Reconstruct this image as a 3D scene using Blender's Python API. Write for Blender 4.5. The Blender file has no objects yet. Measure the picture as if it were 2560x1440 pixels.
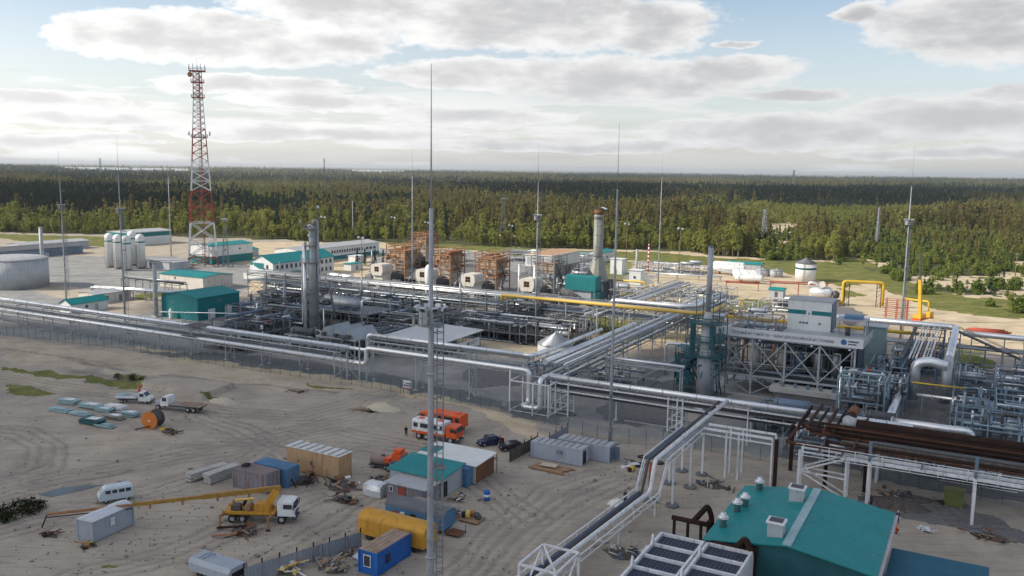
import bpy, math, random
import numpy as np
from mathutils import Vector, Matrix

# ------------------------------------------------------------------ camera, sky, sun, exposure
scene = bpy.context.scene
R = math.radians
FPX, PITCH, ROLL, CAMH = 2177.0, R(7.8), R(0.85), 45.0
_f = Vector((0, math.cos(PITCH), -math.sin(PITCH)))
_r0 = Vector((1, 0, 0)); _u0 = _r0.cross(_f)
_r = _r0 * math.cos(ROLL) + _u0 * math.sin(ROLL)
_u = _u0 * math.cos(ROLL) - _r0 * math.sin(ROLL)
cam_d = bpy.data.cameras.new('camera'); cam = bpy.data.objects.new('camera', cam_d)
scene.collection.objects.link(cam); scene.camera = cam
cam_d.sensor_width = 36.0; cam_d.lens = 36.0 * FPX / 2560.0
cam_d.clip_start = 0.5; cam_d.clip_end = 120000
cam.matrix_world = Matrix(((_r.x, _u.x, -_f.x, 0), (_r.y, _u.y, -_f.y, 0), (_r.z, _u.z, -_f.z, CAMH), (0, 0, 0, 1)))

SUN_AZ, SUN_EL = R(-98), R(33)          # azimuth from the view direction (left is negative), elevation
SUN_DIR = Vector((math.sin(SUN_AZ) * math.cos(SUN_EL), math.cos(SUN_AZ) * math.cos(SUN_EL), math.sin(SUN_EL)))
sd = bpy.data.lights.new('sun', 'SUN'); sd.energy = 5.0; sd.angle = R(0.53); sd.color = (1.0, 0.93, 0.80)
sun = bpy.data.objects.new('sun', sd); scene.collection.objects.link(sun)
sun.rotation_euler = SUN_DIR.to_track_quat('Z', 'Y').to_euler()

scene.view_settings.view_transform = 'Standard'; scene.view_settings.look = 'None'
scene.view_settings.exposure = 0.0; scene.view_settings.gamma = 1.0
scene.view_settings.use_curve_mapping = False
scene.render.engine = 'CYCLES'
cy = scene.cycles
cy.use_denoising = True
try: cy.denoiser = 'OPENIMAGEDENOISE'
except Exception: pass
cy.max_bounces = 6; cy.diffuse_bounces = 3; cy.glossy_bounces = 3; cy.transmission_bounces = 4
cy.transparent_max_bounces = 6; cy.volume_bounces = 0
cy.sample_clamp_indirect = 4.0; cy.caustics_reflective = False; cy.caustics_refractive = False

def ray(px, py):
    return _f * FPX + _r * (px - 1280) - _u * (py - 720)
def at(px, py, z=0.0):
    """survey helper: the point at height z that is seen at photo pixel px, py"""
    d = ray(px, py); t = (z - CAMH) / d.z
    return Vector((d.x * t, d.y * t, z))
def azel(px, py):
    d = ray(px, py).normalized()
    return math.atan2(d.x, d.y), math.asin(d.z)

class NT:
    """tiny node-graph writer"""
    def __init__(s, tree):
        s.t = tree; s.n = tree.nodes; s.l = tree.links
    def node(s, kind, **kw):
        n = s.n.new(kind)
        for k, v in kw.items(): setattr(n, k, v)
        return n
    def put(s, sock, v):
        if hasattr(v, 'is_output') or isinstance(v, bpy.types.NodeSocket): s.l.new(v, sock)
        elif v is not None: sock.default_value = v
    def m(s, op, a, b=None, c=None, clamp=False):
        n = s.node('ShaderNodeMath', operation=op); n.use_clamp = clamp
        for i, v in enumerate((a, b, c)): s.put(n.inputs[i], v)
        return n.outputs[0]
    def vm(s, op, a, b=None, sc=None):
        n = s.node('ShaderNodeVectorMath', operation=op); s.put(n.inputs[0], a)
        if b is not None: s.put(n.inputs[1], b)
        if sc is not None: s.put(n.inputs['Scale'], sc)
        return n.outputs[0]
    def noise(s, vec, scale, detail=4.0, rough=0.55, dist=0.0):
        n = s.node('ShaderNodeTexNoise'); s.put(n.inputs['Vector'], vec)
        n.inputs['Scale'].default_value = scale; n.inputs['Detail'].default_value = detail
        n.inputs['Roughness'].default_value = rough; n.inputs['Distortion'].default_value = dist
        return n.outputs['Fac'], n.outputs['Color']
    def rng(s, v, a, b, c=0.0, d=1.0, smooth=True):
        n = s.node('ShaderNodeMapRange'); n.interpolation_type = 'SMOOTHSTEP' if smooth else 'LINEAR'
        s.put(n.inputs['Value'], v)
        for i, x in enumerate((a, b, c, d)): s.put(n.inputs[i + 1], x)
        return n.outputs[0]
    def mix(s, f, a, b):
        n = s.node('ShaderNodeMix', data_type='RGBA'); s.put(n.inputs[0], f)
        s.put(n.inputs[6], a if not isinstance(a, tuple) else (*a[:3], 1)); s.put(n.inputs[7], b if not isinstance(b, tuple) else (*b[:3], 1))
        return n.outputs[2]
    def xyz(s, v):
        n = s.node('ShaderNodeSeparateXYZ'); s.put(n.inputs[0], v); return n.outputs
    def comb(s, x, y, z):
        n = s.node('ShaderNodeCombineXYZ')
        for i, v in enumerate((x, y, z)): s.put(n.inputs[i], v)
        return n.outputs[0]

def make_world():
    w = bpy.data.worlds.new('World'); scene.world = w; w.use_nodes = True
    w.node_tree.nodes.clear(); T = NT(w.node_tree)
    d = T.node('ShaderNodeTexCoord').outputs['Generated']
    X, Y, Z = T.xyz(d)
    el = T.m('ARCSINE', Z); az = T.m('ARCTAN2', X, Y)
    # wobble the cloud outlines
    w1, w1c = T.noise(T.comb(T.m('MULTIPLY', az, 1.0), T.m('MULTIPLY', el, 2.2), 0.0), 9.0, 6.0, 0.62)
    wx, wy, _ = T.xyz(T.vm('SUBTRACT', w1c, (0.5, 0.5, 0.5)))
    azw = T.m('MULTIPLY_ADD', wx, 0.10, az); elw = T.m('MULTIPLY_ADD', wy, 0.030, el)
    fine, _c = T.noise(T.comb(az, T.m('MULTIPLY', el, 2.0), 3.0), 42.0, 6.0, 0.62)
    lump, _c = T.noise(T.comb(az, T.m('MULTIPLY', el, 2.6), 7.0), 16.0, 5.0, 0.58)
    D = None; B = None
    for cx, cy_, rx, ry in ((330, 88, 200, 66), (600, 100, 400, 66), (850, 108, 160, 40), (900, 10, 330, 70), (1300, 45, 460, 88), (1640, 62, 150, 74),
                            (2450, 62, 330, 96), (2160, 30, 90, 24), (1150, 186, 230, 40), (1560, 196, 430, 62), (1800, 178, 220, 40),
                            (640, 212, 260, 30), (800, 258, 240, 24), (1210, 295, 260, 26), (110, 246, 260, 22),
                            (220, 296, 260, 18), (1950, 330, 420, 46), (2400, 300, 420, 62), (2540, 228, 110, 32), (1840, 112, 60, 10),
                            (1980, 240, 160, 16), (700, 330, 420, 20), (1400, 365, 420, 16), (2350, 385, 380, 16), (120, 345, 300, 18)):
        a0, e0 = azel(cx, cy_); a1, _e = azel(cx + rx, cy_); _a, e1 = azel(cx, cy_ - ry)
        qx = T.m('DIVIDE', T.m('SUBTRACT', azw, a0), (a1 - a0) * 1.06); qy = T.m('DIVIDE', T.m('SUBTRACT', elw, e0), (e1 - e0) * 1.09)
        q = T.m('SUBTRACT', 1.0, T.m('ADD', T.m('MULTIPLY', qx, qx), T.m('MULTIPLY', qy, qy)))
        D = q if D is None else T.m('MAXIMUM', D, q)
    # the same broken cloud field goes on over the whole dome
    den = T.m('ADD', T.m('ABSOLUTE', Z), 0.10)
    plane = T.comb(T.m('DIVIDE', X, den), T.m('DIVIDE', Y, den), 0.0)
    g, _c = T.noise(plane, 0.85, 7.0, 0.60)
    up = T.rng(el, R(10), R(17))
    D = T.m('MAXIMUM', D, T.m('SUBTRACT', T.m('MULTIPLY', T.m('SUBTRACT', g, 0.50), 6.0), T.m('MULTIPLY', T.m('SUBTRACT', 1.0, up), 4.0)))
    Dn = T.m('ADD', D, T.m('MULTIPLY', T.m('SUBTRACT', fine, 0.5), 1.05))
    dens = T.rng(Dn, -0.22, 0.42)
    core = T.rng(T.m('ADD', D, T.m('MULTIPLY', T.m('SUBTRACT', lump, 0.5), 2.2)), 0.10, 1.25)
    sdn = T.node('ShaderNodeVectorMath', operation='DOT_PRODUCT'); T.put(sdn.inputs[0], d); sdn.inputs[1].default_value = SUN_DIR
    glow = T.rng(sdn.outputs['Value'], -0.40, 1.0, 0.0, 1.0)
    white = T.mix(glow, (1.02, 1.02, 1.02), (1.75, 1.73, 1.68))
    grey = T.mix(glow, (0.56, 0.565, 0.585), (1.05, 1.045, 1.03))
    core = T.m('MAXIMUM', core, T.rng(el, R(16), R(40), 0.0, 0.9))      # from below one sees the grey bases
    ccol = T.mix(core, white, grey)
    veil = T.rng(el, 0.0, R(15), 1.0, 0.0)
    # thin streaky sheets low over the horizon
    sh, _c = T.noise(T.comb(T.m('MULTIPLY', az, 1.3), T.m('MULTIPLY', el, 11.0), 5.0), 3.2, 6.0, 0.6); low = T.rng(el, R(3.0), R(7.5), 1.0, 0.0)
    sheet = T.m('MULTIPLY', T.rng(sh, 0.40, 0.58), low)
    sh2, _c = T.noise(T.comb(T.m('MULTIPLY', az, 1.6), T.m('MULTIPLY', el, 13.0), 9.0), 4.0, 5.0, 0.6)
    ccol = T.mix(T.m('MULTIPLY', T.m('MULTIPLY', T.rng(sh2, 0.46, 0.64), low), 0.34), ccol, grey)
    ccol = T.mix(T.m('MULTIPLY', veil, 0.38), ccol, T.mix(glow, (0.93, 0.935, 0.95), (1.55, 1.54, 1.50)))
    sky = T.node('ShaderNodeTexSky'); sky.sky_type = 'NISHITA'; sky.sun_disc = False
    sky.sun_elevation = SUN_EL; sky.sun_rotation = SUN_AZ; sky.altitude = 50; sky.air_density = 1.0; sky.dust_density = 1.2; sky.ozone_density = 1.4
    bs = T.node('ShaderNodeBackground'); T.put(bs.inputs[0], sky.outputs[0]); bs.inputs[1].default_value = 0.15
    bc = T.node('ShaderNodeBackground'); T.put(bc.inputs[0], ccol); bc.inputs[1].default_value = 0.88
    mx = T.node('ShaderNodeMixShader')
    T.put(mx.inputs[0], T.m('MAXIMUM', T.m('MAXIMUM', dens, sheet), T.m('MULTIPLY', veil, 0.60))); T.l.new(bs.outputs[0], mx.inputs[1]); T.l.new(bc.outputs[0], mx.inputs[2])
    T.l.new(mx.outputs[0], T.node('ShaderNodeOutputWorld').inputs[0])
    w.cycles.sampling_method = 'MANUAL'; w.cycles.sample_map_resolution = 512
make_world()

# ------------------------------------------------------------------ materials
MATS = {}
def mat(name, col, rough=0.7, metal=0.0, var=0.25, scale=0.6, dirt=None, dirt_amt=0.35, streak=False, bump=0.0, spec=0.4, jitter=0.0):
    """painted / weathered surface: base colour broken up by two noises and, if asked, vertical dirt streaks"""
    if name in MATS: return MATS[name]
    m = bpy.data.materials.new(name); m.use_nodes = True; T = NT(m.node_tree); b = T.n['Principled BSDF']
    g = T.node('ShaderNodeNewGeometry').outputs['Position']
    n1, _ = T.noise(g, scale, 5.0, 0.6); n2, _ = T.noise(g, scale * 7.3, 3.0, 0.6)
    f = T.m('ADD', T.m('MULTIPLY', n1, 0.65), T.m('MULTIPLY', n2, 0.35))
    k = T.rng(f, 0.30, 0.70, 1.0 - var, 1.0 + var * 0.6, smooth=False)
    if jitter:
        oi = T.node('ShaderNodeObjectInfo').outputs['Random']
        k = T.m('MULTIPLY', k, T.rng(oi, 0, 1, 1 - jitter, 1 + jitter, smooth=False))
    c = T.vm('SCALE', tuple(col), sc=k)
    if dirt:
        if streak:
            x, y, z = T.xyz(g)
            v = T.comb(T.m('MULTIPLY', x, 2.2), T.m('MULTIPLY', y, 2.2), T.m('MULTIPLY', z, 0.22)); d1, _ = T.noise(v, 1.0, 4.0, 0.65)
        else: d1, _ = T.noise(g, scale * 2.1, 6.0, 0.7)
        c = T.mix(T.rng(d1, 0.62 - dirt_amt * 0.35, 0.78 - dirt_amt * 0.2, 0, 0.85), c, tuple(dirt))
    T.put(b.inputs['Base Color'], c); b.inputs['Metallic'].default_value = metal
    T.put(b.inputs['Roughness'], T.rng(n2, 0.3, 0.7, max(0.05, rough - 0.12), min(1, rough + 0.12), smooth=False))
    b.inputs['Specular IOR Level'].default_value = spec
    if bump:
        bn = T.node('ShaderNodeBump'); bn.inputs['Strength'].default_value = bump; bn.inputs['Distance'].default_value = 0.05
        T.put(bn.inputs['Height'], n2); T.l.new(bn.outputs[0], b.inputs['Normal'])
    MATS[name] = m; return m

RUST = (0.16, 0.07, 0.035); GRIME = (0.16, 0.15, 0.13)
mat('aluminium', (0.80, 0.81, 0.83), 0.34, 0.65, 0.14, 0.06, (0.50, 0.50, 0.51), 0.15)
mat('aluminium_dull', (0.38, 0.40, 0.42), 0.44, 0.55, 0.25, 0.1, (0.22, 0.21, 0.20), 0.35)
mat('steel_grey', (0.22, 0.235, 0.25), 0.6, 0.15, 0.3, 0.5, GRIME, 0.3)
mat('steel_light', (0.40, 0.42, 0.45), 0.55, 0.1, 0.25, 0.5, (0.28, 0.26, 0.24), 0.3)
mat('steel_white', (0.70, 0.71, 0.74), 0.5, 0.0, 0.22, 0.6, (0.36, 0.30, 0.25), 0.32, True)
mat('steel_dark', (0.085, 0.09, 0.10), 0.65, 0.2, 0.35, 0.6, RUST, 0.2)
mat('steel_blue', (0.14, 0.20, 0.28), 0.6, 0.1, 0.3, 0.5)
mat('steel_teal', (0.025, 0.105, 0.125), 0.55, 0.05, 0.3, 0.5)
mat('teal', (0.004, 0.165, 0.178), 0.6, 0.0, 0.16, 0.25, (0.07, 0.22, 0.22), 0.18, True)
mat('teal_roof', (0.005, 0.215, 0.225), 0.55, 0.0, 0.18, 0.3, (0.10, 0.27, 0.28), 0.12)
mat('teal_dark', (0.010, 0.085, 0.105), 0.6, 0.0, 0.25, 0.3)
mat('white_panel', (0.70, 0.71, 0.70), 0.55, 0.0, 0.10, 0.3, (0.45, 0.43, 0.40), 0.22, True)
mat('grey_panel', (0.42, 0.44, 0.47), 0.6, 0.0, 0.15, 0.3, (0.25, 0.24, 0.23), 0.28, True)
mat('cream_panel', (0.64, 0.60, 0.54), 0.6, 0.0, 0.15, 0.3, (0.38, 0.30, 0.22), 0.3, True)
mat('grey_roof', (0.40, 0.41, 0.43), 0.6, 0.0, 0.18, 0.25, (0.24, 0.23, 0.22), 0.3)
mat('dark_roof', (0.13, 0.135, 0.15), 0.7, 0.0, 0.25, 0.3, (0.22, 0.21, 0.20), 0.3)
mat('yellow', (0.62, 0.40, 0.035), 0.5, 0.0, 0.2, 0.5, (0.40, 0.24, 0.06), 0.25)
mat('yellow_pipe', (0.72, 0.48, 0.10), 0.5, 0.0, 0.15, 0.4, (0.45, 0.33, 0.12), 0.2)
mat('ochre', (0.58, 0.29, 0.030), 0.55, 0.0, 0.2, 0.4, (0.26, 0.14, 0.04), 0.3, True)
mat('blue', (0.015, 0.12, 0.42), 0.5, 0.0, 0.2, 0.4, (0.06, 0.10, 0.20), 0.25, True)
mat('blue_faded', (0.08, 0.20, 0.36), 0.55, 0.0, 0.25, 0.4, (0.12, 0.14, 0.16), 0.3, True)
mat('rust', (0.20, 0.085, 0.04), 0.8, 0.1, 0.4, 0.8, (0.09, 0.045, 0.03), 0.4)
mat('rust_brown', (0.034, 0.018, 0.014), 0.85, 0.0, 0.35, 0.5, (0.085, 0.038, 0.022), 0.22, False, 0, 0.12)
mat('rust_orange', (0.36, 0.185, 0.095), 0.75, 0.05, 0.3, 0.6, (0.22, 0.11, 0.05), 0.35)
mat('rust_dark', (0.085, 0.038, 0.024), 0.85, 0.0, 0.35, 0.6, (0.04, 0.022, 0.016), 0.35, False, 0, 0.15)
mat('red_oxide', (0.36, 0.065, 0.040), 0.65, 0.05, 0.3, 0.5, (0.14, 0.05, 0.03), 0.3)
mat('orange', (0.74, 0.10, 0.018), 0.4, 0.0, 0.15, 0.7, (0.36, 0.15, 0.08), 0.36)
mat('red', (0.55, 0.03, 0.03), 0.45, 0.0, 0.15)
mat('white_paint', (0.76, 0.77, 0.78), 0.4, 0.0, 0.12, 0.7, (0.42, 0.39, 0.35), 0.38)
mat('black', (0.018, 0.018, 0.02), 0.7, 0.0, 0.3)
mat('tyre', (0.028, 0.027, 0.026), 0.85, 0.0, 0.3, 2.0, (0.10, 0.09, 0.08), 0.4)
mat('navy', (0.012, 0.022, 0.075), 0.25, 0.1, 0.1, 0.5, None, 0, False, 0, 0.6)
mat('concrete', (0.44, 0.43, 0.41), 0.85, 0.0, 0.2, 0.4, (0.28, 0.27, 0.25), 0.3, False, 0.3)
mat('concrete_dark', (0.15, 0.15, 0.155), 0.9, 0.0, 0.3, 0.3, (0.24, 0.23, 0.21), 0.3)
mat('wood', (0.36, 0.24, 0.14), 0.8, 0.0, 0.3, 1.2, (0.20, 0.13, 0.08), 0.35, True)
mat('ply', (0.48, 0.31, 0.17), 0.75, 0.0, 0.25, 0.8, (0.25, 0.15, 0.08), 0.35, True)
mat('wood_grey', (0.33, 0.30, 0.26), 0.85, 0.0, 0.3, 1.0, (0.18, 0.16, 0.14), 0.4)
mat('pale_teal', (0.30, 0.44, 0.47), 0.45, 0.1, 0.2, 0.8, (0.5, 0.53, 0.55), 0.3)
mat('foil', (0.72, 0.74, 0.77), 0.25, 0.35, 0.15, 2.0, (0.45, 0.46, 0.48), 0.3, False, 0.5)
mat('sand_pale', (0.52, 0.46, 0.36), 0.95, 0.0, 0.2, 0.5, (0.40, 0.34, 0.26), 0.3, False, 0.4)
mat('sand_white', (0.68, 0.67, 0.65), 0.95, 0.0, 0.15, 1.0)
mat('skin', (0.50, 0.32, 0.24), 0.6)
mat('lamp_grey', (0.55, 0.57, 0.60), 0.4, 0.3, 0.1)
mat('tin', (0.60, 0.62, 0.65), 0.28, 0.8, 0.15, 1.0)
mat('corr_grey', (0.27, 0.30, 0.35), 0.55, 0.1, 0.2, 0.5, RUST, 0.22, True)
mat('corr_rust', (0.26, 0.25, 0.28), 0.6, 0.1, 0.25, 0.6, (0.22, 0.10, 0.07), 0.45, True)
mat('reel_orange', (0.62, 0.19, 0.03), 0.6, 0.0, 0.2, 0.8, (0.35, 0.13, 0.04), 0.3)
mat('debris', (0.10, 0.085, 0.075), 0.9, 0.0, 0.6, 1.5, (0.25, 0.22, 0.2), 0.3)

def glass(name='glass', col=(0.03, 0.04, 0.05), rough=0.08):
    if name in MATS: return MATS[name]
    m = bpy.data.materials.new(name); m.use_nodes = True; b = m.node_tree.nodes['Principled BSDF']
    b.inputs['Base Color'].default_value = (*col, 1); b.inputs['Roughness'].default_value = rough
    b.inputs['Specular IOR Level'].default_value = 0.8
    MATS[name] = m; return m
glass()

# ------------------------------------------------------------------ mesh writer
COL = scene.collection
def V(*a): return Vector(a)
class MB:
    def __init__(s): s.v = []; s.f = []; s.sm = []
    def add(s, vs, fs, smooth=False):
        o = len(s.v); s.v += [tuple(p) for p in vs]; s.f += [tuple(i + o for i in q) for q in fs]; s.sm += [smooth] * len(fs); return s
    def box(s, c, d, rz=0.0, rx=0.0, ry=0.0):
        hx, hy, hz = d[0] / 2, d[1] / 2, d[2] / 2
        M = Matrix.Rotation(rz, 3, 'Z') @ Matrix.Rotation(ry, 3, 'Y') @ Matrix.Rotation(rx, 3, 'X'); c = Vector(c)
        vs = [c + M @ Vector((x * hx, y * hy, z * hz)) for z in (-1, 1) for y in (-1, 1) for x in (-1, 1)]
        return s.add(vs, [(0, 2, 3, 1), (4, 5, 7, 6), (0, 1, 5, 4), (2, 6, 7, 3), (0, 4, 6, 2), (1, 3, 7, 5)])
    def b2(s, x0, x1, y0, y1, z0, z1): return s.box(((x0 + x1) / 2, (y0 + y1) / 2, (z0 + z1) / 2), (abs(x1 - x0), abs(y1 - y0), abs(z1 - z0)))
    def bar(s, p, q, w, h=None):
        p, q = Vector(p), Vector(q); h = h or w; d = (q - p)
        if d.length < 1e-6: return s
        d.normalize(); up = Vector((0, 0, 1)) if abs(d.z) < 0.95 else Vector((1, 0, 0))
        a = d.cross(up).normalized() * w / 2; b = a.cross(d).normalized() * h / 2
        vs = [e + i * a + j * b for e in (p, q) for j in (-1, 1) for i in (-1, 1)]
        return s.add(vs, [(0, 1, 3, 2), (4, 6, 7, 5), (0, 4, 5, 1), (1, 5, 7, 3), (3, 7, 6, 2), (2, 6, 4, 0)])
    def tube(s, pts, r, n=10, cap=True, r1=None):
        pts = [Vector(p) for p in pts]; k = len(pts); rs = [r + ((r1 if r1 is not None else r) - r) * i / max(1, k - 1) for i in range(k)]
        vs = []; ref = None
        for i, p in enumerate(pts):
            t0 = (p - pts[i - 1]).normalized() if i else None; t1 = (pts[i + 1] - p).normalized() if i < k - 1 else None
            t = (t0 + t1) if (t0 is not None and t1 is not None) else (t0 if t0 is not None else t1)
            if t.length < 1e-6: t = t1
            t.normalize(); sc = 1.0
            if t0 is not None and t1 is not None: sc = 1.0 / max(0.5, t.dot(t1))
            if ref is None: ref = Vector((0, 0, 1)) if abs(t.z) < 0.9 else Vector((1, 0, 0))
            a = t.cross(ref)
            if a.length < 1e-3: ref = Vector((0, 1, 0)); a = t.cross(ref)
            a.normalize(); b = a.cross(t).normalized(); ref = b.copy()
            for j in range(n):
                w = 2 * math.pi * j / n; vs.append(p + (a * math.cos(w) + b * math.sin(w)) * rs[i] * (sc if 0 < i < k - 1 else 1))
        fs = [(i * n + j, i * n + (j + 1) % n, (i + 1) * n + (j + 1) % n, (i + 1) * n + j) for i in range(k - 1) for j in range(n)]
        s.add(vs, fs, True)
        if cap:
            o = len(s.v) - n * k; s.f += [tuple(o + j for j in range(n))[::-1], tuple(o + (k - 1) * n + j for j in range(n))]; s.sm += [False, False]
        return s
    def lathe(s, c, prof, n=20, axis='Z', smooth=True):
        c = Vector(c); vs = []
        for r, h in prof:
            for j in range(n):
                w = 2 * math.pi * j / n; x, y = r * math.cos(w), r * math.sin(w)
                vs.append(c + (Vector((x, y, h)) if axis == 'Z' else Vector((h, x, y)) if axis == 'X' else Vector((x, h, y))))
        k = len(prof)
        fs = [(i * n + j, i * n + (j + 1) % n, (i + 1) * n + (j + 1) % n, (i + 1) * n + j) for i in range(k - 1) for j in range(n)]
        if axis == 'Y': fs = [q[::-1] for q in fs]
        s.add(vs, fs, smooth)
        for e, i in ((0, 0), (k - 1, 1)):
            if prof[e][0] > 1e-3:
                o = len(s.v) - n * k + e * n; q = tuple(o + j for j in range(n)); s.f.append(q if i else q[::-1]); s.sm.append(False)
        return s
    def prism(s, poly, z0, z1):
        n = len(poly); vs = [(x, y, z0) for x, y in poly] + [(x, y, z1) for x, y in poly]
        return s.add(vs, [tuple(range(n))[::-1], tuple(range(n, 2 * n))] + [(i, (i + 1) % n, n + (i + 1) % n, n + i) for i in range(n)])
    def slab(s, quad, t):
        """thick sheet: quad of 3-D points plus thickness downward along its normal"""
        q = [Vector(p) for p in quad]; nrm = (q[1] - q[0]).cross(q[-1] - q[0]).normalized()
        if nrm.z < 0: q = q[::-1]; nrm = -nrm
        n = len(q); vs = q + [p - nrm * t for p in q]
        return s.add(vs, [tuple(range(n)), tuple(range(n, 2 * n))[::-1]] + [(n + i, n + (i + 1) % n, (i + 1) % n, i) for i in range(n)])
    def corr(s, p, q, z0, z1, pitch=0.28, depth=0.05):
        """corrugated wall between two ground points"""
        p, q = Vector((*p[:2], 0)), Vector((*q[:2], 0)); d = q - p; L = d.length; d.normalize(); nn = Vector((d.y, -d.x, 0))
        k = max(2, int(L / pitch)); vs = []
        for i in range(k * 4 + 1):
            t = i / (k * 4) * L; o = depth if (i % 4) in (1, 2) else 0.0
            b = p + d * t + nn * o; vs += [(b.x, b.y, z0), (b.x, b.y, z1)]
        return s.add(vs, [(2 * i, 2 * i + 2, 2 * i + 3, 2 * i + 1) for i in range(k * 4)])
    def build(s, name, material, parent=None):
        me = bpy.data.meshes.new(name); me.from_pydata(s.v, [], s.f)
        me.polygons.foreach_set('use_smooth', s.sm); me.materials.append(MATS[material] if isinstance(material, str) else material)
        me.update(); o = bpy.data.objects.new(name, me); COL.objects.link(o)
        if parent is not None: o.parent = parent
        return o

def tag(o, label, cat, group=None, kind=None):
    if label: o['label'] = label
    if cat: o['category'] = cat
    if group: o['group'] = group
    if kind: o['kind'] = kind
    return o
GR = R(-28.5)                                   # bearing of the plant grid: local x runs along the main pipe racks
def thing(name, label, cat, loc=(0, 0, 0), rz=GR, group=None):
    o = bpy.data.objects.new(name, None); COL.objects.link(o); o.empty_display_size = 0.5
    o.location = loc; o.rotation_euler = (0, 0, rz)
    return tag(o, label, cat, group)
def part(name, mb, m, t): return mb.build(name, m, t)
def copy_tree(o, parent=None):
    c = o.copy(); COL.objects.link(c); c.parent = parent
    for ch in list(o.children): copy_tree(ch, c)
    return c
CG, SG = math.cos(GR), math.sin(GR)
def to_local(origin, p, rz=GR):
    d = Vector(p) - Vector(origin); c, s_ = math.cos(-rz), math.sin(-rz)
    return Vector((d.x * c - d.y * s_, d.x * s_ + d.y * c, d.z))
def grid(a, b, z=0.0): return Vector((a * CG - b * SG, a * SG + b * CG, z))
rnd = random.Random(11)

# ------------------------------------------------------------------ noise helpers (numpy)
def _hash(ix, iy, seed):
    h = (ix.astype(np.int64) * 374761393 + iy.astype(np.int64) * 668265263 + seed * 144665) & 0x7fffffff
    h = (h ^ (h >> 13)) * 1274126177 & 0x7fffffff
    return ((h ^ (h >> 16)) & 0xffff) / 65535.0
def vnoise(x, y, seed=0):
    ix, iy = np.floor(x), np.floor(y); fx, fy = x - ix, y - iy
    fx = fx * fx * (3 - 2 * fx); fy = fy * fy * (3 - 2 * fy)
    a, b, c, d = _hash(ix, iy, seed), _hash(ix + 1, iy, seed), _hash(ix, iy + 1, seed), _hash(ix + 1, iy + 1, seed)
    return (a * (1 - fx) + b * fx) * (1 - fy) + (c * (1 - fx) + d * fx) * fy
def fbm(x, y, s, seed=0, o=4):
    t = 0; a = 0.5; n = 0
    for i in range(o):
        t = t + a * vnoise(x / s * 2 ** i, y / s * 2 ** i, seed + i); n += a; a *= 0.5
    return t / n
def to_px(x, y, z=0.0):
    dx, dy, dz = x, y, z - CAMH
    w = dx * _f.x + dy * _f.y + dz * _f.z; w = np.where(np.abs(w) < 1e-3, 1e-3, w)
    px = 1280 + FPX * (dx * _r.x + dy * _r.y + dz * _r.z) / w; py = 720 - FPX * (dx * _u.x + dy * _u.y + dz * _u.z) / w
    return px, py, w
def inpoly(x, y, poly):
    c = np.zeros(x.shape, bool); n = len(poly); j = n - 1
    for i in range(n):
        (xi, yi), (xj, yj) = poly[i], poly[j]
        if yi != yj: c ^= ((yi > y) != (yj > y)) & (x < (xj - xi) * (y - yi) / (yj - yi) + xi)
        j = i
    return c
def gp(*pts): return [tuple(at(px, py))[:2] for px, py in pts]
def segdist(x, y, pts):
    best = np.full(x.shape, 1e9)
    for (x0, y0), (x1, y1) in zip(pts[:-1], pts[1:]):
        dx, dy = x1 - x0, y1 - y0; L = dx * dx + dy * dy + 1e-9
        t = np.clip(((x - x0) * dx + (y - y0) * dy) / L, 0, 1)
        best = np.minimum(best, np.hypot(x - x0 - t * dx, y - y0 - t * dy))
    return best
# near edge of the forest: photo column -> row where the first trunks stand
EDGE_X = np.array([-900, 0, 300, 600, 900, 1200, 1380, 1480, 1600, 1700, 1800, 1900, 2000, 2090, 2150, 2230, 2300, 2420, 2500, 2600, 3400])
EDGE_Y = np.array([578, 581, 586, 598, 606, 613, 622, 626, 622, 630, 640, 648, 653, 650, 642, 688, 722, 752, 760, 768, 770])
CLEAR = [gp((1880, 634), (1862, 585), (1875, 552), (1985, 545), (2000, 585), (1960, 634)), gp((2085, 670), (2140, 640), (2270, 715), (2230, 740)),
         gp((2500, 655), (2600, 650), (2600, 735), (2490, 740)), gp((1790, 512), (1850, 512), (1990, 545), (1960, 556))]
LAKE = [gp((150, 423), (470, 428), (480, 437), (180, 433)), gp((880, 428), (1010, 431), (1010, 440), (880, 437))]
DARK = [gp((-300, 480), (250, 482), (480, 500), (475, 540), (200, 552), (-300, 548)), gp((1120, 470), (1400, 466), (1720, 486), (1700, 524), (1400, 524), (1150, 506)), gp((1840, 478), (2200, 474), (2460, 486), (2420, 528), (2200, 534), (1900, 520)), gp((-300, 424), (350, 428), (330, 452), (-300, 450)), gp((1400, 440), (2560, 452), (2560, 462), (1400, 450))]
def forest_mask(x, y):
    px, py, w = to_px(x, y)
    e = np.interp(px, EDGE_X, EDGE_Y) + (fbm(x, y, 14, 5) - 0.5) * np.where(px > 2080, 110, 14)
    m = (w > 1) & (py < e)
    thin = fbm(x, y, 9, 61, 3)
    for c in CLEAR: m &= ~(inpoly(x, y, c) & (thin > .40))
    for c in LAKE: m &= ~inpoly(x, y, c)
    m &= ~((px > 2130) & (py > 690) & (fbm(x, y, 11, 41, 3) < .50))
    return m

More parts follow.
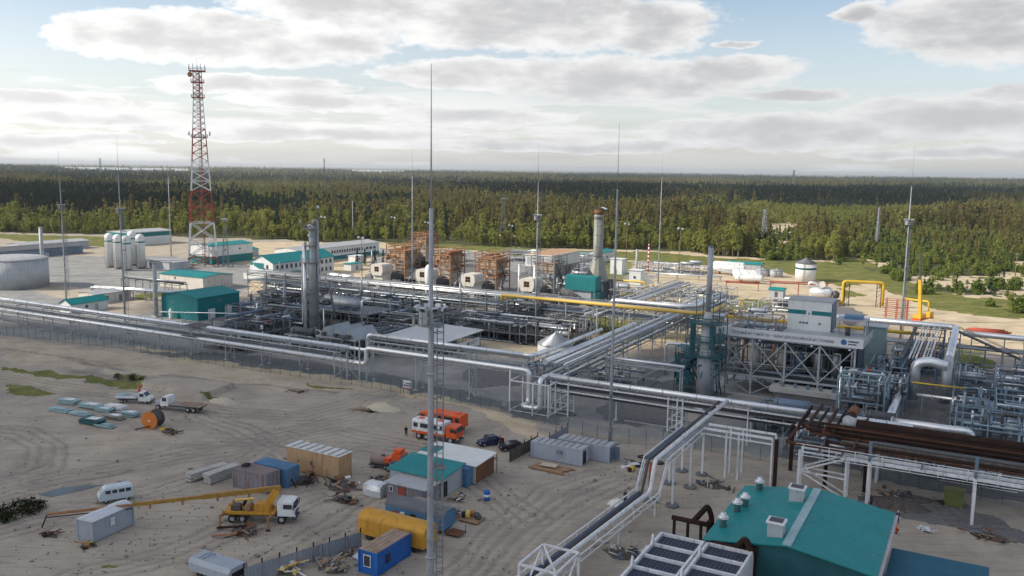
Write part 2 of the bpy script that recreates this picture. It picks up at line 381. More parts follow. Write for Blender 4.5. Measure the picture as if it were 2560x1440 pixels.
def ground_material():
    m = bpy.data.materials.new('ground'); m.use_nodes = True; T = NT(m.node_tree); b = T.n['Principled BSDF']
    P = T.node('ShaderNodeNewGeometry').outputs['Position']
    a1 = T.node('ShaderNodeAttribute'); a1.attribute_name = 'zone_a'; sx, gx, px = T.xyz(a1.outputs['Color'])
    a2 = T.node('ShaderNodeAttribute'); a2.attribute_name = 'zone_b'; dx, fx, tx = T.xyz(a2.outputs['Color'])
    n0, _ = T.noise(P, 0.035, 5, 0.6); n1, _ = T.noise(P, 0.16, 6, 0.62); n2, _ = T.noise(P, 1.1, 5, 0.65); n3, _ = T.noise(P, 6.0, 3, 0.6)
    # wheel-dragged streaks: noise stretched along two directions the traffic takes
    def stretch(ang, sc_l, sc_w):
        mp = T.node('ShaderNodeMapping'); T.put(mp.inputs['Vector'], P); mp.inputs['Rotation'].default_value = (0, 0, ang); mp.inputs['Scale'].default_value = (sc_l, sc_w, 1)
        return T.noise(mp.outputs[0], 1.0, 5, 0.6)[0]
    s1, s2 = stretch(R(-30), 0.045, 0.75), stretch(R(25), 0.05, 0.8)
    st = T.m('MAXIMUM', T.rng(s1, 0.52, 0.70), T.rng(s2, 0.56, 0.72))
    base = T.mix(T.rng(n1, 0.34, 0.66), (0.335, 0.290, 0.245), (0.455, 0.396, 0.328))
    base = T.mix(T.m('MULTIPLY', st, 0.42), base, (0.220, 0.194, 0.170))
    base = T.mix(T.rng(n0, 0.42, 0.66, 0, 0.6), base, (0.48, 0.415, 0.335))
    base = T.mix(T.rng(n2, 0.58, 0.76, 0, 0.36), base, (0.20, 0.176, 0.152))
    n4, _ = T.noise(P, 2.6, 6, 0.72, 0.6); rg = T.m('ABSOLUTE', T.m('SUBTRACT', n4, 0.5)); base = T.mix(T.rng(rg, 0.0, 0.045, 0.28, 0.0), base, (0.17, 0.155, 0.14))
    s3 = stretch(R(8), 0.12, 2.6); base = T.mix(T.m('MULTIPLY', T.m('MULTIPLY', T.rng(s3, 0.55, 0.64), T.rng(n0, 0.4, 0.6)), 0.6), base, (0.19, 0.172, 0.155))
    sand = T.mix(T.rng(n1, 0.34, 0.66), (0.47, 0.37, 0.245), (0.60, 0.50, 0.36))
    sand = T.mix(T.rng(n2, 0.55, 0.72, 0, 0.5), sand, (0.34, 0.25, 0.16))
    grass = T.mix(T.rng(n1, 0.35, 0.68), (0.115, 0.135, 0.032), (0.24, 0.215, 0.065)); grass = T.mix(T.rng(n2, 0.42, 0.7, 0, 0.7), grass, (0.06, 0.085, 0.022))
    grass = T.mix(T.rng(n3, 0.55, 0.75, 0, 0.4), grass, (0.34, 0.29, 0.16))
    pave = T.mix(T.rng(n1, 0.3, 0.7), (0.235, 0.233, 0.230), (0.335, 0.328, 0.315)); pave = T.mix(T.rng(n2, 0.52, 0.74, 0, 0.35), pave, (0.17, 0.167, 0.163))
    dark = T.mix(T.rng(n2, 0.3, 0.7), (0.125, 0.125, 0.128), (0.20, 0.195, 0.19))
    floor = T.mix(T.rng(n0, 0.3, 0.7), (0.060, 0.070, 0.032), (0.120, 0.122, 0.058)); floor = T.mix(T.rng(n2, 0.5, 0.75, 0, 0.5), floor, (0.03, 0.028, 0.018))
    far0, _ = T.noise(P, 0.0022, 6, 0.6)
    floor = T.mix(T.rng(far0, 0.36, 0.64, 0, 0.55), floor, (0.095, 0.100, 0.058))
    wob = T.m('MULTIPLY', T.m('SUBTRACT', n2, 0.5), 0.55)
    def sel(v): return T.rng(T.m('ADD', v, wob), 0.34, 0.62)
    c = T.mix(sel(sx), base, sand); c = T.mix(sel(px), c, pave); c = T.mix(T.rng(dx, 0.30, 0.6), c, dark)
    c = T.mix(sel(gx), c, grass); c = T.mix(T.rng(fx, 0.3, 0.6), c, floor)
    c = T.mix(T.m('MULTIPLY', tx, 0.62), c, (0.135, 0.122, 0.112))
    T.put(b.inputs['Base Color'], c); b.inputs['Roughness'].default_value = 0.95; b.inputs['Specular IOR Level'].default_value = 0.15
    bn = T.node('ShaderNodeBump'); bn.inputs['Strength'].default_value = 0.6; bn.inputs['Distance'].default_value = 0.25
    T.put(bn.inputs['Height'], T.m('ADD', T.m('MULTIPLY', n2, 0.7), T.m('MULTIPLY', n3, 0.2))); T.l.new(bn.outputs[0], b.inputs['Normal'])
    return m

TRACKS = [((0, 1195), (110, 1170), (125, 1120), (60, 1080), (0, 1075)), ((620, 1440), (820, 1330), (1020, 1215), (1180, 1190), (1330, 1300)),
          ((0, 1235), (180, 1195), (420, 1140), (700, 1085), (900, 1040), (980, 990)), ((100, 1200), (330, 1165), (600, 1120), (850, 1080), (1040, 1120)),
          ((1150, 1440), (1260, 1330), (1380, 1230), (1500, 1190), (1600, 1180)), ((1230, 1440), (1330, 1330), (1440, 1250), (1560, 1200)),
          ((0, 945), (300, 985), (560, 1030), (760, 1040), (960, 985)), ((500, 1040), (600, 1070), (760, 1150), (900, 1110), (1040, 1130)),
          ((0, 1330), (300, 1250), (560, 1170), (720, 1090)), ((200, 1440), (420, 1390), (640, 1300), (800, 1240))]
def make_ground():
    az_f = np.concatenate([np.linspace(-180, -45, 28)[:-1], np.linspace(-45, 45, 560), np.linspace(45, 180, 28)[1:-1]])
    ds = [0.0, 8, 20, 35, 48]; d = 56.0
    while d < 45000:
        ds.append(d); d *= 1.0038 if d < 210 else 1.0085 if d < 720 else 1.05 if d < 6000 else 1.2
    ds.append(60000)
    D, A = np.meshgrid(np.array(ds), np.radians(az_f), indexing='ij')
    x, y = D * np.sin(A), D * np.cos(A)
    jx, jy = (fbm(x, y, 5, 31, 3) - 0.5), (fbm(x, y, 5, 47, 3) - 0.5)
    xw, yw = x + jx * 5, y + jy * 5
    px, py, w = to_px(x, y)
    infront = w > 1
    z = (fbm(x, y, 9, 3, 4) - 0.62) * 0.22 * np.clip(1 - D / 500, 0.1, 1)
    # mounds, banks and the sand platform in the yard
    for (mx, my, rx, ry, h, rot) in ((955, 1010, 6.0, 3.0, 0.9, -20), (1180, 1030, 16, 3.2, 0.75, -30), (1290, 1075, 9, 4.5, 0.8, -35), (700, 955, 12, 3.5, 0.5, -28), (880, 985, 6, 2, 0.45, -28),
                                     (1445, 1305, 6, 2.2, 0.7, 40), (1650, 1310, 5, 2.0, 0.6, 10), (1880, 1195, 4, 2.5, 0.9, 0), (240, 925, 18, 1.6, 0.6, -25), (90, 890, 20, 1.2, 0.5, -22), (290, 960, 9, 3, -0.7, -25),
                                     (2330, 812, 10, 5, 1.6, 0), (2390, 800, 7, 4, 1.2, 0), (60, 1130, 7, 4, 0.4, 0)):
        c = at(mx, my); ca, sa = math.cos(R(rot)), math.sin(R(rot)); ux = ((x - c.x) * ca + (y - c.y) * sa) / rx; uy = (-(x - c.x) * sa + (y - c.y) * ca) / ry
        z += h * np.exp(-(ux * ux + uy * uy) * 1.4) * (0.7 + 0.6 * fbm(x, y, 2.5, 9, 3))
    plat = gp((335, 962), (425, 944), (588, 968), (510, 1000)); z += 1.0 * inpoly(x, y, plat)
    far = np.clip((D - 700) / 2500, 0, 1)
    z += far * (fbm(x, y, 2600, 77, 3) - 0.5) * 26 - 0.0
    za = np.zeros(x.shape + (4,), np.float32); zb = np.zeros_like(za); za[..., 3] = zb[..., 3] = 1
    def paint(arr, ch, poly, v=1.0): arr[..., ch] = np.where(inpoly(xw, yw, gp(*poly)), v, arr[..., ch])
    fm = forest_mask(x, y) | ((w < 1) & (D > 400)) | ((D > 900) & (np.abs(A) > 0.6))
    zb[..., 1] = fm
    # pale sand beyond the pipe racks
    paint(za, 0, [(-1500, 560), (-1500, 760), (0, 700), (300, 790), (560, 740), (560, 612), (0, 590), (-1500, 575)], .42); paint(za, 0, [(560, 606), (560, 740), (700, 720), (1000, 790), (1230, 890), (1400, 900), (1700, 860), (1900, 780), (2100, 770), (2300, 850), (2600, 900), (3600, 900), (3600, 600)])
    paint(za, 0, [(560, 930), (800, 950), (1000, 985), (1250, 1060), (1330, 1110), (1380, 1100), (1280, 1045), (1000, 970), (700, 905), (400, 860), (250, 845)], 0.75)
    for c in CLEAR: za[..., 0] = np.where(inpoly(xw, yw, c), 1.0, za[..., 0])
    paint(za, 0, [(0, 842), (300, 878), (620, 925), (900, 970), (980, 990), (820, 985), (560, 962), (430, 944), (330, 940), (180, 920), (0, 905)], .46); paint(za, 0, [(0, 932), (200, 950), (340, 980), (560, 1012), (540, 1030), (300, 990), (0, 958)], .44)
    # grass
    for poly in ([(-400, 575), (0, 585), (280, 592), (270, 618), (150, 612), (0, 596), (-400, 590)], [(960, 606), (1250, 614), (1400, 626), (1640, 630), (1800, 645), (2090, 655), (2200, 700), (2120, 720), (1900, 668), (1700, 662), (1480, 642), (1300, 640), (1180, 625), (980, 616)],
                 [(2090, 652), (2150, 640), (2260, 700), (2420, 745), (2600, 750), (2600, 800), (2440, 790), (2330, 770), (2200, 720)], [(1460, 790), (1640, 800), (1640, 850), (1500, 845)], [(1750, 745), (1930, 750), (1900, 775), (1760, 770)],
                 [(2360, 880), (2490, 900), (2480, 925), (2370, 905)], [(0, 917), (90, 925), (190, 938), (380, 955), (360, 968), (220, 952), (100, 938), (0, 928)], [(0, 962), (60, 968), (140, 985), (50, 992), (0, 988)],
                 [(300, 940), (372, 945), (350, 968), (290, 965)], [(505, 993), (585, 998), (570, 1003), (520, 1001)], [(770, 965), (850, 968), (880, 976), (800, 975)], [(270, 1410), (315, 1408), (305, 1425), (275, 1425)],
                 [(600, 770), (660, 765), (660, 780), (610, 785)], [(320, 735), (420, 728), (420, 742), (340, 750)], [(0, 965), (40, 968), (30, 985), (0, 985)], [(2010, 850), (2100, 850), (2080, 870), (2010, 862)], [(2100, 720), (2180, 740), (2100, 745)]):
        paint(za, 1, poly)
    for poly in ([(1420, 648), (1460, 640), (1590, 655), (1560, 700), (1440, 690)], [(2330, 862), (2480, 880), (2440, 892), (2330, 876)]): paint(za, 1, poly, 0.55)
    # paved plant area, gravel strip along the fence, dark asphalt islands, ground darkened for shade
    paint(za, 2, [(-900, 700), (0, 700), (300, 795), (640, 745), (900, 760), (1200, 900), (1420, 905), (1760, 880), (1900, 1000), (2560, 960), (3400, 1000), (3400, 1300), (2560, 1200), (2100, 1150), (1700, 1110), (1400, 1070), (1200, 1010), (900, 930), (600, 895), (300, 862), (0, 835), (-900, 760)])
    paint(za, 2, [(0, 640), (420, 640), (620, 660), (620, 735), (300, 735), (0, 690)]); paint(za, 2, [(950, 620), (1390, 636), (1640, 690), (1560, 790), (1250, 760), (900, 740)])
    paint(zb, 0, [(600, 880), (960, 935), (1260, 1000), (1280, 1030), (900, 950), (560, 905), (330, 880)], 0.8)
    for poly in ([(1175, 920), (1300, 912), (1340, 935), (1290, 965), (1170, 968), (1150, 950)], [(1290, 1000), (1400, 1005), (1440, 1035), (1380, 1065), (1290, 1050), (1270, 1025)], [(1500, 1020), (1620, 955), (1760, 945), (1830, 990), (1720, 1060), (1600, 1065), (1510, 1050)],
                 [(1600, 910), (1700, 905), (1650, 945), (1590, 935)], [(1250, 830), (1330, 790), (1450, 800), (1420, 850), (1300, 850)], [(2140, 960), (2260, 905), (2560, 935), (2760, 1000), (2760, 1200), (2560, 1260), (2180, 1200), (2040, 1120), (1860, 1050), (1900, 1010)], [(2130, 1230), (2420, 1260), (2560, 1330), (2560, 1360), (2400, 1320), (2180, 1270)],  # right yard: bluish concrete, with the heavy shade there painted in too
                 [(600, 760), (960, 720), (1000, 860), (640, 858), (600, 830)], [(660, 700), (960, 690), (1260, 720), (1560, 790), (1240, 800), (960, 790), (640, 770)], [(930, 660), (1250, 670), (1400, 700), (1560, 760), (1240, 750), (930, 715)], [(2050, 770), (2120, 765), (2180, 790), (2130, 820)]):  # shade painted into the ground among process units; last: cast shadow on the lot
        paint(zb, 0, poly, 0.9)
    tr = np.zeros(x.shape)
    for t in TRACKS:
        dd = segdist(x + jx * 1.5, y + jy * 1.5, gp(*t)); e = np.minimum(np.abs(dd - 0.95), np.abs(dd - 2.6))
        k = np.exp(-(e / 0.30) ** 2) * (D < 230); tr = np.maximum(tr, k * (0.25 + 0.75 * fbm(x, y, 7, 12, 3)))
        z -= 0.10 * np.exp(-(e / 0.35) ** 2) * (D < 200)
    for t, wd in ((((0, 873), (90, 884), (170, 894), (300, 916)), .55), (((150, 893), (230, 912), (315, 926)), .8), (((190, 928), (290, 944), (372, 956)), 1.6), (((370, 946), (480, 958), (640, 962), (760, 975), (840, 985)), .5), (((870, 1024), (960, 1028), (1010, 1034)), .5), (((0, 1192), (60, 1180), (110, 1160)), .5), (((160, 1205), (280, 1190), (340, 1172)), .5), (((20, 1245), (160, 1222), (220, 1210)), .6)):
        tr = np.maximum(tr, 1.15 * np.exp(-(segdist(x + jx * 2.5, y + jy * 2.5, gp(*t)) / wd) ** 2) * (.5 + .7 * fbm(x, y, 3, 52, 3)))
    zb[..., 2] = tr
    nr, nc = x.shape; vs = np.stack([x, y, z], -1).reshape(-1, 3)
    i = np.arange(nr - 1)[:, None] * nc; j = np.arange(nc)[None, :]; jn = (j + 1) % nc
    fs = np.stack([i + j, i + nc + j, i + nc + jn, i + jn], -1).reshape(-1, 4)[:, ::-1]
    me = bpy.data.meshes.new('ground'); me.vertices.add(len(vs)); me.vertices.foreach_set('co', vs.ravel())
    me.loops.add(fs.size); me.loops.foreach_set('vertex_index', fs.ravel()); me.polygons.add(len(fs))
    me.polygons.foreach_set('loop_start', np.arange(0, fs.size, 4)); me.polygons.foreach_set('use_smooth', np.ones(len(fs), bool))
    for nm, arr in (('zone_a', za), ('zone_b', zb)):
        at_ = me.attributes.new(nm, 'FLOAT_COLOR', 'POINT'); at_.data.foreach_set('color', arr.reshape(-1))
    me.update(); me.validate()
    me.materials.append(ground_material()); o = bpy.data.objects.new('ground', me); COL.objects.link(o)
    if sum(p.normal.z for p in list(me.polygons)[5000:5010]) < 0: me.flip_normals()
    tag(o, 'sandy rutted ground of the plant yard running out to the forest', None, kind='structure')
make_ground()

# ------------------------------------------------------------------ foliage
def leaf_mat(name, c0, c1, trans=0.42, hue=0.0):
    m = bpy.data.materials.new(name); m.use_nodes = True; T = NT(m.node_tree); T.n.remove(T.n['Principled BSDF'])
    oi = T.node('ShaderNodeObjectInfo'); P = T.node('ShaderNodeNewGeometry').outputs['Position']
    n1, _ = T.noise(P, 0.9, 3, 0.6); n0, _ = T.noise(oi.outputs['Location'], 0.012, 3, 0.6)
    f = T.m('ADD', T.m('ADD', T.m('MULTIPLY', oi.outputs['Random'], 0.45), T.m('MULTIPLY', T.rng(n0, 0.3, 0.7), 0.45)), T.m('MULTIPLY', T.m('SUBTRACT', n1, 0.5), 0.6), clamp=True)
    c = T.mix(f, c0, c1)
    d = T.node('ShaderNodeBsdfDiffuse'); t = T.node('ShaderNodeBsdfTranslucent'); T.put(d.inputs[0], c); T.put(t.inputs[0], c)
    mx = T.node('ShaderNodeMixShader'); mx.inputs[0].default_value = trans; T.l.new(d.outputs[0], mx.inputs[1]); T.l.new(t.outputs[0], mx.inputs[2])
    T.l.new(mx.outputs[0], T.n['Material Output'].inputs[0]); MATS[name] = m
leaf_mat('leaf_birch', (0.195, 0.215, 0.054), (0.350, 0.350, 0.098))
leaf_mat('leaf_larch', (0.145, 0.138, 0.050), (0.290, 0.240, 0.090))
leaf_mat('leaf_spruce', (0.022, 0.046, 0.032), (0.055, 0.085, 0.045), 0.2)
leaf_mat('leaf_shrub', (0.105, 0.155, 0.034), (0.235, 0.275, 0.070))
leaf_mat('leaf_dark', (0.020, 0.030, 0.012), (0.045, 0.055, 0.018))
mat('bark_birch', (0.34, 0.32, 0.28), 0.9, 0, 0.4, 3.0, (0.10, 0.09, 0.08), 0.4); mat('bark_pine', (0.17, 0.10, 0.06), 0.9, 0, 0.3, 2.0)

def crown_mesh(kind, n, seed, size):
    r = random.Random(seed); mb = MB(); clumps = []
    for k in range(max(7, n // 11)):
        t = r.random()
        if kind == 'birch': h = 3.0 + 8.0 * t; rad = 1.5 * math.sin(math.pi * min(1, (0.12 + 0.88 * t) ** 0.8)) ** 0.7 + 0.25
        elif kind == 'larch': h = 2.0 + 12.5 * t; rad = 1.45 * (1 - t) ** 0.95 + 0.16
        elif kind == 'spruce': h = 1.0 + 13.0 * t; rad = 1.6 * (1 - t) ** 1.0 + 0.12
        else: h = 0.4 + 3.0 * t; rad = 2.1 * math.sin(math.pi * (0.25 + 0.7 * t)) + 0.2
        a = r.uniform(0, 6.283); q = rad * math.sqrt(r.random()) * 0.95
        clumps.append((q * math.cos(a), q * math.sin(a), h))
    for i in range(n):
        cx, cy_, ch = r.choice(clumps); g_ = .5 if kind in ('birch', 'shrub') else .26; p = Vector((cx + r.gauss(0, g_), cy_ + r.gauss(0, g_), max(.2, ch + r.gauss(0, .4))))
        nn = Vector((p.x * .6 + r.gauss(0, 1), p.y * .6 + r.gauss(0, 1), r.gauss(0.5, 1))).normalized(); a = nn.orthogonal().normalized(); b = nn.cross(a)
        w = r.uniform(0, 6.283); a, b = a * math.cos(w) + b * math.sin(w), b * math.cos(w) - a * math.sin(w)
        s_ = size * r.uniform(.6, 1.35); bend = nn * s_ * r.uniform(-.3, .3)
        mb.add([p - a * s_ * .6, p - b * s_ * .5 + bend, p + a * s_ * .75, p + b * s_ * .45 - bend], [(0, 1, 2), (0, 2, 3)], False)
    return mb
def trunk_mesh(kind, seed):
    r = random.Random(seed); H_ = {'birch': 10.5, 'larch': 14.2, 'spruce': 13.6, 'shrub': 2.6}[kind]; mb = MB(); bx, by = r.uniform(-.4, .4), r.uniform(-.4, .4)
    mb.tube([(0, 0, -.3), (bx * .4, by * .4, H_ * .4), (bx, by, H_)], 0.16 if kind != 'shrub' else .06, 6, True, 0.03)
    for k in range(7):
        h = H_ * r.uniform(.28, .85); a = r.uniform(0, 6.283); L = r.uniform(.7, 1.7); c = Vector((bx * h / H_, by * h / H_, h))
        mb.tube([c, c + Vector((math.cos(a) * L, math.sin(a) * L, L * .7))], .05, 4, False, .015)
    return mb
KINDS = ('birch', 'larch', 'spruce', 'shrub')
PROTO = {}
for ki, k in enumerate(KINDS):
    for s_ in range(3):
        n = {'birch': 820, 'larch': 760, 'spruce': 760, 'shrub': 420}[k]
        c = crown_mesh(k, n, 100 * ki + s_, {'birch': .42, 'larch': .38, 'spruce': .42, 'shrub': .36}[k]).build('crown', 'leaf_' + k)
        t = trunk_mesh(k, 50 * ki + s_).build('trunk', 'bark_birch' if k == 'birch' else 'bark_pine')
        lo = crown_mesh(k, 240, 900 + 100 * ki + s_, {'birch': .78, 'larch': .66, 'spruce': .76, 'shrub': .62}[k])
        lo.tube([(0, 0, -.3), (0, 0, 6 if k != 'shrub' else 1)], .17, 4, False, .05)
        lo = lo.build('low', 'leaf_' + k)
        for o in (c, t, lo): COL.objects.unlink(o)
        PROTO[k, s_] = (c.data, t.data, lo)

def scatter_forest():
    rs = np.random.RandomState(4); N = 560000
    # more stems close by, thinner sampling far off (there one clump stands for several stems)
    u_ = rs.rand(N); d = 240.0 * (7000.0 / 240.0) ** u_; az = (rs.rand(N) - .5) * 2 * R(35.5)
    s_ = np.maximum(3.3, d / 290.0); dens = d * d / (s_ * s_); dens /= dens.max()
    keep = rs.rand(N) < np.clip(dens * 1.0, 0, 1); d, az = d[keep], az[keep]
    x, y = d * np.sin(az), d * np.cos(az)
    m = forest_mask(x, y); x, y, d = x[m], y[m], d[m]
    px, py, w = to_px(x, y)
    gap = fbm(x, y, 60, 21, 4); right = np.clip(np.clip((px - 2050) / 150, 0, 1) + 1.1 * np.exp(-((px - 1955) / 55) ** 2), 0, 1) * (d < 760)
    k = rs.rand(len(x)) < np.where(gap < 0.42, 0.22, 1.0); x, y, d, px, py, right = (q[k] for q in (x, y, d, px, py, right))
    sp = fbm(x, y, 90, 8, 4); sp2 = fbm(x, y, 420, 91, 3); r = rs.rand(len(x))
    depth = np.interp(px, EDGE_X, EDGE_Y) - py
    kind = np.where(depth < 14, np.where(r < .9, 0, 1), np.where(r < .25 + .9 * np.clip(sp - .35, 0, .5), 0, 1))
    kind = np.where((sp2 > .53) & (r > .25) & (depth > 30) & (d > 620), 2, kind)
    dk = np.zeros(len(x), bool)
    for c in DARK: dk |= inpoly(x + (fbm(x, y, 80, 3) - .5) * 160, y + (fbm(x, y, 80, 13) - .5) * 260, c)
    kind = np.where(dk & (rs.rand(len(x)) < .86), 2, kind)
    kind = np.where((rs.rand(len(x)) < .06) & (depth > 8), 2, kind)
    kind = np.where((right > 0) & (rs.rand(len(x)) < right * np.clip(1.15 - depth / 300, .1, 1)), np.where(rs.rand(len(x)) < .78, 3, np.where(rs.rand(len(x)) < .6, 0, 2)), kind)
    sc = np.clip(rs.normal(1.0, .26, len(x)), .45, 1.6) * np.where((depth < 9) & (px < 1700), .66, 1.0) * np.clip(1 + (d - 1500) / 6000, 1, 1.5)
    young = fbm(x * .45, y, 170, 19, 3) > .55; kind = np.where(young & (kind != 3) & (depth > 20) & ~dk, 0, kind)
    sc = sc * np.where(young & (depth > 20), .62, 1.0) * (.56 + .60 * fbm(x, y, 38, 27, 3))
    sc = sc * np.where(kind == 3, .95, 1 - .45 * right)
    far = np.clip((d - 700) / 2500, 0, 1); z = far * (fbm(x, y, 2600, 77, 3) - .5) * 26
    size = np.where(kind == 3, 3.6, 12) * sc / d
    order = np.argsort(-size); near = order[:300]; rest = order[300:]
    LAB = {0: ('birch_tree', 'slender yellow-green birch at the near edge of the forest', 'tree', 'birches along the forest edge'), 1: ('larch_tree', 'brownish green conical larch in the first rows of the forest', 'tree', 'larches in the first forest rows'),
           2: ('spruce_tree', 'dark narrow spruce among the paler front trees', 'tree', 'spruces among the front trees'), 3: ('shrub', 'low bushy green willow shrub on the open ground before the forest', 'shrub', 'shrubs before the forest')}
    for i in near:
        k = int(kind[i]); nm, lb, ct, gr = LAB[k]; c, t, _ = PROTO[KINDS[k], int(rs.randint(3))]
        e = thing(nm, lb, ct, (x[i], y[i], z[i]), rs.rand() * 6.28, gr); e.scale = (sc[i] * 1.05,) * 3
        for n_, me in (('trunk', t), ('crown', c)):
            o = bpy.data.objects.new(n_, me); COL.objects.link(o); o.parent = e
    # everything behind: one wood that nobody could count
    me = bpy.data.meshes.new('forest'); me.vertices.add(len(rest)); me.vertices.foreach_set('co', np.stack([x[rest], y[rest], z[rest]], -1).astype(np.float32).ravel())
    var = kind[rest] * 3 + rs.randint(0, 3, len(rest))
    for nm, ty, arr in (('sc', 'FLOAT', sc[rest].astype(np.float32)), ('rt', 'FLOAT', (rs.rand(len(rest)) * 6.28).astype(np.float32)), ('kd', 'INT', var.astype(np.int32))):
        a = me.attributes.new(nm, ty, 'POINT'); a.data.foreach_set('value', arr)
    ob = bpy.data.objects.new('forest', me); COL.objects.link(ob); tag(ob, 'mixed birch, larch and spruce forest spreading to the horizon', 'forest', kind='stuff')
    ng = bpy.data.node_groups.new('forest', 'GeometryNodeTree'); ng.interface.new_socket('Geometry', in_out='INPUT', socket_type='NodeSocketGeometry'); ng.interface.new_socket('Geometry', in_out='OUTPUT', socket_type='NodeSocketGeometry')
    n = ng.nodes; L = ng.links; gi = n.new('NodeGroupInput'); go = n.new('NodeGroupOutput'); jn = n.new('GeometryNodeJoinGeometry')
    def attr(name, ty):
        a = n.new('GeometryNodeInputNamedAttribute'); a.data_type = ty; a.inputs['Name'].default_value = name; return a.outputs['Attribute']
    rot = n.new('ShaderNodeCombineXYZ'); L.new(attr('rt', 'FLOAT'), rot.inputs[2]); kd = attr('kd', 'INT'); sca = attr('sc', 'FLOAT')
    for ki, k in enumerate(KINDS):
        for v in range(3):
            cmp_ = n.new('FunctionNodeCompare'); cmp_.data_type = 'INT'; cmp_.operation = 'EQUAL'; L.new(kd, cmp_.inputs[2]); cmp_.inputs[3].default_value = ki * 3 + v
            oi = n.new('GeometryNodeObjectInfo'); oi.inputs[0].default_value = PROTO[k, v][2]; oi.inputs['As Instance'].default_value = True
            ip = n.new('GeometryNodeInstanceOnPoints'); L.new(gi.outputs[0], ip.inputs['Points']); L.new(cmp_.outputs[0], ip.inputs['Selection']); L.new(oi.outputs['Geometry'], ip.inputs['Instance'])
            L.new(rot.outputs[0], ip.inputs['Rotation']); L.new(sca, ip.inputs['Scale']); L.new(ip.outputs[0], jn.inputs[0])
    L.new(jn.outputs[0], go.inputs[0]); md = ob.modifiers.new('scatter', 'NODES'); md.node_group = ng
    print('forest', len(rest))
scatter_forest()

# ------------------------------------------------------------------ clouds whose shadows lie on the yard and on stretches of the forest
def cloud_mat():
    m = bpy.data.materials.new('cloud'); m.use_nodes = True; T = NT(m.node_tree); T.n.remove(T.n['Principled BSDF'])
    d = T.node('ShaderNodeBsdfDiffuse'); t = T.node('ShaderNodeBsdfTranslucent'); d.inputs[0].default_value = t.inputs[0].default_value = (.9, .9, .92, 1)
    mx = T.node('ShaderNodeMixShader'); mx.inputs[0].default_value = .45; T.l.new(d.outputs[0], mx.inputs[1]); T.l.new(t.outputs[0], mx.inputs[2]); T.l.new(mx.outputs[0], T.n['Material Output'].inputs[0]); MATS['cloud'] = m
cloud_mat()
def cloud(poly, alt, sp, label):
    r = random.Random(len(label)); xs = [p[0] for p in poly]; ys = [p[1] for p in poly]; k = alt / SUN_DIR.z; mb = MB(); x = min(xs)
    while x < max(xs):
        y = min(ys)
        while y < max(ys):
            q = (x + r.uniform(-.3, .3) * sp, y + r.uniform(-.3, .3) * sp)
            if inpoly(np.array([q[0]]), np.array([q[1]]), poly)[0]:
                R_ = sp * r.uniform(.55, .95); c = Vector((q[0], q[1], 0)) + SUN_DIR * k + Vector((0, 0, r.uniform(0, .6) * R_))
                n = 8; prof = [(R_ * math.sin(a) + .01, R_ * .8 * -math.cos(a)) for a in (0.02, .6, 1.2, 1.8, 2.4, 3.12)]
                mb.lathe(c, prof, n)
            y += sp
        x += sp
    o = mb.build('cloud', 'cloud'); tag(o, label, 'cloud', kind='structure')
cloud(gp((-500, 830), (300, 830), (560, 760), (640, 745), (900, 760), (1080, 800), (1180, 880), (1320, 935), (1480, 890), (1760, 870), (1840, 800), (2110, 790), (2330, 890), (2620, 960), (3100, 1000)) + [(140, -60), (-160, -60), (-330, 100)], 700, 26, 'grey cumulus drifting above the yard')
cloud(gp((-300, 478), (200, 470), (480, 490), (470, 535), (200, 548), (-300, 540)), 800, 70, 'cumulus over the left of the forest')
cloud(gp((1180, 470), (1500, 462), (1720, 490), (1690, 520), (1400, 518), (1200, 500)), 800, 70, 'cumulus over the middle of the forest')
cloud(gp((1880, 480), (2200, 476), (2700, 480), (2700, 515), (2300, 528), (1900, 512)), 800, 70, 'cumulus over the right of the forest')

# ------------------------------------------------------------------ thin haze over the plain
m = bpy.data.materials.new('haze'); m.use_nodes = True; m.node_tree.nodes.clear(); _o = m.node_tree.nodes.new('ShaderNodeOutputMaterial'); _v = m.node_tree.nodes.new('ShaderNodeVolumePrincipled')
_v.inputs['Color'].default_value = (.86, .90, .95, 1); _v.inputs['Density'].default_value = 7.0e-5; _v.inputs['Anisotropy'].default_value = .2; m.node_tree.links.new(_v.outputs[0], _o.inputs['Volume']); MATS['haze'] = m
hz = MB().b2(-70000, 70000, -70000, 70000, -22, 97).build('haze', 'haze'); tag(hz, 'thin pale haze lying over the plain', 'haze', kind='stuff')

m = bpy.data.materials.new('water'); m.use_nodes = True; _b = m.node_tree.nodes['Principled BSDF']; _b.inputs['Base Color'].default_value = (.10, .14, .18, 1); _b.inputs['Roughness'].default_value = .12; MATS['water'] = m
for _k, _p in enumerate(LAKE):
    if sum(_p[i][0] * _p[(i + 1) % 4][1] - _p[(i + 1) % 4][0] * _p[i][1] for i in range(4)) < 0: _p = _p[::-1]
    tag(MB().prism(_p, -20, 15.5 if _k == 0 else 13.5).build('lake', 'water'), ('long pale lake far off in the forest', 'small pale lake beyond the middle forest')[_k], None, kind='structure')

# ------------------------------------------------------------------ builders (a = along the racks, b = away from them, in metres on the plant grid)
def bend(pts, r=0.8, k=4):
    """round the corners of a pipe run"""
    pts = [Vector(p) for p in pts]; out = [pts[0]]
    for i in range(1, len(pts) - 1):
        p = pts[i]; a = (pts[i - 1] - p); b = (pts[i + 1] - p); rr = min(r, a.length * .45, b.length * .45); a.normalize(); b.normalize()
        for j in range(k + 1):
            t = j / k; out.append((p + a * rr) * (1 - t) ** 2 + p * 2 * t * (1 - t) + (p + b * rr) * t * t)
    return out + [pts[-1]]
def pipe(t, pts, r, m='aluminium', n=10, name='pipe', br=None):
    return part(name, MB().tube(bend(pts, br or max(.35, r * 2.2)), r, n), m, t)

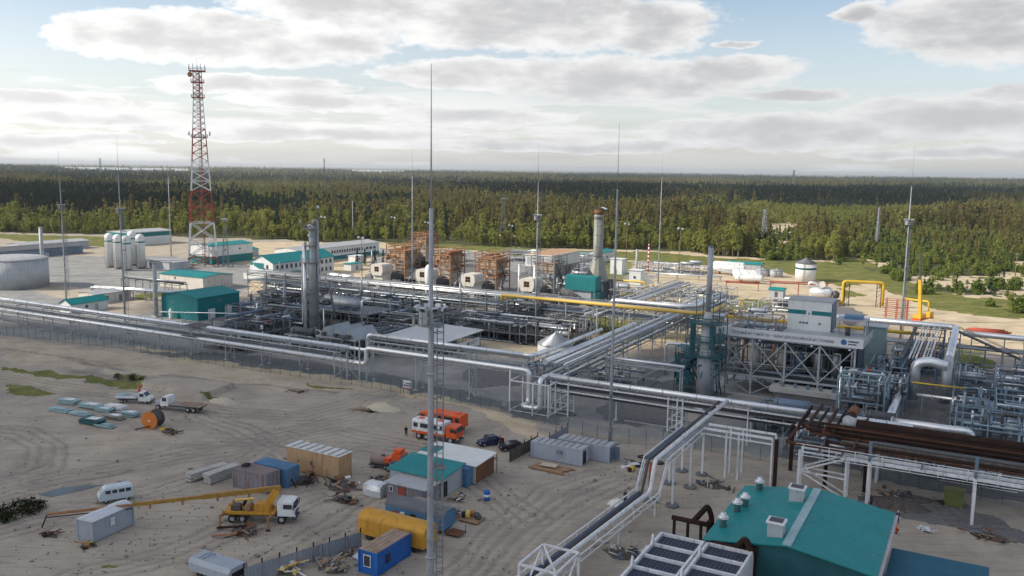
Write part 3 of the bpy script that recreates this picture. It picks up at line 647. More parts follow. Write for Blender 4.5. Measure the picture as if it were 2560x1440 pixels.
def rack(label, a0, b0, a1, b1, pipes, levels=(6.0,), width=3.0, spacing=9.0, m='steel_light', name='pipe_rack', brace=2, tray=(), beams=True, group=None, extra=0.0, cat='pipe rack', cw=.22, first=0.0):
    """a run of pipes on steel frames; pipes = (offset across, height, radius, material)"""
    p0, p1 = grid(a0, b0), grid(a1, b1); d = p1 - p0; L = d.length; rz = math.atan2(d.y, d.x)
    t = thing(name, label, cat, p0, rz, group); n = max(2, int(round(L / spacing)) + 1); hw = width / 2
    for i in range(n):
        x = first + (L - first) * i / (n - 1); mb = MB(); top = max(levels) + extra
        for s in (-1, 1): mb.bar((x, s * hw, -.1), (x, s * hw, top), cw)
        for z in levels: mb.bar((x, -hw - .35, z - .12), (x, hw + .35, z - .12), cw * .8, cw)
        if brace and i % brace == 0:
            mb.bar((x, -hw, .4), (x, hw, min(levels) - .3), cw * .45); mb.bar((x, hw, .4), (x, -hw, min(levels) - .3), cw * .45)
        part('support_frame', mb, m, t)
        f = MB()
        for s in (-1, 1): f.box((x, s * hw, .06), (.8, .8, .3))
        part('footing', f, 'concrete', t)
    if beams:
        for s in (-1, 1):
            for z in levels: part('beam', MB().bar((0, s * hw, z - .32), (L, s * hw, z - .32), .14, .24), m, t)
    for q in pipes:
        y, z, r, pm = q[:4]; x0, x1 = (q[4], q[5]) if len(q) > 4 else (-.6, L + .6); pp = part('pipe', MB().tube([(x0, y, z), (x1, y, z)], r, 10), pm, t)
        if r > .3:
            g = MB(); k = x0 + 4
            while k < x1: g.tube([(k - .06, y, z), (k + .06, y, z)], r + .025, 10); k += 6.0
            part('clamp_band', g, 'aluminium_dull', pp)
    for y, z, w, pm in tray:
        mb = MB().b2(0, L, y - w / 2, y + w / 2, z, z + .05)
        for s in (-1, 1): mb.b2(0, L, y + s * w / 2 - .02, y + s * w / 2 + .02, z + .05, z + .18)
        part('cable_tray', mb, pm, t)
    return t

def railing(t, x0, x1, y0, y1, z, m, sides='nsew', step=1.8, h=1.1, w=.06):
    mb = MB()
    runs = {'s': ((x0, y0), (x1, y0)), 'n': ((x0, y1), (x1, y1)), 'w': ((x0, y0), (x0, y1)), 'e': ((x1, y0), (x1, y1))}
    for k in sides:
        (ax, ay), (bx, by) = runs[k]; L = math.hypot(bx - ax, by - ay); n = max(1, int(L / step))
        for i in range(n + 1):
            x, y = ax + (bx - ax) * i / n, ay + (by - ay) * i / n; mb.bar((x, y, z), (x, y, z + h), w)
        for hh in (h * .5, h): mb.bar((ax, ay, z + hh), (bx, by, z + hh), w)
    return part('railing', mb, m, t)
def ladder(t, x, y, z0, z1, m, dy=1, cage=True, w=.5):
    mb = MB()
    for s in (-1, 1): mb.bar((x + s * w / 2, y, z0), (x + s * w / 2, y, z1), .07)
    z = z0 + .4
    while z < z1: mb.bar((x - w / 2, y, z), (x + w / 2, y, z), .045); z += .45
    if cage:
        z = z0 + 2.4
        while z < z1:
            mb.tube([(x - w / 2, y, z), (x - w * .8, y + dy * .45, z), (x, y + dy * .8, z), (x + w * .8, y + dy * .45, z), (x + w / 2, y, z)], .03, 4); z += 1.3
        for s in (-.8, .8): mb.bar((x + w * s, y + dy * .45, z0 + 2.4), (x + w * s, y + dy * .45, z1), .035)
    return part('ladder', mb, m, t)

def roof_gable(t, la, lb, h, rise, m, along='a', over=.4, thick=.14, name='roof', seams=True):
    """two roof slopes as separate slabs plus ridge cap; walls' gable triangles come with the wall part"""
    if along == 'a': q = [[(-over, -over, h - .02), (la + over, -over, h - .02), (la + over, lb / 2, h + rise), (-over, lb / 2, h + rise)], [(-over, lb / 2, h + rise), (la + over, lb / 2, h + rise), (la + over, lb + over, h - .02), (-over, lb + over, h - .02)]]
    else: q = [[(-over, -over, h - .02), (la / 2, -over, h + rise), (la / 2, lb + over, h + rise), (-over, lb + over, h - .02)], [(la / 2, -over, h + rise), (la + over, -over, h - .02), (la + over, lb + over, h - .02), (la / 2, lb + over, h + rise)]]
    r = MB()
    for k in q: r.slab([Vector(p) + Vector((0, 0, thick)) for p in k], thick)
    ro = part(name, r, m, t)
    if not seams: return ro
    rb = MB()                                    # standing seams
    for k in q:
        p0, p1, p2, p3 = (Vector(p) + Vector((0, 0, thick)) for p in k); e, f, e2, f2 = (p0, p1, p3, p2) if along == 'a' else (p0, p3, p1, p2)
        n = max(2, int((f - e).length / 1.1))
        for i in range(n + 1): rb.bar(e.lerp(f, i / n) + Vector((0, 0, .005)), e2.lerp(f2, i / n) + Vector((0, 0, .005)), .035, .035)
    part('roof_seam', rb, m, ro)
    return ro
def windows(t, spec, wall_m='glass', frame='steel_light'):
    """spec: (side, along, z, w, h) on walls x=0 'w', x=la 'e', y=0 's', y=lb 'n' of t['la'], t['lb']"""
    la, lb = t['la'], t['lb']
    for side, u, z, w, h in spec:
        if side in 'sn': y = 0 if side == 's' else lb; s = -1 if side == 's' else 1; c = (u, y + s * .03, z); d = (w, .10, h); dp = (w - .16, .05, h - .16); cp = (u, y + s * .07, z)
        else: x = 0 if side == 'w' else la; s = -1 if side == 'w' else 1; c = (x + s * .03, u, z); d = (.10, w, h); dp = (.05, w - .16, h - .16); cp = (x + s * .07, u, z)
        wn = part('window', MB().box(c, d), frame, t); part('pane', MB().box(cp, dp), wall_m, wn)
def building(label, a, b, la, lb, h, roof='flat', rise=1.5, wall='white_panel', roof_m='teal_roof', along='a', wins=(), doors=(), roof_seams=True, name='building', cat='building', over=.35, band=None, group=None, seams=True):
    t = thing(name, label, cat, grid(a, b), GR, group); t['la'] = float(la); t['lb'] = float(lb)
    w = MB()
    if roof == 'gable':
        if along == 'a': poly = [(0, 0), (lb, 0), (lb, h), (lb / 2, h + rise), (0, h)]; vs = [(x, y, z) for x in (0, la) for y, z in poly]
        else: poly = [(0, 0), (la, 0), (la, h), (la / 2, h + rise), (0, h)]; vs = [(x, y, z) for y in (0, lb) for x, z in poly]
        n = 5; w.add(vs, [tuple(range(n)), tuple(range(n, 2 * n))[::-1]] + [(i, n + i, n + (i + 1) % n, (i + 1) % n) for i in range(n)])
        part('wall', w, wall, t); roof_gable(t, la, lb, h, rise, roof_m, along, over, seams=roof_seams)
    elif roof == 'shed':
        w.add([(0, 0, 0), (la, 0, 0), (la, lb, 0), (0, lb, 0), (0, 0, h), (la, 0, h), (la, lb, h + rise), (0, lb, h + rise)], [(3, 2, 1, 0), (4, 5, 6, 7), (0, 1, 5, 4), (1, 2, 6, 5), (2, 3, 7, 6), (3, 0, 4, 7)])
        part('wall', w, wall, t); part('roof', MB().slab([(-over, -over, h + .16), (la + over, -over, h + .16), (la + over, lb + over, h + rise + .16), (-over, lb + over, h + rise + .16)], .14), roof_m, t)
    else:
        w.b2(0, la, 0, lb, 0, h); part('wall', w, wall, t)
        part('roof', MB().b2(-over, la + over, -over, lb + over, h + .003, h + .22), roof_m, t)
    if seams:                                    # panel joints stand proud of the wall
        j = MB(); n = int(la / 2.4)
        for i in range(1, n):
            for y in (-.012, lb + .012): j.b2(i * la / n - .03, i * la / n + .03, y - .01, y + .01, .1, h - .05)
        n = int(lb / 2.4)
        for i in range(1, n):
            for x in (-.012, la + .012): j.b2(x - .01, x + .01, i * lb / n - .03, i * lb / n + .03, .1, h - .05)
        if j.v: part('panel_joint', j, wall, t)
    if band: z0, z1, bm = band; part('colour_band', MB().b2(-.03, la + .03, -.03, lb + .03, z0, z1), bm, t)
    windows(t, wins)
    for side, u, w_, h_, m in doors:
        y = 0 if side == 's' else lb; x = 0 if side == 'w' else la
        c, d = ((u, y + (-.05 if side == 's' else .05), h_ / 2), (w_, .12, h_)) if side in 'sn' else ((x + (-.05 if side == 'w' else .05), u, h_ / 2), (.12, w_, h_))
        dr = part('door', MB().box(c, d), m, t); hc = Vector(c) + (Vector((w_ * .35, -.1 if side == 's' else .1, -.05)) if side in 'sn' else Vector((-.1 if side == 'w' else .1, w_ * .35, -.05)))
        part('handle', MB().box(hc, (.12, .12, .12)), 'steel_dark', dr)
    return t

def vtank(label, a, b, r, h, roof=1.0, m='white_panel', roof_m='grey_roof', stripe=None, name='storage_tank', rail=True, ladder_m='steel_grey', n=36, group=None, dome=False):
    t = thing(name, label, 'tank', grid(a, b), GR, group)
    part('shell', MB().lathe((0, 0, 0), [(r, 0), (r, h)], n), m, t)
    pr = [(r + .12, h), (r + .12, h + .12)] + ([(r * math.cos(k * .26), h + .12 + roof * math.sin(k * .26)) for k in range(1, 6)] + [(.05, h + .12 + roof)] if dome else [(.25, h + .12 + roof), (.2, h + .5 + roof)])
    part('roof', MB().lathe((0, 0, 0), pr, n), roof_m, t)
    rg = MB(); z = 1.8
    while z < h - .5: rg.lathe((0, 0, 0), [(r + .015, z), (r + .015, z + .06)], n); z += 1.8
    part('weld_ring', rg, m, t)
    if stripe: z0, z1, sm = stripe; part('stripe', MB().lathe((0, 0, 0), [(r + .03, z0), (r + .03, z1)], n), sm, t)
    if rail:
        mb = MB(); k = max(12, int(r * 3)); pts = [(r * 1.01 * math.cos(6.2832 * i / k), r * 1.01 * math.sin(6.2832 * i / k), h + .1) for i in range(k)]
        for i in range(k):
            p, q = Vector(pts[i]), Vector(pts[(i + 1) % k]); mb.bar(p, p + V(0, 0, 1.1), .05); mb.bar(p + V(0, 0, 1.1), q + V(0, 0, 1.1), .05); mb.bar(p + V(0, 0, .55), q + V(0, 0, .55), .04)
        part('railing', mb, ladder_m, t)
    ladder(t, 0, -r - .25, 0, h + 1.1, ladder_m, -1)
    return t
def hvessel(label, a, b, z, r, L, m='aluminium', name='pressure_vessel', rz=GR, nozz=3, group=None, saddle='steel_grey', cat='vessel'):
    t = thing(name, label, cat, grid(a, b), rz, group); e = r * .55
    prof = [(.02, -L / 2 - e), (r * .55, -L / 2 - e * .8), (r * .88, -L / 2 - e * .4), (r, -L / 2), (r, L / 2), (r * .88, L / 2 + e * .4), (r * .55, L / 2 + e * .8), (.02, L / 2 + e)]
    part('shell', MB().lathe((0, 0, z + r), prof, 18, 'X'), m, t)
    part('band', MB().lathe((0, 0, z + r), [(r + .02, -L * .25), (r + .02, -L * .25 + .12)], 18, 'X').lathe((0, 0, z + r), [(r + .02, L * .2), (r + .02, L * .2 + .12)], 18, 'X'), 'aluminium_dull', t)
    for s in (-1, 1):
        mb = MB().b2(s * L * .32 - .15, s * L * .32 + .15, -r * .8, r * .8, z * .0, z + r * .45) if z < 1.5 else MB().b2(s * L * .32 - .15, s * L * .32 + .15, -r * .8, r * .8, z - .4, z + r * .45)
        part('saddle', mb, saddle, t)
    for i in range(nozz):
        x = -L * .35 + L * .7 * i / max(1, nozz - 1); part('nozzle', MB().tube([(x, 0, z + r * 1.9), (x, 0, z + r * 2 + .55)], .16, 8).tube([(x, 0, z + r * 2 + .5), (x, 0, z + r * 2 + .6)], .26, 8), 'aluminium_dull', t)
    return t

def mast(label, px, py, H_=52.5, platform=33.0, r0=.28, lamps=8):
    c = at(px, py); t = thing('lightning_mast', label, 'mast', c, R(20), 'slender lightning masts around the plant')
    part('pole', MB().tube([(0, 0, 0), (0, 0, H_ * .28), (0, 0, H_ * .56), (0, 0, H_ * .80)], r0, 12, True, r0 * .42), 'steel_mast', t)
    part('spike', MB().tube([(0, 0, H_ * .80), (0, 0, H_ * .9), (0, 0, H_)], r0 * .22, 6, True, .02), 'steel_mast', t)
    part('footing', MB().b2(-1.1, 1.1, -1.1, 1.1, -.2, .25), 'concrete', t)
    part('flange', MB().lathe((0, 0, H_ * .28), [(r0 * 1.15, -.1), (r0 * 1.15, .1)], 12).lathe((0, 0, H_ * .56), [(r0 * .9, -.1), (r0 * .9, .1)], 12), 'steel_mast', t)
    if platform:
        z = platform; R_ = 1.0
        part('platform', MB().lathe((0, 0, z), [(.25, -.15), (R_, -.05), (R_, .05), (.3, .05)], 14), 'steel_grey', t)
        mb = MB()
        for k in range(10):
            w, w2 = 6.2832 * k / 10, 6.2832 * (k + 1) / 10; p, q = V(R_ * math.cos(w), R_ * math.sin(w), z), V(R_ * math.cos(w2), R_ * math.sin(w2), z)
            mb.bar(p, p + V(0, 0, 1.15), .05); mb.bar(p + V(0, 0, 1.15), q + V(0, 0, 1.15), .05); mb.bar(p + V(0, 0, .6), q + V(0, 0, .6), .05)
        part('railing', mb, 'steel_grey', t)
        for k in range(lamps):
            w = 6.2832 * k / lamps; c_ = V(1.12 * math.cos(w), 1.12 * math.sin(w), z + 1.3); l = part('floodlight', MB().box(c_, (.2, .42, .34), w, 0, .5), 'lamp_grey', t)
            part('lens', MB().box(c_ + V(math.cos(w) * .11, math.sin(w) * .11, -.05), (.03, .36, .28), w, 0, .5), 'glass', l)
        part('control_cabinet', MB().b2(-.85, -.38, -.3, .3, z + .05, z + 1.3), 'lamp_grey', t)
        ladder(t, 0.75, 0, 1.5, z, 'steel_grey', 1)
        for zz in (z * .33, z * .66): part('rest_platform', MB().b2(.2, 1.2, -.5, .5, zz, zz + .06), 'steel_grey', t)
    return t
mat('steel_mast', (0.36, 0.38, 0.42), 0.5, 0.25, 0.3, 0.25, (0.16, 0.17, 0.24), 0.35)

def light_pole(label, px, py, H_, lamps=4, m='rust_pole', spread=1.3):
    c = at(px, py); t = thing('floodlight_pole', label, 'light pole', c, R(35), 'floodlight poles among the plant buildings')
    part('pole', MB().tube([(0, 0, -.1), (0, 0, H_)], .17, 8, True, .10), m, t); part('crossarm', MB().bar((-spread, 0, H_ - .3), (spread, 0, H_ - .3), .14).bar((0, -spread * .8, H_ - .6), (0, spread * .8, H_ - .6), .14), 'steel_dark', t)
    for k in range(lamps):
        x, y = ((-spread, 0), (spread, 0), (0, -spread * .8), (0, spread * .8))[k % 4]; z = H_ + .12 - (.3 if k > 1 else 0)
        part('floodlight', MB().box((x, y, z), (.75, .6, .62), k * 1.2, .45), 'steel_dark' if k % 2 else 'lamp_grey', t)
    return t
mat('rust_pole', (0.20, 0.14, 0.10), 0.75, 0.1, 0.35, 0.5, (0.30, 0.27, 0.24), 0.3)

def lattice(t, w0, w1, z0, z1, n, m, th=.16, legs=True, name='lattice', both=True):
    """square lattice shaft section: four legs with X bracing"""
    lg = MB(); br = MB()
    def cor(z, k):
        w = (w0 + (w1 - w0) * (z - z0) / (z1 - z0)) / 2; return V((-w, w, w, -w)[k], (-w, -w, w, w)[k], z)
    for k in range(4): lg.bar(cor(z0, k), cor(z1, k), th)
    for i in range(n):
        za, zb = z0 + (z1 - z0) * i / n, z0 + (z1 - z0) * (i + 1) / n
        for k in range(4):
            k2 = (k + 1) % 4; br.bar(cor(za, k), cor(zb, k2), th * .62)
            if both: br.bar(cor(za, k2), cor(zb, k), th * .62)
            br.bar(cor(zb, k), cor(zb, k2), th * .55)
    part(name + '_leg', lg, m, t); part(name + '_bracing', br, m, t)

def pipework(label, a, b, la, lb, h, seed, n=26, mats=('aluminium', 'aluminium_dull', 'steel_grey', 'steel_blue'), frame='steel_grey', vessels=2, name='process_skid', cat='process skid', group=None, deck=True, rmax=.22):
    """a process unit: steel frame with decks, exchangers and orthogonal piping that starts and ends on equipment"""
    r = random.Random(seed); t = thing(name, label, cat, grid(a, b), GR, group)
    nx, ny = max(2, int(la / 4.5) + 1), max(2, int(lb / 4.5) + 1); lv = [h * .5, h] if h > 4.5 else [h]
    fr = MB()
    for i in range(nx):
        for j in range(ny):
            x, y = la * i / (nx - 1), lb * j / (ny - 1)
            if (i in (0, nx - 1) or j in (0, ny - 1)) or r.random() < .5: part('column', MB().bar((x, y, -.05), (x, y, h * r.choice((1, 1, .62))), .2), frame, t)
    for z in lv:
        for i in range(nx): fr.bar((la * i / (nx - 1), 0, z), (la * i / (nx - 1), lb, z), .13, .2)
        for j in range(ny): fr.bar((0, lb * j / (ny - 1), z - .01), (la, lb * j / (ny - 1), z - .01), .13, .2)
    part('frame_beam', fr, frame, t)
    if deck:
        x0 = r.uniform(0, la * .3); x1 = r.uniform(la * .6, la); part('deck', MB().b2(x0, x1, 0.1, lb * .55, lv[0] + .11, lv[0] + .16), 'steel_dark', t)
        railing(t, x0, x1, .1, lb * .55, lv[0] + .16, frame)
    part('slab', MB().b2(-.6, la + .6, -.6, lb + .6, -.1, .12), 'concrete_dark', t)
    for k in range(vessels):
        z = r.choice([.7, lv[0] + .3]); rr = r.uniform(.5, .95); L = r.uniform(3, min(7, la * .7)); x, y = r.uniform(L / 2, max(L / 2 + .1, la - L / 2)), r.uniform(1, lb - 1); e = rr * .5
        v = part('exchanger', MB().lathe((x, y, z + rr), [(.02, -L / 2 - e), (rr * .7, -L / 2 - e * .6), (rr, -L / 2), (rr, L / 2), (rr * .7, L / 2 + e * .6), (.02, L / 2 + e)], 14, 'X'), r.choice(mats), t)
        part('flange', MB().lathe((x, y, z + rr), [(rr + .12, L / 2 - .3), (rr + .12, L / 2 - .15)], 14, 'X').lathe((x, y, z + rr), [(rr + .12, -L / 2 + .3), (rr + .12, -L / 2 + .45)], 14, 'X'), 'steel_grey', v)
        part('saddle', MB().b2(x - L * .3 - .1, x - L * .3 + .1, y - rr * .7, y + rr * .7, z - .6, z + .3).b2(x + L * .3 - .1, x + L * .3 + .1, y - rr * .7, y + rr * .7, z - .6, z + .3), frame, v)
    for k in range(n):
        rad = r.uniform(.07, rmax); x, y, z = r.uniform(0, la), r.uniform(0, lb), r.uniform(.3, h + .6); pts = [V(x, y, max(.1, r.choice([.1, z])))]
        for q in range(r.randint(2, 4)):
            ax = r.randint(0, 2); p = pts[-1].copy()
            if ax == 0: p.x = r.uniform(-.3, la + .3)
            elif ax == 1: p.y = r.uniform(-.3, lb + .3)
            else: p.z = r.uniform(.4, h + 1.0)
            if (p - pts[-1]).length > .8: pts.append(p)
        if len(pts) < 2: pts.append(pts[0] + V(0, 0, h * .6))
        pp = part('pipe', MB().tube(bend(pts, .3), rad, 8), r.choice(mats), t)
        if k % 4 == 0:
            m_ = (pts[0] + pts[1]) / 2; part('valve', MB().lathe(m_, [(.05, -.3), (rad * 1.9, -.22), (rad * 1.9, .22), (.05, .3)], 8).tube([m_, m_ + V(0, 0, .7)], .05, 6).lathe(m_ + V(0, 0, .7), [(.25, -.03), (.25, .03)], 8), r.choice(['steel_blue', 'steel_dark', 'red_oxide', 'steel_grey']), pp)
    return t

def ab(px, py, z=0.0):
    p = at(px, py, z); return p.x * CG + p.y * SG, -p.x * SG + p.y * CG

# ------------------------------------------------------------------ main pipe rack along the fence
BR = 144.0
t = rack('long low pipe rack with two bright insulated lines beside the green mesh fence', -300, BR, -119, BR,
         [(.9, 6.42, .48, 'aluminium'), (-1.55, 4.1, .44, 'aluminium'), (-.55, 4.0, .2, 'aluminium'), (1.5, 4.0, .22, 'aluminium_dull'), (0.3, 4.0, .22, 'aluminium_dull'), (-.4, 6.2, .12, 'aluminium_dull')],
         (3.6, 5.9), 2.6, 11.0, 'steel_light', brace=1, tray=((0.9, 4.4, .5, 'steel_grey'),), cw=.17)
for k in range(16): part('pipe_bracket', MB().bar((4 + k * 11, -2.2, 3.55), (4 + k * 11, 1.2, 3.55), .12).bar((4 + k * 11, -.2, 5.85), (4 + k * 11, 1.8, 5.85), .12), 'steel_light', t)
part('crossover_walkway', MB().b2(134, 139, -2.2, 2.4, 6.9, 7.0).b2(134, 139, -3, -2.2, 4.6, 4.7), 'steel_dark', t); railing(t, 134, 139, -2.2, 2.4, 7.0, 'steel_grey', 'we')
t = rack('raised pipe bridge with crossed bracing behind the white notice board', -112, BR, -74, BR,
         [(.9, 9.75, .40, 'aluminium', 0, 36), (.3, 7.3, .2, 'aluminium_dull'), (1.5, 7.3, .18, 'aluminium_dull')], (7.0, 9.3), 2.6, 12.0, 'steel_light', brace=1, tray=((-.3, 9.4, .5, 'steel_grey'),), cw=.2)
for y in (-1.3, 1.3):
    tr = MB()
    for k in range(12): x = 1 + k * 3.1; tr.bar((x, y, 7.0), (x + 1.55, y, 9.2), .08); tr.bar((x + 1.55, y, 9.2), (x + 3.1, y, 7.0), .08)
    part('truss_bracing', tr, 'steel_light', t)
pipe(t, [(-7, -1.55, 4.05), (.2, -1.55, 4.05), (.2, -1.55, 7.45), (36, -1.55, 7.45), (38.6, -1.55, 7.45), (38.6, -1.55, 1.2), (38.6, -4.4, 1.2), (42.4, -4.4, 1.2), (42.4, -4.4, 6.9), (42.4, -1.0, 6.9), (46, -1.0, 6.9)], .46, 'aluminium', 12, br=1.0)
pipe(t, [(-7, .9, 6.35), (-1.2, .9, 6.35), (-1.2, .9, 9.75), (.5, .9, 9.75)], .40, 'aluminium', br=.9)
pipe(t, [(36, .9, 9.75), (38, .9, 9.75), (38, 6, 9.75)], .40, 'aluminium', br=.9)
e = MB()
for x in (-8, -4.6, -1.2):
    for y in (-2, 2): e.bar((x, y, 0), (x, y, 9.4 if x > -3 else 6), .2)
for y in (-2, 2): e.bar((-8, y, .4), (-1.2, y, 5.8), .1); e.bar((-1.2, y, .4), (-8, y, 5.8), .1)
part('anchor_frame', e, 'steel_light', t)
fr = MB()
for x in (36.6, 41.4, 44.6):
    for y in (-5.4, -.2): fr.bar((x, y, 0), (x, y, 6.2 if x > 37 else 8), .24)
    fr.bar((x, -5.4, 6.1), (x, -.2, 6.1), .2); fr.bar((x, -5.4, .5), (x, -.2, .5), .14)
for y in (-5.4, -.2): fr.bar((36.6, y, 6.1), (44.6, y, 6.1), .2); fr.bar((36.6, y, .5), (44.6, y, .5), .14)
part('expansion_loop_frame', fr, 'steel_white', t)
t = rack('single large silver pipeline on tall white lattice supports beside the loop road', -68.5, 143, -8, 143,
         [(-.6, 6.9, .46, 'aluminium'), (1.0, 6.6, .16, 'aluminium_dull'), (1.5, 6.6, .14, 'steel_blue')], (5.0, 6.3), 2.4, 11.5, 'steel_white', brace=9, tray=((-.7, 5.1, .6, 'steel_dark'), (.2, 5.1, .6, 'steel_dark'), (1.0, 5.1, .5, 'steel_dark'), (-.1, 3.9, .7, 'steel_dark'), (.8, 3.9, .6, 'steel_dark')), cw=.2)
for x0 in (22.6, 1.0, 46):
    mb = MB()
    for x in (x0, x0 + 2.6):
        for y in (-1.3, 1.3): mb.bar((x, y, 0), (x, y, 6.3), .2)
    for y in (-1.3, 1.3):
        for z0, z1 in ((.4, 2.4), (2.4, 4.4)): mb.bar((x0, y, z0), (x0 + 2.6, y, z1), .11); mb.bar((x0, y, z1), (x0 + 2.6, y, z1), .11)
        mb.bar((x0, y, .4), (x0 + 2.6, y, .4), .11)
    part('lattice_tower', mb, 'steel_white', t)
    part('footing', MB().lathe((x0, 0, 0), [(1.1, -.1), (1.0, .22)], 14).lathe((x0 + 2.6, 0, 0), [(1.1, -.1), (1.0, .22)], 14), 'concrete_dark', t)

# perpendicular rack going back into the plant
rack('broad pipe rack running back past the cone-roofed tank', -71, 148, -71, 262, [(2.7, 9.7, .40, 'aluminium', -2, 30), (.9, 8.6, .62, 'aluminium', -2, 46), (-.6, 8.3, .3, 'aluminium'), (-1.6, 8.2, .22, 'aluminium_dull'), (-2.5, 8.2, .25, 'aluminium'), (-3.4, 8.2, .2, 'aluminium_dull'), (1.8, 6.1, .3, 'aluminium_dull'), (.4, 6.1, .28, 'aluminium'), (-1.0, 6.1, .24, 'aluminium_dull'), (-2.4, 6.1, .3, 'aluminium')],
     (5.6, 7.8), 6.4, 9.5, 'steel_light', tray=((-3.0, 6.0, .6, 'steel_grey'),), brace=3)
t = rack('grey pipe rack with a ladder-like cable bridge behind the yellow gas line', -92, 214, -92, 296, [(1.4, 6.4, .3, 'aluminium'), (.3, 6.3, .24, 'aluminium_dull'), (-.8, 6.3, .2, 'aluminium_dull'), (-1.6, 6.4, .32, 'aluminium')], (4.4, 5.9), 4.2, 9, 'steel_light', brace=3, tray=((2.2, 7.0, .8, 'steel_light'),))
for k in range(40): part('rung', MB().bar((k * 2.0 + 1, 1.8, 7.25), (k * 2.0 + 1, 2.6, 7.25), .12), 'steel_light', t)
rack('wide two-tier pipe rack crossing the plant under the yellow gas line', -222, 222, -58, 222,
     [(-3.6 + .75 * k, 8.15 + (.12 if k % 3 == 0 else 0), (.12, .2, .15, .26, .14)[k % 5], ('aluminium', 'aluminium_dull', 'steel_grey', 'aluminium', 'aluminium_dull', 'rust_orange')[k % 6]) for k in range(10)] +
     [(-3.6 + .9 * k, 5.75, (.22, .3, .16, .2)[k % 4], ('aluminium_dull', 'steel_blue', 'aluminium', 'steel_grey')[k % 4]) for k in range(8)], (5.4, 7.8), 8, 8.5, 'steel_grey', brace=3, tray=((3.3, 8.6, .8, 'steel_grey'), (-3.9, 9.1, .5, 'steel_light')), extra=1.3)
t = thing('gas_pipeline', 'long yellow gas pipeline carried high above the grey pipe rack', 'pipeline', grid(-117, 209))
pipe(t, [(.4, 6, 8.8), (.4, 0, 9.0), (.4, 0, 10.2), (56, 0, 10.2), (58, 4, 10.2), (58, 18, 10.2)], .46, 'yellow_pipe', 12, br=.9)
for k in range(7): part('support_post', MB().bar((2 + k * 9, 0, -.1), (2 + k * 9, 0, 9.7), .22).bar((2 + k * 9, -1, 9.65), (2 + k * 9, 1, 9.65), .18), 'steel_light', t)
t = thing('silver_pipeline', 'thick silver pipe lying just behind the yellow gas pipeline', 'pipeline', grid(-90, 224))
pipe(t, [(0, 2.5, 7), (0, 0, 9.2), (20, 0, 9.2), (23, 3, 9.2), (23, 20, 9.2)], .62, 'aluminium', 12, br=1.2)
for k in range(4): part('support_post', MB().bar((2 + k * 6, 0, -.1), (2 + k * 6, 0, 8.6), .22).bar((2 + k * 6, -1, 8.55), (2 + k * 6, 1, 8.55), .18), 'steel_light', t)
t = rack('low pipe rack with small lines in front of the teal process hall', -205, 168, -168, 186, [(0, 3.0, .14, 'aluminium')], (2.8,), .3, 7, 'steel_light', beams=False, brace=0, cw=.12, name='pipe_line', cat='pipe line')
rack('pipe bundle bending round behind the round white tank', -262, 188, -228, 196, [(0.6, 3.6, .3, 'aluminium'), (-.3, 3.5, .26, 'aluminium_dull'), (-1.0, 3.5, .3, 'aluminium')], (3.1,), 3, 7, 'steel_grey', brace=3)
rack('dull pipe rack leading from the tank farm to the white teal-roofed hall', -270, 206, -240, 206, [(0.6, 4.6, .3, 'aluminium_dull'), (-.5, 4.5, .3, 'steel_dark')], (4.1,), 3, 7, 'steel_grey', brace=3)

# ------------------------------------------------------------------ tanks, vessels and columns
a, b = ab(38, 716); vtank('large round white tank with domed roof behind the fence rack', a, b, 11.2, 10.2, 1.1, 'tank_grey' if mat('tank_grey', (.43, .45, .48), .55, .1, .15, .3, (.30, .30, .30), .35, True) else '', 'grey_roof', None, 'storage_tank', True, 'steel_light', 48, None, True)
for i, (px, py, lb_) in enumerate(((276, 668, 'tall white domed gas vessel, first of the row from the dark shed'), (297, 672, 'tall white domed gas vessel, second from the dark shed'), (318, 676, 'tall white domed gas vessel in the middle of the row'), (333, 664, 'tall white domed gas vessel standing back between two others'), (353, 671, 'tall white domed gas vessel, last of the row towards the lattice tower'))):
    a, b = ab(px, py); t = thing('gas_vessel', lb_, 'vessel', grid(a, b), GR, 'row of tall white gas vessels'); h = 13.2 if i != 3 else 13.8; r_ = 1.9
    part('shell', MB().lathe((0, 0, 0), [(r_, .8), (r_, h), (r_ * .9, h + .7), (r_ * .62, h + 1.35), (r_ * .3, h + 1.65), (.03, h + 1.75)], 22), 'white_panel', t); part('stripe', MB().lathe((0, 0, 0), [(r_ + .02, h - 2.0), (r_ + .02, h - 1.4)], 22), 'teal', t)
    part('skirt', MB().lathe((0, 0, 0), [(r_ * .9, 0), (r_ * .9, .8)], 16), 'steel_grey', t); ladder(t, 0, -r_ - .25, 0, h, 'steel_grey', -1); pipe(t, [(1.2, -1.4, h), (1.2, -2.3, h), (1.2, -2.3, .4), (1.2, -4, .4)], .12, 'aluminium')
def chimney(label, a, b, r0, r1, h, m='steel_light', top=None, name='vent_stack', stays=True, cat='stack'):
    t = thing(name, label, cat, grid(a, b)); part('shaft', MB().tube([(0, 0, -.1), (0, 0, h)], r0, 14, True, r1), m, t); part('base_plate', MB().b2(-r0 * 1.8, r0 * 1.8, -r0 * 1.8, r0 * 1.8, -.1, .3), 'concrete', t)
    part('rim', MB().lathe((0, 0, h), [(r1 * 1.12, -.35), (r1 * 1.12, .02), (r1 * .8, .02), (r1 * .8, -.35)], 14), top or m, t)
    for z in (h * .33, h * .66): part('flange', MB().lathe((0, 0, z), [(r0 * 1.12, -.08), (r0 * 1.12, .08)], 14), 'steel_grey', t)
    return t
a, b = ab(108, 690); chimney('plain grey steel stack behind the round white tank', a, b, .72, .68, 19.5)
chimney('grey steel stack beside the teal process hall', -213.8, 173.2, .62, .6, 16.2)
a, b = ab(1297, 748); chimney('slim white exhaust pipe, one of two between the compressors and the teal filter house', a, b, .38, .38, 12.2, 'white_paint')
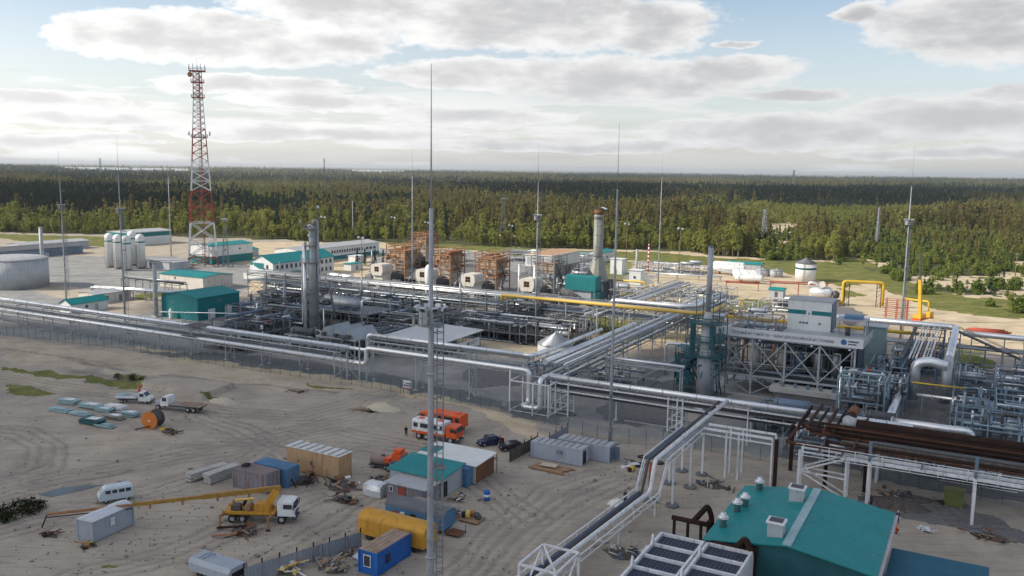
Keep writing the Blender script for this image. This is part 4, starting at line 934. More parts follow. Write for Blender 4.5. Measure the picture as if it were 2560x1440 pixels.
a, b = ab(1335, 760); chimney('slim white exhaust pipe beside the tall dark mast', a, b, .38, .38, 13, 'white_paint')
a, b = ab(1590, 702); chimney('grey chimney rising from the small white boiler house', a, b, .45, .45, 13)
a, b = ab(1620, 684); t = chimney('red and white banded thin stack', a, b, .38, .34, 13, 'white_paint')
for k in range(7): part('red_band', MB().tube([(0, 0, 1 + k * 1.8), (0, 0, 1.9 + k * 1.8)], .40, 12), 'red', t)

t = thing('distillation_column', 'tall twin grey distillation column with crown platform', 'column', grid(-152.5, 171))
part('main_shell', MB().lathe((.9, .6, 0), [(1.25, 0), (1.25, 20), (1.0, 21), (1.0, 29), (.6, 29.8), (.05, 30)], 20), 'aluminium_dull', t); part('riser_shell', MB().tube([(-.9, -.6, 0), (-.9, -.6, 25.5)], .52, 14), 'aluminium', t)
part('skirt', MB().lathe((.9, .6, 0), [(1.7, 0), (1.3, 2.4)], 18), 'steel_grey', t)
for z, R_ in ((29.0, 2.1), (24.6, 1.8), (20.3, 2.3), (12.5, 2.0)):
    p_ = part('platform', MB().lathe((.6, .4, z), [(1.2, -.08), (R_, -.08), (R_, .08), (1.2, .08)], 14), 'steel_grey', t); mb = MB()
    for k in range(12):
        w, w2 = 6.2832 * k / 12, 6.2832 * (k + 1) / 12; p, q = V(.6 + R_ * math.cos(w), .4 + R_ * math.sin(w), z), V(.6 + R_ * math.cos(w2), .4 + R_ * math.sin(w2), z)
        mb.bar(p, p + V(0, 0, 1.1), .06); mb.bar(p + V(0, 0, 1.1), q + V(0, 0, 1.1), .06); mb.bar(p + V(0, 0, .55), q + V(0, 0, .55), .05)
    part('railing', mb, 'steel_grey', p_)
for z in (27.4, 29.9): part('manway', MB().lathe((.9, -.5, z), [(.3, -.5), (.3, 0), (.4, 0), (.4, .1)], 10, 'Y'), 'aluminium', t)
ladder(t, 2.4, .6, 1, 29, 'steel_grey', 1); pipe(t, [(.9, .6, 29.8), (.9, .6, 31.2), (2.6, .6, 31.2), (2.6, .6, 15.5), (6, .6, 15.5), (6, 3, 6)], .26, 'aluminium_dull'); pipe(t, [(-1.6, .2, 22), (-2.6, .2, 22), (-2.6, .2, 4), (-6, .2, 4)], .18, 'aluminium')
for x in (-1.6, 2.6): part('floodlight', MB().box((x, -1.2, 30.8), (.6, .4, .5), .4, .4), 'lamp_grey', t)
part('flare_pipe', MB().tube([(1.9, 1.6, 29), (1.9, 1.6, 34.2)], .22, 8), 'rust_pole', t); part('flare_cap', MB().lathe((1.9, 1.6, 34.2), [(.3, 0), (.35, .5), (.2, .7)], 10), 'white_paint', t)

# telecom tower, red and white
a, b = ab(509, 664); t = thing('telecom_tower', 'tall red and white lattice telecom tower with dish antennas', 'tower', grid(a, b), R(18)); t.scale = (1, 1, 1.075)
secs = [(0, 4, 'red_oxide'), (4, 18, 'steel_white'), (18, 31, 'red_oxide'), (31, 43, 'steel_white'), (43, 56, 'red_oxide_pale'), (56, 68, 'steel_white'), (68, 79, 'red_oxide_pale')]
mat('red_oxide_pale', (0.40, 0.14, 0.11), 0.6, 0.05, 0.2)
W = lambda z: 12.6 + (3.4 - 12.6) * min(1, z / 72.0) ** .85
for i, (z0, z1, m_) in enumerate(secs): lattice(t, W(z0), W(z1), z0, z1, (1, 2, 2, 3, 4, 5, 5)[i], m_, (.55, .52, .48, .42, .32, .27, .25)[i], name='shaft')
for z, R_ in ((79, 3.4), (74.5, 2.7), (68.5, 2.7), (52.5, 3.4)):
    pl = part('platform', MB().b2(-R_, R_, -R_, R_, z, z + .12), 'red_oxide' if z > 60 else 'steel_grey', t); railing(pl, -R_, R_, -R_, R_, z + .12, 'steel_grey', step=1.7, w=.09)
for x, y, z in ((-3.2, -1, 80.5), (-1.6, -3.2, 80.6), (1.5, -3.2, 80.6), (3.2, -.5, 80.5), (0, 3, 80.6), (-3.4, 2.6, 80.5), (3.2, 2.6, 80.5)): part('panel_antenna', MB().box((x, y, z), (.32, .32, 2.3)), 'white_paint', t)
d = part('dish_antenna', MB().lathe((-2.9, -2.6, 77.4), [(1.0, -.35), (1.05, 0), (.7, .35), (.05, .5)], 16, 'Y'), 'rust_orange', t); part('dish_arm', MB().bar((-2.9, -2.2, 77.4), (-1.2, -1.2, 77.4), .12), 'steel_grey', d)
for x, y in ((-4.2, -1.6), (4.4, -1.0)): part('dish_antenna', MB().lathe((x, y, 54.2), [(.95, -.3), (1.0, 0), (.6, .3), (.05, .42)], 14, 'X'), 'lamp_grey', t)
ladder(t, 0, 0, 1, 79, 'steel_grey', 1); part('cable_riser', MB().b2(.55, 1.0, -.1, .1, 2, 79), 'red_oxide', t); part('spike', MB().tube([(0, 0, 79), (0, 0, 84.5)], .1, 6, True, .03), 'steel_grey', t)
for x in (-5.5, 5.5):
    for y in (-5.5, 5.5): part('footing', MB().b2(x - 1, x + 1, y - 1, y + 1, -.2, .5), 'concrete', t)
def light_tower(label, px, py, h, w0=2.6, w1=1.0):
    a, b = ab(px, py); t = thing('lighting_tower', label, 'tower', grid(a, b), R(10)); lattice(t, w0, w1, 0, h, 9, 'steel_grey', .13); part('platform', MB().b2(-1.4, 1.4, -1.4, 1.4, h, h + .12), 'steel_grey', t); railing(t, -1.4, 1.4, -1.4, 1.4, h + .12, 'steel_grey', step=1.4, w=.08)
    for k in range(6): part('floodlight', MB().box((-1.2 + .48 * k, -1.5, h + .9), (.4, .3, .5), 0, .4), 'lamp_grey', t)
    part('spike', MB().tube([(0, 0, h), (0, 0, h + 4)], .06, 5, True, .02), 'steel_grey', t)
light_tower('small lattice lighting tower next to the red and white telecom tower', 565, 668, 20.5); light_tower('slim lattice lighting tower at the far edge of the plant', 1257, 606, 26, 3.4, 1.2)

# ------------------------------------------------------------------ masts and floodlight poles
mast('thick lightning mast with ring platform passing the yellow site wagon', 1075, 1822, 52.5, 33.2, .36)
mast('bare lightning mast standing at the fence corner by the grey cabins', 1524, 1108, 52.5, None)
mast('lightning mast beside the red oxide pipe racks and the yellow crane', 2249, 861, 52.5, 32, .27)
mast('lightning mast with dark platform behind the two white exhaust pipes', 1339, 823, 52.5, 31)
mast('lightning mast at the right of the great grey chimney', 1645, 708, 52.5, None, .28); mast('lightning mast between the round white tank and the teal hall', 313, 806, 52.5, 31)
mast('lightning mast standing close behind the round white tank', 166, 752, 50, 30); mast('lightning mast among the compressor houses', 1031, 743, 52.5, None); mast('lightning mast in front of the far white hall on the sand', 428, 640, 48, None, .30)
for lb_, px, py, h in (('floodlight pole behind the white office house', 811, 634, 19), ('floodlight pole beside four small dark spruces', 905, 690, 16), ('floodlight pole at the end of the long workshop', 985, 626, 18), ('floodlight pole behind the rusty compressor frames', 1068, 617, 14), ('floodlight pole near the slim lattice lighting tower', 1277, 634, 15),
                       ('floodlight pole with one bright lamp by the boiler house', 1565, 656, 19), ('dark floodlight pole by the horizontal white tanks', 1697, 684, 20)): light_pole(lb_, px, py, h)

# ------------------------------------------------------------------ buildings
W_ = []
building('big teal process hall with low gable and two white louvre doors', -213, 174.6, 15.2, 16, 6.6, 'gable', 1.3, 'teal', 'teal_roof', 'b', doors=[('e', 5.0, 2.6, 3.0, 'white_panel'), ('e', 11.5, 2.6, 3.0, 'white_panel')], wins=[('e', 8.2, 5.2, .8, .6), ('s', 5, 4.8, 1.0, .5)])
hv = thing('gas_bottle', 'upright white gas bottle against the teal process hall', 'gas bottle', grid(-207.5, 173.2)); part('body', MB().lathe((0, 0, 0), [(.5, 0), (.55, .2), (.55, 2.4), (.35, 2.9), (.1, 3.1)], 14), 'white_paint', hv); part('valve', MB().lathe((0, 0, 3.1), [(.12, 0), (.12, .35)], 8), 'steel_grey', hv)
building('long white hall with flat teal roof in front of the lattice tower', -267.5, 219, 22.5, 14, 4.6, 'gable', .7, 'cream_panel', 'teal_roof', 'a', wins=[('s', 8.2, 3.6, .7, 1.0)], band=None)
building('small white shed with steep teal roof edge beside the fence rack', -243.5, 162.8, 5.2, 12.5, 2.7, 'gable', 1.5, 'white_panel', 'teal_roof', 'b', wins=[('e', 5.2, 1.6, 1.0, 1.0)], doors=[('e', 8.6, 1.0, 2.1, 'steel_light')])
of = building('white two-storey office house with teal gable roof and painted end wall', -255.5, 252.3, 12.2, 36, 6.8, 'gable', 3.0, 'white_panel', 'teal_roof', 'b',
         wins=[('e', 2.4 + k * 2.62, z, 1.25, 1.7) for k in range(13) for z in (2.0, 5.2) if not (z < 3 and k in (3, 4, 9))] + [('s', 9.2, 5.4, 1.1, 1.6), ('s', 9.2, 2.0, 1.1, 1.6)], doors=[('e', 11.5, 2.0, 2.5, 'steel_dark'), ('e', 26.4, 1.4, 2.4, 'rust')], over=.5)
part('mural_panel', MB().b2(.2, 7.4, -.05, -.02, 4.4, 6.7), 'teal', of); part('mural_arc', MB().add([(.2 + 7.0 * math.sin(k * .15), -.07, .5 + 5.4 * math.cos(k * .15) * .95) for k in range(11)] + [(.2, -.07, .5)], [tuple(range(12))]), 'white_paint', of)
part('mural_emblem', MB().add([(1.2, -.09, 5.0), (2.6, -.09, 5.0), (1.9, -.09, 6.4)], [(0, 1, 2)]), 'white_paint', of); part('entrance_canopy', MB().b2(12.2, 15.2, 9.4, 14.0, 2.9, 3.05), 'teal_roof', of); part('gallery', MB().b2(-1.8, 14.2, -1.9, -1.5, .2, 2.6), 'white_panel', of); railing(of, -2, 16, -3, -2, 2.6, 'steel_light', 'sw')
building('long white workshop with window band and grey roof behind the office house', -291, 303, 15, 60, 6.2, 'gable', 1.1, 'white_panel', 'grey_roof', 'b', wins=[('e', 23 + k * 1.9, 3.9, 1.3, 1.5) for k in range(13)] + [('e', 50 + k * 3, 3.9, 2.2, 1.2) for k in range(3)], band=(.05, 1.9, 'teal'))
building('white hall with teal lower wall behind the lattice tower', -320, 279, 14, 25, 8.2, 'gable', .9, 'white_panel', 'teal_roof', 'b', band=(.05, 3.6, 'teal'), wins=[('e', 8, 6.2, 1.2, .8), ('e', 17, 6.2, 1.2, .8)])
building('little teal-roofed cabin behind the white office house', -328, 309, 9, 12, 3.4, 'gable', .9, 'steel_light', 'teal_roof', 'b', wins=[('e', 6, 1.9, 1.4, 1.0)])
building('far white hall with teal top band on the sand by the forest', -430, 318, 20, 27, 7.2, 'gable', .8, 'white_panel', 'grey_roof', 'b', band=(4.6, 6.9, 'teal'), wins=[('e', 8, 2.5, 1.4, 1.2)])
building('low dark blue shed with grey roof left of the gas vessels', -409, 234, 14, 44, 3.8, 'gable', 1.6, 'steel_blue', 'dark_roof', 'b', wins=[('e', 6 + k * 7, 2.2, 1.6, 1.0) for k in range(5)])
building('low pale-roofed store behind the dark blue shed', -432, 262, 14, 36, 3.8, 'gable', .9, 'grey_panel', 'grey_roof', 'b', wins=[('e', 12, 2.2, 1.6, 1.0)])
building('small white pump house by the tank farm pipes', -258, 179, 9, 13, 3.0, 'gable', .6, 'cream_panel', 'grey_roof', 'b', wins=[('e', 4, 1.7, 1.1, .9)], doors=[('e', 9, 1.1, 2.1, 'steel_grey')])
building('grey equipment block with boxes below the telecom tower', -322, 255, 20, 8, 3.2, 'flat', 0, 'grey_panel', 'grey_roof', wins=[('s', 5, 1.8, 1.2, 1)])
building('white service cabin beside the four small spruces', -262, 321, 4, 7, 3.2, 'flat', 0, 'white_paint', 'white_paint', wins=[('e', 3, 1.9, 1, .8)])
building('white container with teal lid near the compressor yard', -245, 297, 4, 8, 2.8, 'flat', 0, 'white_panel', 'teal_roof', doors=[('e', 4, 1.0, 2.0, 'steel_grey')])
a, b = ab(1392, 660); building('far white shed with pale teal roof right of the grey exhaust house', a, b, 9, 16, 4.2, 'gable', 1.2, 'white_panel', 'teal_roof', 'b', wins=[('e', 5, 2.3, 1.2, 1)])
a, b = ab(1462, 655); building('far teal-topped shed behind the great grey chimney', a, b, 8, 18, 4.6, 'gable', 1.0, 'white_panel', 'teal_roof', 'b', wins=[('e', 9, 2.3, 1.2, 1)])
a, b = ab(1525, 684); building('white square cabinet house right of the great grey chimney', a, b, 5.5, 5, 6.5, 'flat', 0, 'white_panel', 'white_panel', doors=[('s', 2.5, 1.1, 2.1, 'steel_grey')])
a, b = ab(1572, 722); building('small white boiler house with yellow gas pipes', a, b, 4.6, 4.6, 7.2, 'flat', 0, 'white_panel', 'white_paint', wins=[('s', 2.2, 4.6, 1, 1)])
t = thing('yellow_pipe_manifold', 'yellow pipe manifold beside the small white boiler house', 'pipe manifold', grid(*ab(1520, 735)))
for k, pts in enumerate(([(-4, 6, 4.6), (12, 6, 4.6), (12, 6, .2)], [(5, 2, 3.2), (11, 2, 3.2), (11, 2, .2)], [(2, 0, 2.2), (8, 0, 2.2), (8, 4, 2.2), (8, 4, .1)], [(7, -3, .1), (7, -3, 2.4), (7, 5, 2.4)])): pipe(t, pts, (.42, .3, .26, .26)[k], 'yellow_pipe')
a, b = ab(1922, 742); building('tiny grey hut with teal hip roof by the sandy lot', a, b, 5, 4.5, 2.6, 'gable', .8, 'grey_panel', 'teal_roof', doors=[('s', 2.5, 1, 2, 'steel_dark')])
building('tall grey-green equipment cabinet near the big pipe corner', -22.5, 208, 4.6, 4, 11, 'flat', 0, 'pale_teal_grey' if mat('pale_teal_grey', (.22, .30, .31), .6) else '', 'grey_panel', doors=[('s', 2, 1, 2.1, 'steel_grey')])

# canopy shed
t = thing('canopy_shed', 'open shed under a wide flat pale grey roof with white side screen', 'shed', grid(-126.4, 166))
part('roof', MB().slab([(-.6, -.6, 4.3), (16.2, -.6, 3.9), (16.2, 22.4, 4.3), (-.6, 22.4, 4.7)], .2), 'pale_roof' if mat('pale_roof', (.56, .57, .59), .6, 0, .12, .3, (.42, .42, .43), .2) else '', t)
for x in (0, 5.2, 10.4, 15.6):
    for y in (0, 7.2, 14.4, 21.6): part('post', MB().bar((x, y, -.05), (x, y, 4.0), .16), 'steel_light', t)
part('side_screen', MB().b2(15.62, 15.70, 10.5, 21.0, .6, 2.6), 'white_panel', t); part('dark_screen', MB().b2(15.60, 15.66, .3, 10.2, 1.4, 3.6), 'steel_dark', t); part('front_screen', MB().b2(.3, 15.2, -.1, -.04, .3, 3.4), 'steel_dark', t); part('floor', MB().b2(-.5, 16.2, -.5, 22, -.05, .1), 'concrete', t)
sg = part('screen_mark', MB().lathe((15.72, 15.5, 1.7), [(.5, 0), (.5, .02), (.35, .02), (.35, 0)], 16, 'X'), 'steel_blue', t); part('screen_line', MB().b2(15.705, 15.73, 16.4, 19.8, 1.9, 2.1).b2(15.705, 15.73, 16.4, 18.8, 1.4, 1.6), 'steel_grey', t)
# cone-roofed tank
a, b = ab(1388, 893); vtank('squat white tank with pointed silver cone roof', a, b, 4.3, 3.4, 2.5, 'white_panel', 'aluminium_dull', None, 'water_tank', False)
# three-hood air cooler
t = thing('air_cooler', 'air cooler with three gabled hoods on an open steel frame', 'air cooler', grid(-138, 157.5))
for x in (0, 5.5, 11):
    for y in (0, 9): part('leg', MB().bar((x, y, -.05), (x, y, 4.6), .28), 'steel_light', t)
part('frame', MB().b2(-.4, 11.4, -.4, 9.4, 4.6, 5.0), 'steel_light', t); part('brace', MB().bar((0, 0, .3), (5.5, 0, 4.6), .14).bar((5.5, 0, 4.6), (11, 0, .3), .14).bar((11, 0, .3), (11, 9, 4.6), .14), 'steel_light', t)
for k in range(3):
    x = .3 + k * 3.7; h = part('hood', MB().add([(x, 0, 5.02), (x + 3.3, 0, 5.02), (x + 1.65, 0, 7.2), (x, 9, 5.02), (x + 3.3, 9, 5.02), (x + 1.65, 9, 7.2)], [(0, 1, 2), (5, 4, 3), (0, 2, 5, 3), (2, 1, 4, 5), (1, 0, 3, 4)]), 'aluminium_dull', t)
    part('louvre', MB().b2(x + .3, x + 3.0, .4, 8.6, 5.2, 5.3), 'steel_dark', h); part('header_box', MB().b2(x + 1.2, x + 2.1, -.6, 0, 5.2, 6.0), 'steel_dark', h)
# platform with big horizontal drum
t = thing('vessel_platform', 'raised steel platform carrying a large horizontal silver drum', 'platform', grid(-160, 181.5))
for x in (0, 6, 12, 18):
    for y in (0, 5.5, 11): part('column', MB().bar((x, y, -.05), (x, y, 6), .26), 'steel_grey', t)
part('deck', MB().b2(-.5, 18.5, -.5, 11.5, 6, 6.25), 'steel_grey', t); railing(t, -.5, 18.5, -.5, 11.5, 6.25, 'steel_blue'); ladder(t, 19, 5, 0, 6.2, 'steel_blue', 1)
for i, pts in enumerate(([(-.5, -1.0, 7.2), (9, -1.0, 7.2), (9, 2, 7.2)], [(4, -1, 6.6), (4, -1, 1), (10, -1, 1)], [(14, 3, 10), (17, 3, 10), (17, -1, 10), (17, -1, 2)], [(12, 8, 9), (19.5, 8, 9), (19.5, 8, 3), (24, 8, 3)], [(19, -1, 2.6), (30, -1, 2.6), (30, 4, 2.6), (30, 4, 6)])): pipe(t, pts, (.24, .2, .3, .26, .3)[i], ('steel_blue', 'aluminium', 'aluminium', 'aluminium_dull', 'cream_panel')[i])
hvessel('large horizontal silver drum on the raised steel platform', -151.5, 185, 6.55, 1.45, 7.5, 'aluminium_dull'); hvessel('smaller horizontal drum at the back of the raised platform', -155, 191.3, 6.55, 1.1, 6, 'steel_blue'); hvessel('horizontal drum left of the twin column', -166, 197, 5.3, 1.2, 6, 'aluminium_dull')
hvessel('end-on silver drum standing before the twin column', -146, 164, 1.2, 1.5, 5, 'aluminium', rz=GR + R(90))
for i, (a, b, la, lb, h, n, lb_) in enumerate(((-176, 160, 17, 14, 5, 54, 'dense pipe skid between the fence rack and the teal hall'), (-149, 155, 10, 8, 3.6, 34, 'low pump skid right of the twin column'), (-176, 176, 14, 14, 5.5, 46, 'pipe skid behind the left end of the fence rack'), (-142, 170, 14, 10, 4.6, 44, 'pipe skid between the drum platform and the pale canopy'),
                                              (-178, 196, 20, 14, 6.4, 54, 'tangled process unit left behind the twin column'), (-140, 184, 13, 22, 6, 54, 'dark process unit behind the pale canopy'), (-176, 212, 40, 6, 5, 60, 'long valve terrace in front of the compressor yard'), (-126, 196, 24, 14, 5, 60, 'dark pump hall frame under the crossing racks'),
                                              (-205, 205, 22, 9, 4.6, 40, 'filter skid behind the teal process hall'), (-232, 236, 26, 6, 4, 40, 'white-railed meter skid before the office house'))):
    pipework(lb_, a, b, la, lb, h, 40 + i, int(n * 1.5), ('aluminium', 'aluminium_dull', 'steel_grey', 'steel_blue', 'steel_dark', 'steel_dark'), 'steel_grey' if i % 2 else 'steel_frame' if mat('steel_frame', (.13, .14, .155), .6, .15, .3) else '', 6, rmax=.36)
for i, (a, b, la, lb, h, n, lb_) in enumerate(((-168, 150, 14, 7, 3.4, 44, 'low valve row just behind the bright fence rack lines'), (-134, 156, 7, 9, 4.2, 30, 'narrow skid between the three-hood cooler and the raised bridge'), (-190, 178, 12, 12, 5.0, 46, 'pipe skid on the gravel right of the teal process hall'), (-160, 196, 18, 12, 7.5, 60, 'two-storey pipe deck behind the drum platform'), (-196, 192, 16, 11, 5.4, 46, 'pipe deck behind the teal process hall corner'), (-120, 212, 12, 8, 6.8, 44, 'dark pipe deck where the racks cross'), (-104, 196, 14, 14, 5.6, 50, 'dark pump row beside the broad rack and cone-roofed tank'),
                                              (-214, 240, 16, 8, 4.4, 36, 'pipe skid between the office house and the compressors'), (-186, 238, 40, 10, 4.0, 64, 'oil pipe terrace at the feet of the compressor units'), (-142, 240, 26, 10, 4.6, 50, 'oil pipe terrace at the feet of the filter houses'), (-60, 194, 10, 18, 4.4, 40, 'pipe skid right of the broad rack'))):
    pipework(lb_, a, b, la, lb, h, 240 + i, int(n * 1.4), ('aluminium', 'aluminium_dull', 'steel_grey', 'steel_blue', 'steel_dark', 'steel_dark', 'rust_brown'), 'steel_frame' if i % 2 else 'steel_grey', 5, rmax=.34)
for i, (px, py, h) in enumerate(((655, 818, 9), (712, 806, 12), (838, 800, 11), (905, 792, 13), (985, 800, 10), (1150, 796, 11), (1215, 800, 9), (930, 700, 12), (700, 722, 10), (1392, 760, 9))):
    a, b = ab(px, py); t = thing('vent_column', 'thin grey vent column rising out of the pipe skids', 'column', grid(a, b), GR, 'thin vent columns among the pipe skids'); part('shaft', MB().lathe((0, 0, 0), [(.45, 0), (.45, h * .7), (.25, h * .78), (.2, h)], 12), 'aluminium_dull' if i % 2 else 'steel_grey', t); part('platform', MB().b2(-.9, .9, -.9, .9, h * .62, h * .62 + .08), 'steel_grey', t); ladder(t, 0, -.7, 0, h * .62, 'steel_grey', -1)
rk = random.Random(5)
for i, (a, b, la, lb, h, n, lb_) in enumerate(((-104, 214, 9, 14, 4.4, 30, 'pipe skid under the start of the yellow gas line'), (-64, 226, 18, 16, 5, 46, 'valve skid behind the end of the yellow gas line'), (-88, 236, 14, 16, 4.2, 44, 'metering skid with pale valves between the grey racks'), (-84, 262, 22, 16, 3.8, 44, 'scraper-trap skid before the sandy lot'), (-112, 276, 18, 16, 4.4, 40, 'yellow-lined gas skid below the great chimney'),
                                              (-100, 300, 22, 16, 3.4, 40, 'low metering skid beyond the cable bridge'), (-64, 288, 16, 10, 3.2, 34, 'small valve skid beside the sandy lot'), (-152, 300, 20, 14, 4.5, 36, 'oil cooler skid left of the great chimney'), (-176, 330, 30, 18, 4.2, 50, 'far valve yard with white columns'), (-210, 372, 50, 18, 4.2, 60, 'far low separator yard along the forest edge'), (-245, 340, 26, 24, 4.0, 50, 'far pipe yard behind the compressor houses'), (-140, 372, 32, 12, 3.4, 40, 'far low skid row by the grassy strip'))):
    pipework(lb_, a, b, la, lb, h, 80 + i, n, mats=('aluminium', 'aluminium', 'cream_panel', 'steel_light', 'yellow_pipe') if i in (1, 2, 3, 4) else ('aluminium', 'steel_light', 'white_panel', 'aluminium_dull'), frame='steel_light', vessels=3, deck=(i % 3 == 0))
for i in range(4):
    a, b = ab(1228 + i * 20, 606 + i * 1.2); t = thing('striped_marker_post', 'red and white striped double post before the forest', 'post', grid(a, b), GR, 'red and white marker posts at the forest edge')
    for s in (-.6, .6): part('post', MB().tube([(s, 0, -.1), (s, 0, 5.2)], .3, 8), 'white_paint', t); part('red_band', MB().tube([(s, 0, 1.2), (s, 0, 2.2)], .32, 8).tube([(s, 0, 3.3), (s, 0, 4.3)], .32, 8), 'red', t)

# ------------------------------------------------------------------ gas compressor houses with rusty duct frames
def compressor(label, px, py, seed, cab=True, rusty=True, s=1.0):
    a, b = ab(px, py); r = random.Random(seed); t = thing('compressor_unit', label, 'compressor unit', grid(a, b), GR, 'gas compressor units in a row')
    part('pedestal', MB().b2(-2.1, 2.1, 0, 5, 0, 5.2), 'cream_panel', t); c = part('intake_cabin', MB().add([(x * k, y, z) for y in (-.8, 5.6) for x, k, z in ((-2.7, 1, 6.6), (-2.1, 1, 5.1), (2.1, 1, 5.1), (2.7, 1, 6.6), (2.7, 1, 8.6), (2.1, 1, 9.2), (-2.1, 1, 9.2), (-2.7, 1, 8.6))], [tuple(range(8)), tuple(range(8, 16))[::-1]] + [(i, 8 + i, 8 + (i + 1) % 8, (i + 1) % 8) for i in range(8)]), 'cream_panel', t)
    for x in (-.5, .5):
        for z in (7.0, 7.95): w = part('window', MB().b2(x - .46, x + .46, -.86, -.78, z - .44, z + .44), 'rust', c); part('pane', MB().b2(x - .36, x + .36, -.9, -.85, z - .34, z + .34), 'rust_brown', w)
    part('turbine_casing', MB().lathe((0, 0, 3.4), [(1.4, 5), (2.3, 7), (2.3, 13), (1.7, 15)], 16, 'Y'), 'steel_dark', t); part('machine_bed', MB().b2(-3, 3, 5, 20, 0, 1.6), 'rust_brown', t)
    part('exhaust_duct', MB().add([(-1.8, 14, 3), (1.8, 14, 3), (1.8, 18, 3), (-1.8, 18, 3), (-3.2, 12.5, 10), (3.2, 12.5, 10), (3.2, 20, 10), (-3.2, 20, 10)], [(3, 2, 1, 0), (4, 5, 6, 7), (0, 1, 5, 4), (1, 2, 6, 5), (2, 3, 7, 6), (3, 0, 4, 7)]), 'cream_panel', t)
    part('silencer', MB().b2(-3.6, 3.6, 12, 20.5, 10.02, 13.2), 'rust_cream' if mat('rust_cream', (.50, .36, .25), .75, 0, .3, .6, (.30, .15, .07), .4, True) else '', t); part('silencer_lid', MB().b2(-3.9, 3.9, 11.7, 20.8, 13.2, 13.4), 'rust_orange', t)
    fr = MB()
    for x in (-4.3, 0, 4.3):
        for y in (11, 16, 21): fr.bar((x, y, -.05), (x, y, 15.6), .3)
    for z in (5.0, 7.0, 8.6, 10.0, 11.8, 13.5, 14.6, 15.6):
        for x in (-4.3, 4.3): fr.bar((x, 11, z), (x, 21, z), .2)
        for y in (11, 21): fr.bar((-4.3, y, z), (4.3, y, z), .2)
    for x in (-4.3, 4.3): fr.bar((x, 11, 7), (x, 16, 10), .1); fr.bar((x, 16, 10), (x, 21, 7), .1)
    part('duct_frame', fr, 'rust_orange' if rusty else 'steel_grey', t)
    for k in range(16): z = r.uniform(6.5, 14.8); x = r.uniform(-4.2, 4.2); part('pipe', MB().tube(bend([(x, 11 + r.uniform(-1, 1), z), (x, 20, z), (r.uniform(-5, 5), 20, z)], .4), r.uniform(.18, .42), 8), 'rust_orange' if rusty else 'steel_light', t)
    railing(t, -4.3, 4.3, 11, 21, 10.05, 'rust_orange' if rusty else 'steel_grey'); part('stair', MB().bar((4.8, 11, .2), (4.8, 17, 7), .7, .15).bar((4.8, 17, 7), (4.8, 11.5, 13.3), .7, .15), 'steel_grey', t)
    return t
compressor('cream gas compressor unit by the small spruces with rusty duct frame', 945, 722, 1); compressor('cream gas compressor unit behind the white gas bottle column with rusty frame', 1058, 738, 2); compressor('cream gas compressor unit next to the grey exhaust house with rusty frame', 1172, 752, 3)
compressor('grey-clad gas compressor unit behind the two slim white exhaust pipes', 1318, 766, 4, rusty=False); compressor('far rusty compressor unit in the back row', 1010, 672, 5)
t = thing('white_column_vessel', 'upright white pressure column in front of the compressor units', 'vessel', grid(*ab(1073, 768))); part('shell', MB().lathe((0, 0, 0), [(1.35, .6), (1.35, 12.5), (1.2, 13.2), (.7, 13.8), (.1, 14)], 18), 'white_panel', t); part('stripe', MB().lathe((0, 0, 0), [(1.37, 7.2), (1.37, 8.0)], 18), 'pale_teal', t); part('skirt', MB().lathe((0, 0, 0), [(1.25, 0), (1.25, .6)], 16), 'steel_grey', t)
# grey exhaust house: long box on hoppers
t = thing('exhaust_house', 'long grey box-shaped filter house on hopper and steel legs', 'filter house', grid(*ab(1298, 752)))
part('filter_box', MB().b2(-1, 9, 6, 30, 11.5, 15.4), 'white_panel', t); part('roof', MB().b2(-1.4, 9.4, 5.6, 30.4, 15.4, 15.7), 'cream_panel', t)
for k in range(4): part('hopper', MB().add([(-1, 6 + k * 6, 11.5), (9, 6 + k * 6, 11.5), (9, 11.8 + k * 6, 11.5), (-1, 11.8 + k * 6, 11.5), (2.5, 8 + k * 6, 6.5), (5.5, 8 + k * 6, 6.5), (5.5, 10 + k * 6, 6.5), (2.5, 10 + k * 6, 6.5)], [(0, 1, 2, 3), (7, 6, 5, 4), (4, 5, 1, 0), (5, 6, 2, 1), (6, 7, 3, 2), (7, 4, 0, 3)]), 'grey_panel', t)
for k in range(4): part('louvre', MB().b2(-.4 + k * 2.4, 1.4 + k * 2.4, 5.9, 6.0, 12.2, 14.8), 'steel_light', t)
for x in (-.8, 8.8):
    for y in (6.2, 14, 22, 29.8): part('leg', MB().bar((x, y, -.05), (x, y, 11.5), .3), 'steel_grey', t)
part('roof_rib', (lambda m_: [m_.b2(-1.2, 9.2, 6.5 + k * 2.2, 6.8 + k * 2.2, 15.7, 15.85) for k in range(11)] and m_)(MB()), 'rust_orange', t)
# teal filter house on duct, great chimney
t = thing('intake_filter_house', 'teal intake filter box standing on a grey tapered duct', 'filter house', grid(*ab(1418, 762)))
part('filter_box', MB().add([(x, y, z) for x in (-1, 10) for y, z in ((0, 5.2), (5, 5.2), (5, 9.7), (2.5, 10.2), (0, 9.7))], [tuple(range(5)), tuple(range(5, 10))[::-1]] + [(i, 5 + i, 5 + (i + 1) % 5, (i + 1) % 5) for i in range(5)]), 'teal', t)
part('duct', MB().add([(1.4, .6, 5.2), (8.5, .6, 5.2), (8.5, 4.4, 5.2), (1.4, 4.4, 5.2), (5.2, 1.2, .6), (8.2, 1.2, .6), (8.2, 3.8, .6), (5.2, 3.8, .6)], [(0, 1, 2, 3), (7, 6, 5, 4), (4, 5, 1, 0), (5, 6, 2, 1), (6, 7, 3, 2), (7, 4, 0, 3)]), 'grey_panel', t)
part('lower_box', MB().b2(8.4, 11.5, .3, 4.8, 0, 5.0), 'teal_dark', t)
for x, y in ((-.6, .3), (-.6, 4.7), (9.6, .3), (9.6, 4.7)): part('leg', MB().bar((x, y, -.05), (x, y, 5.2), .22), 'steel_light', t)
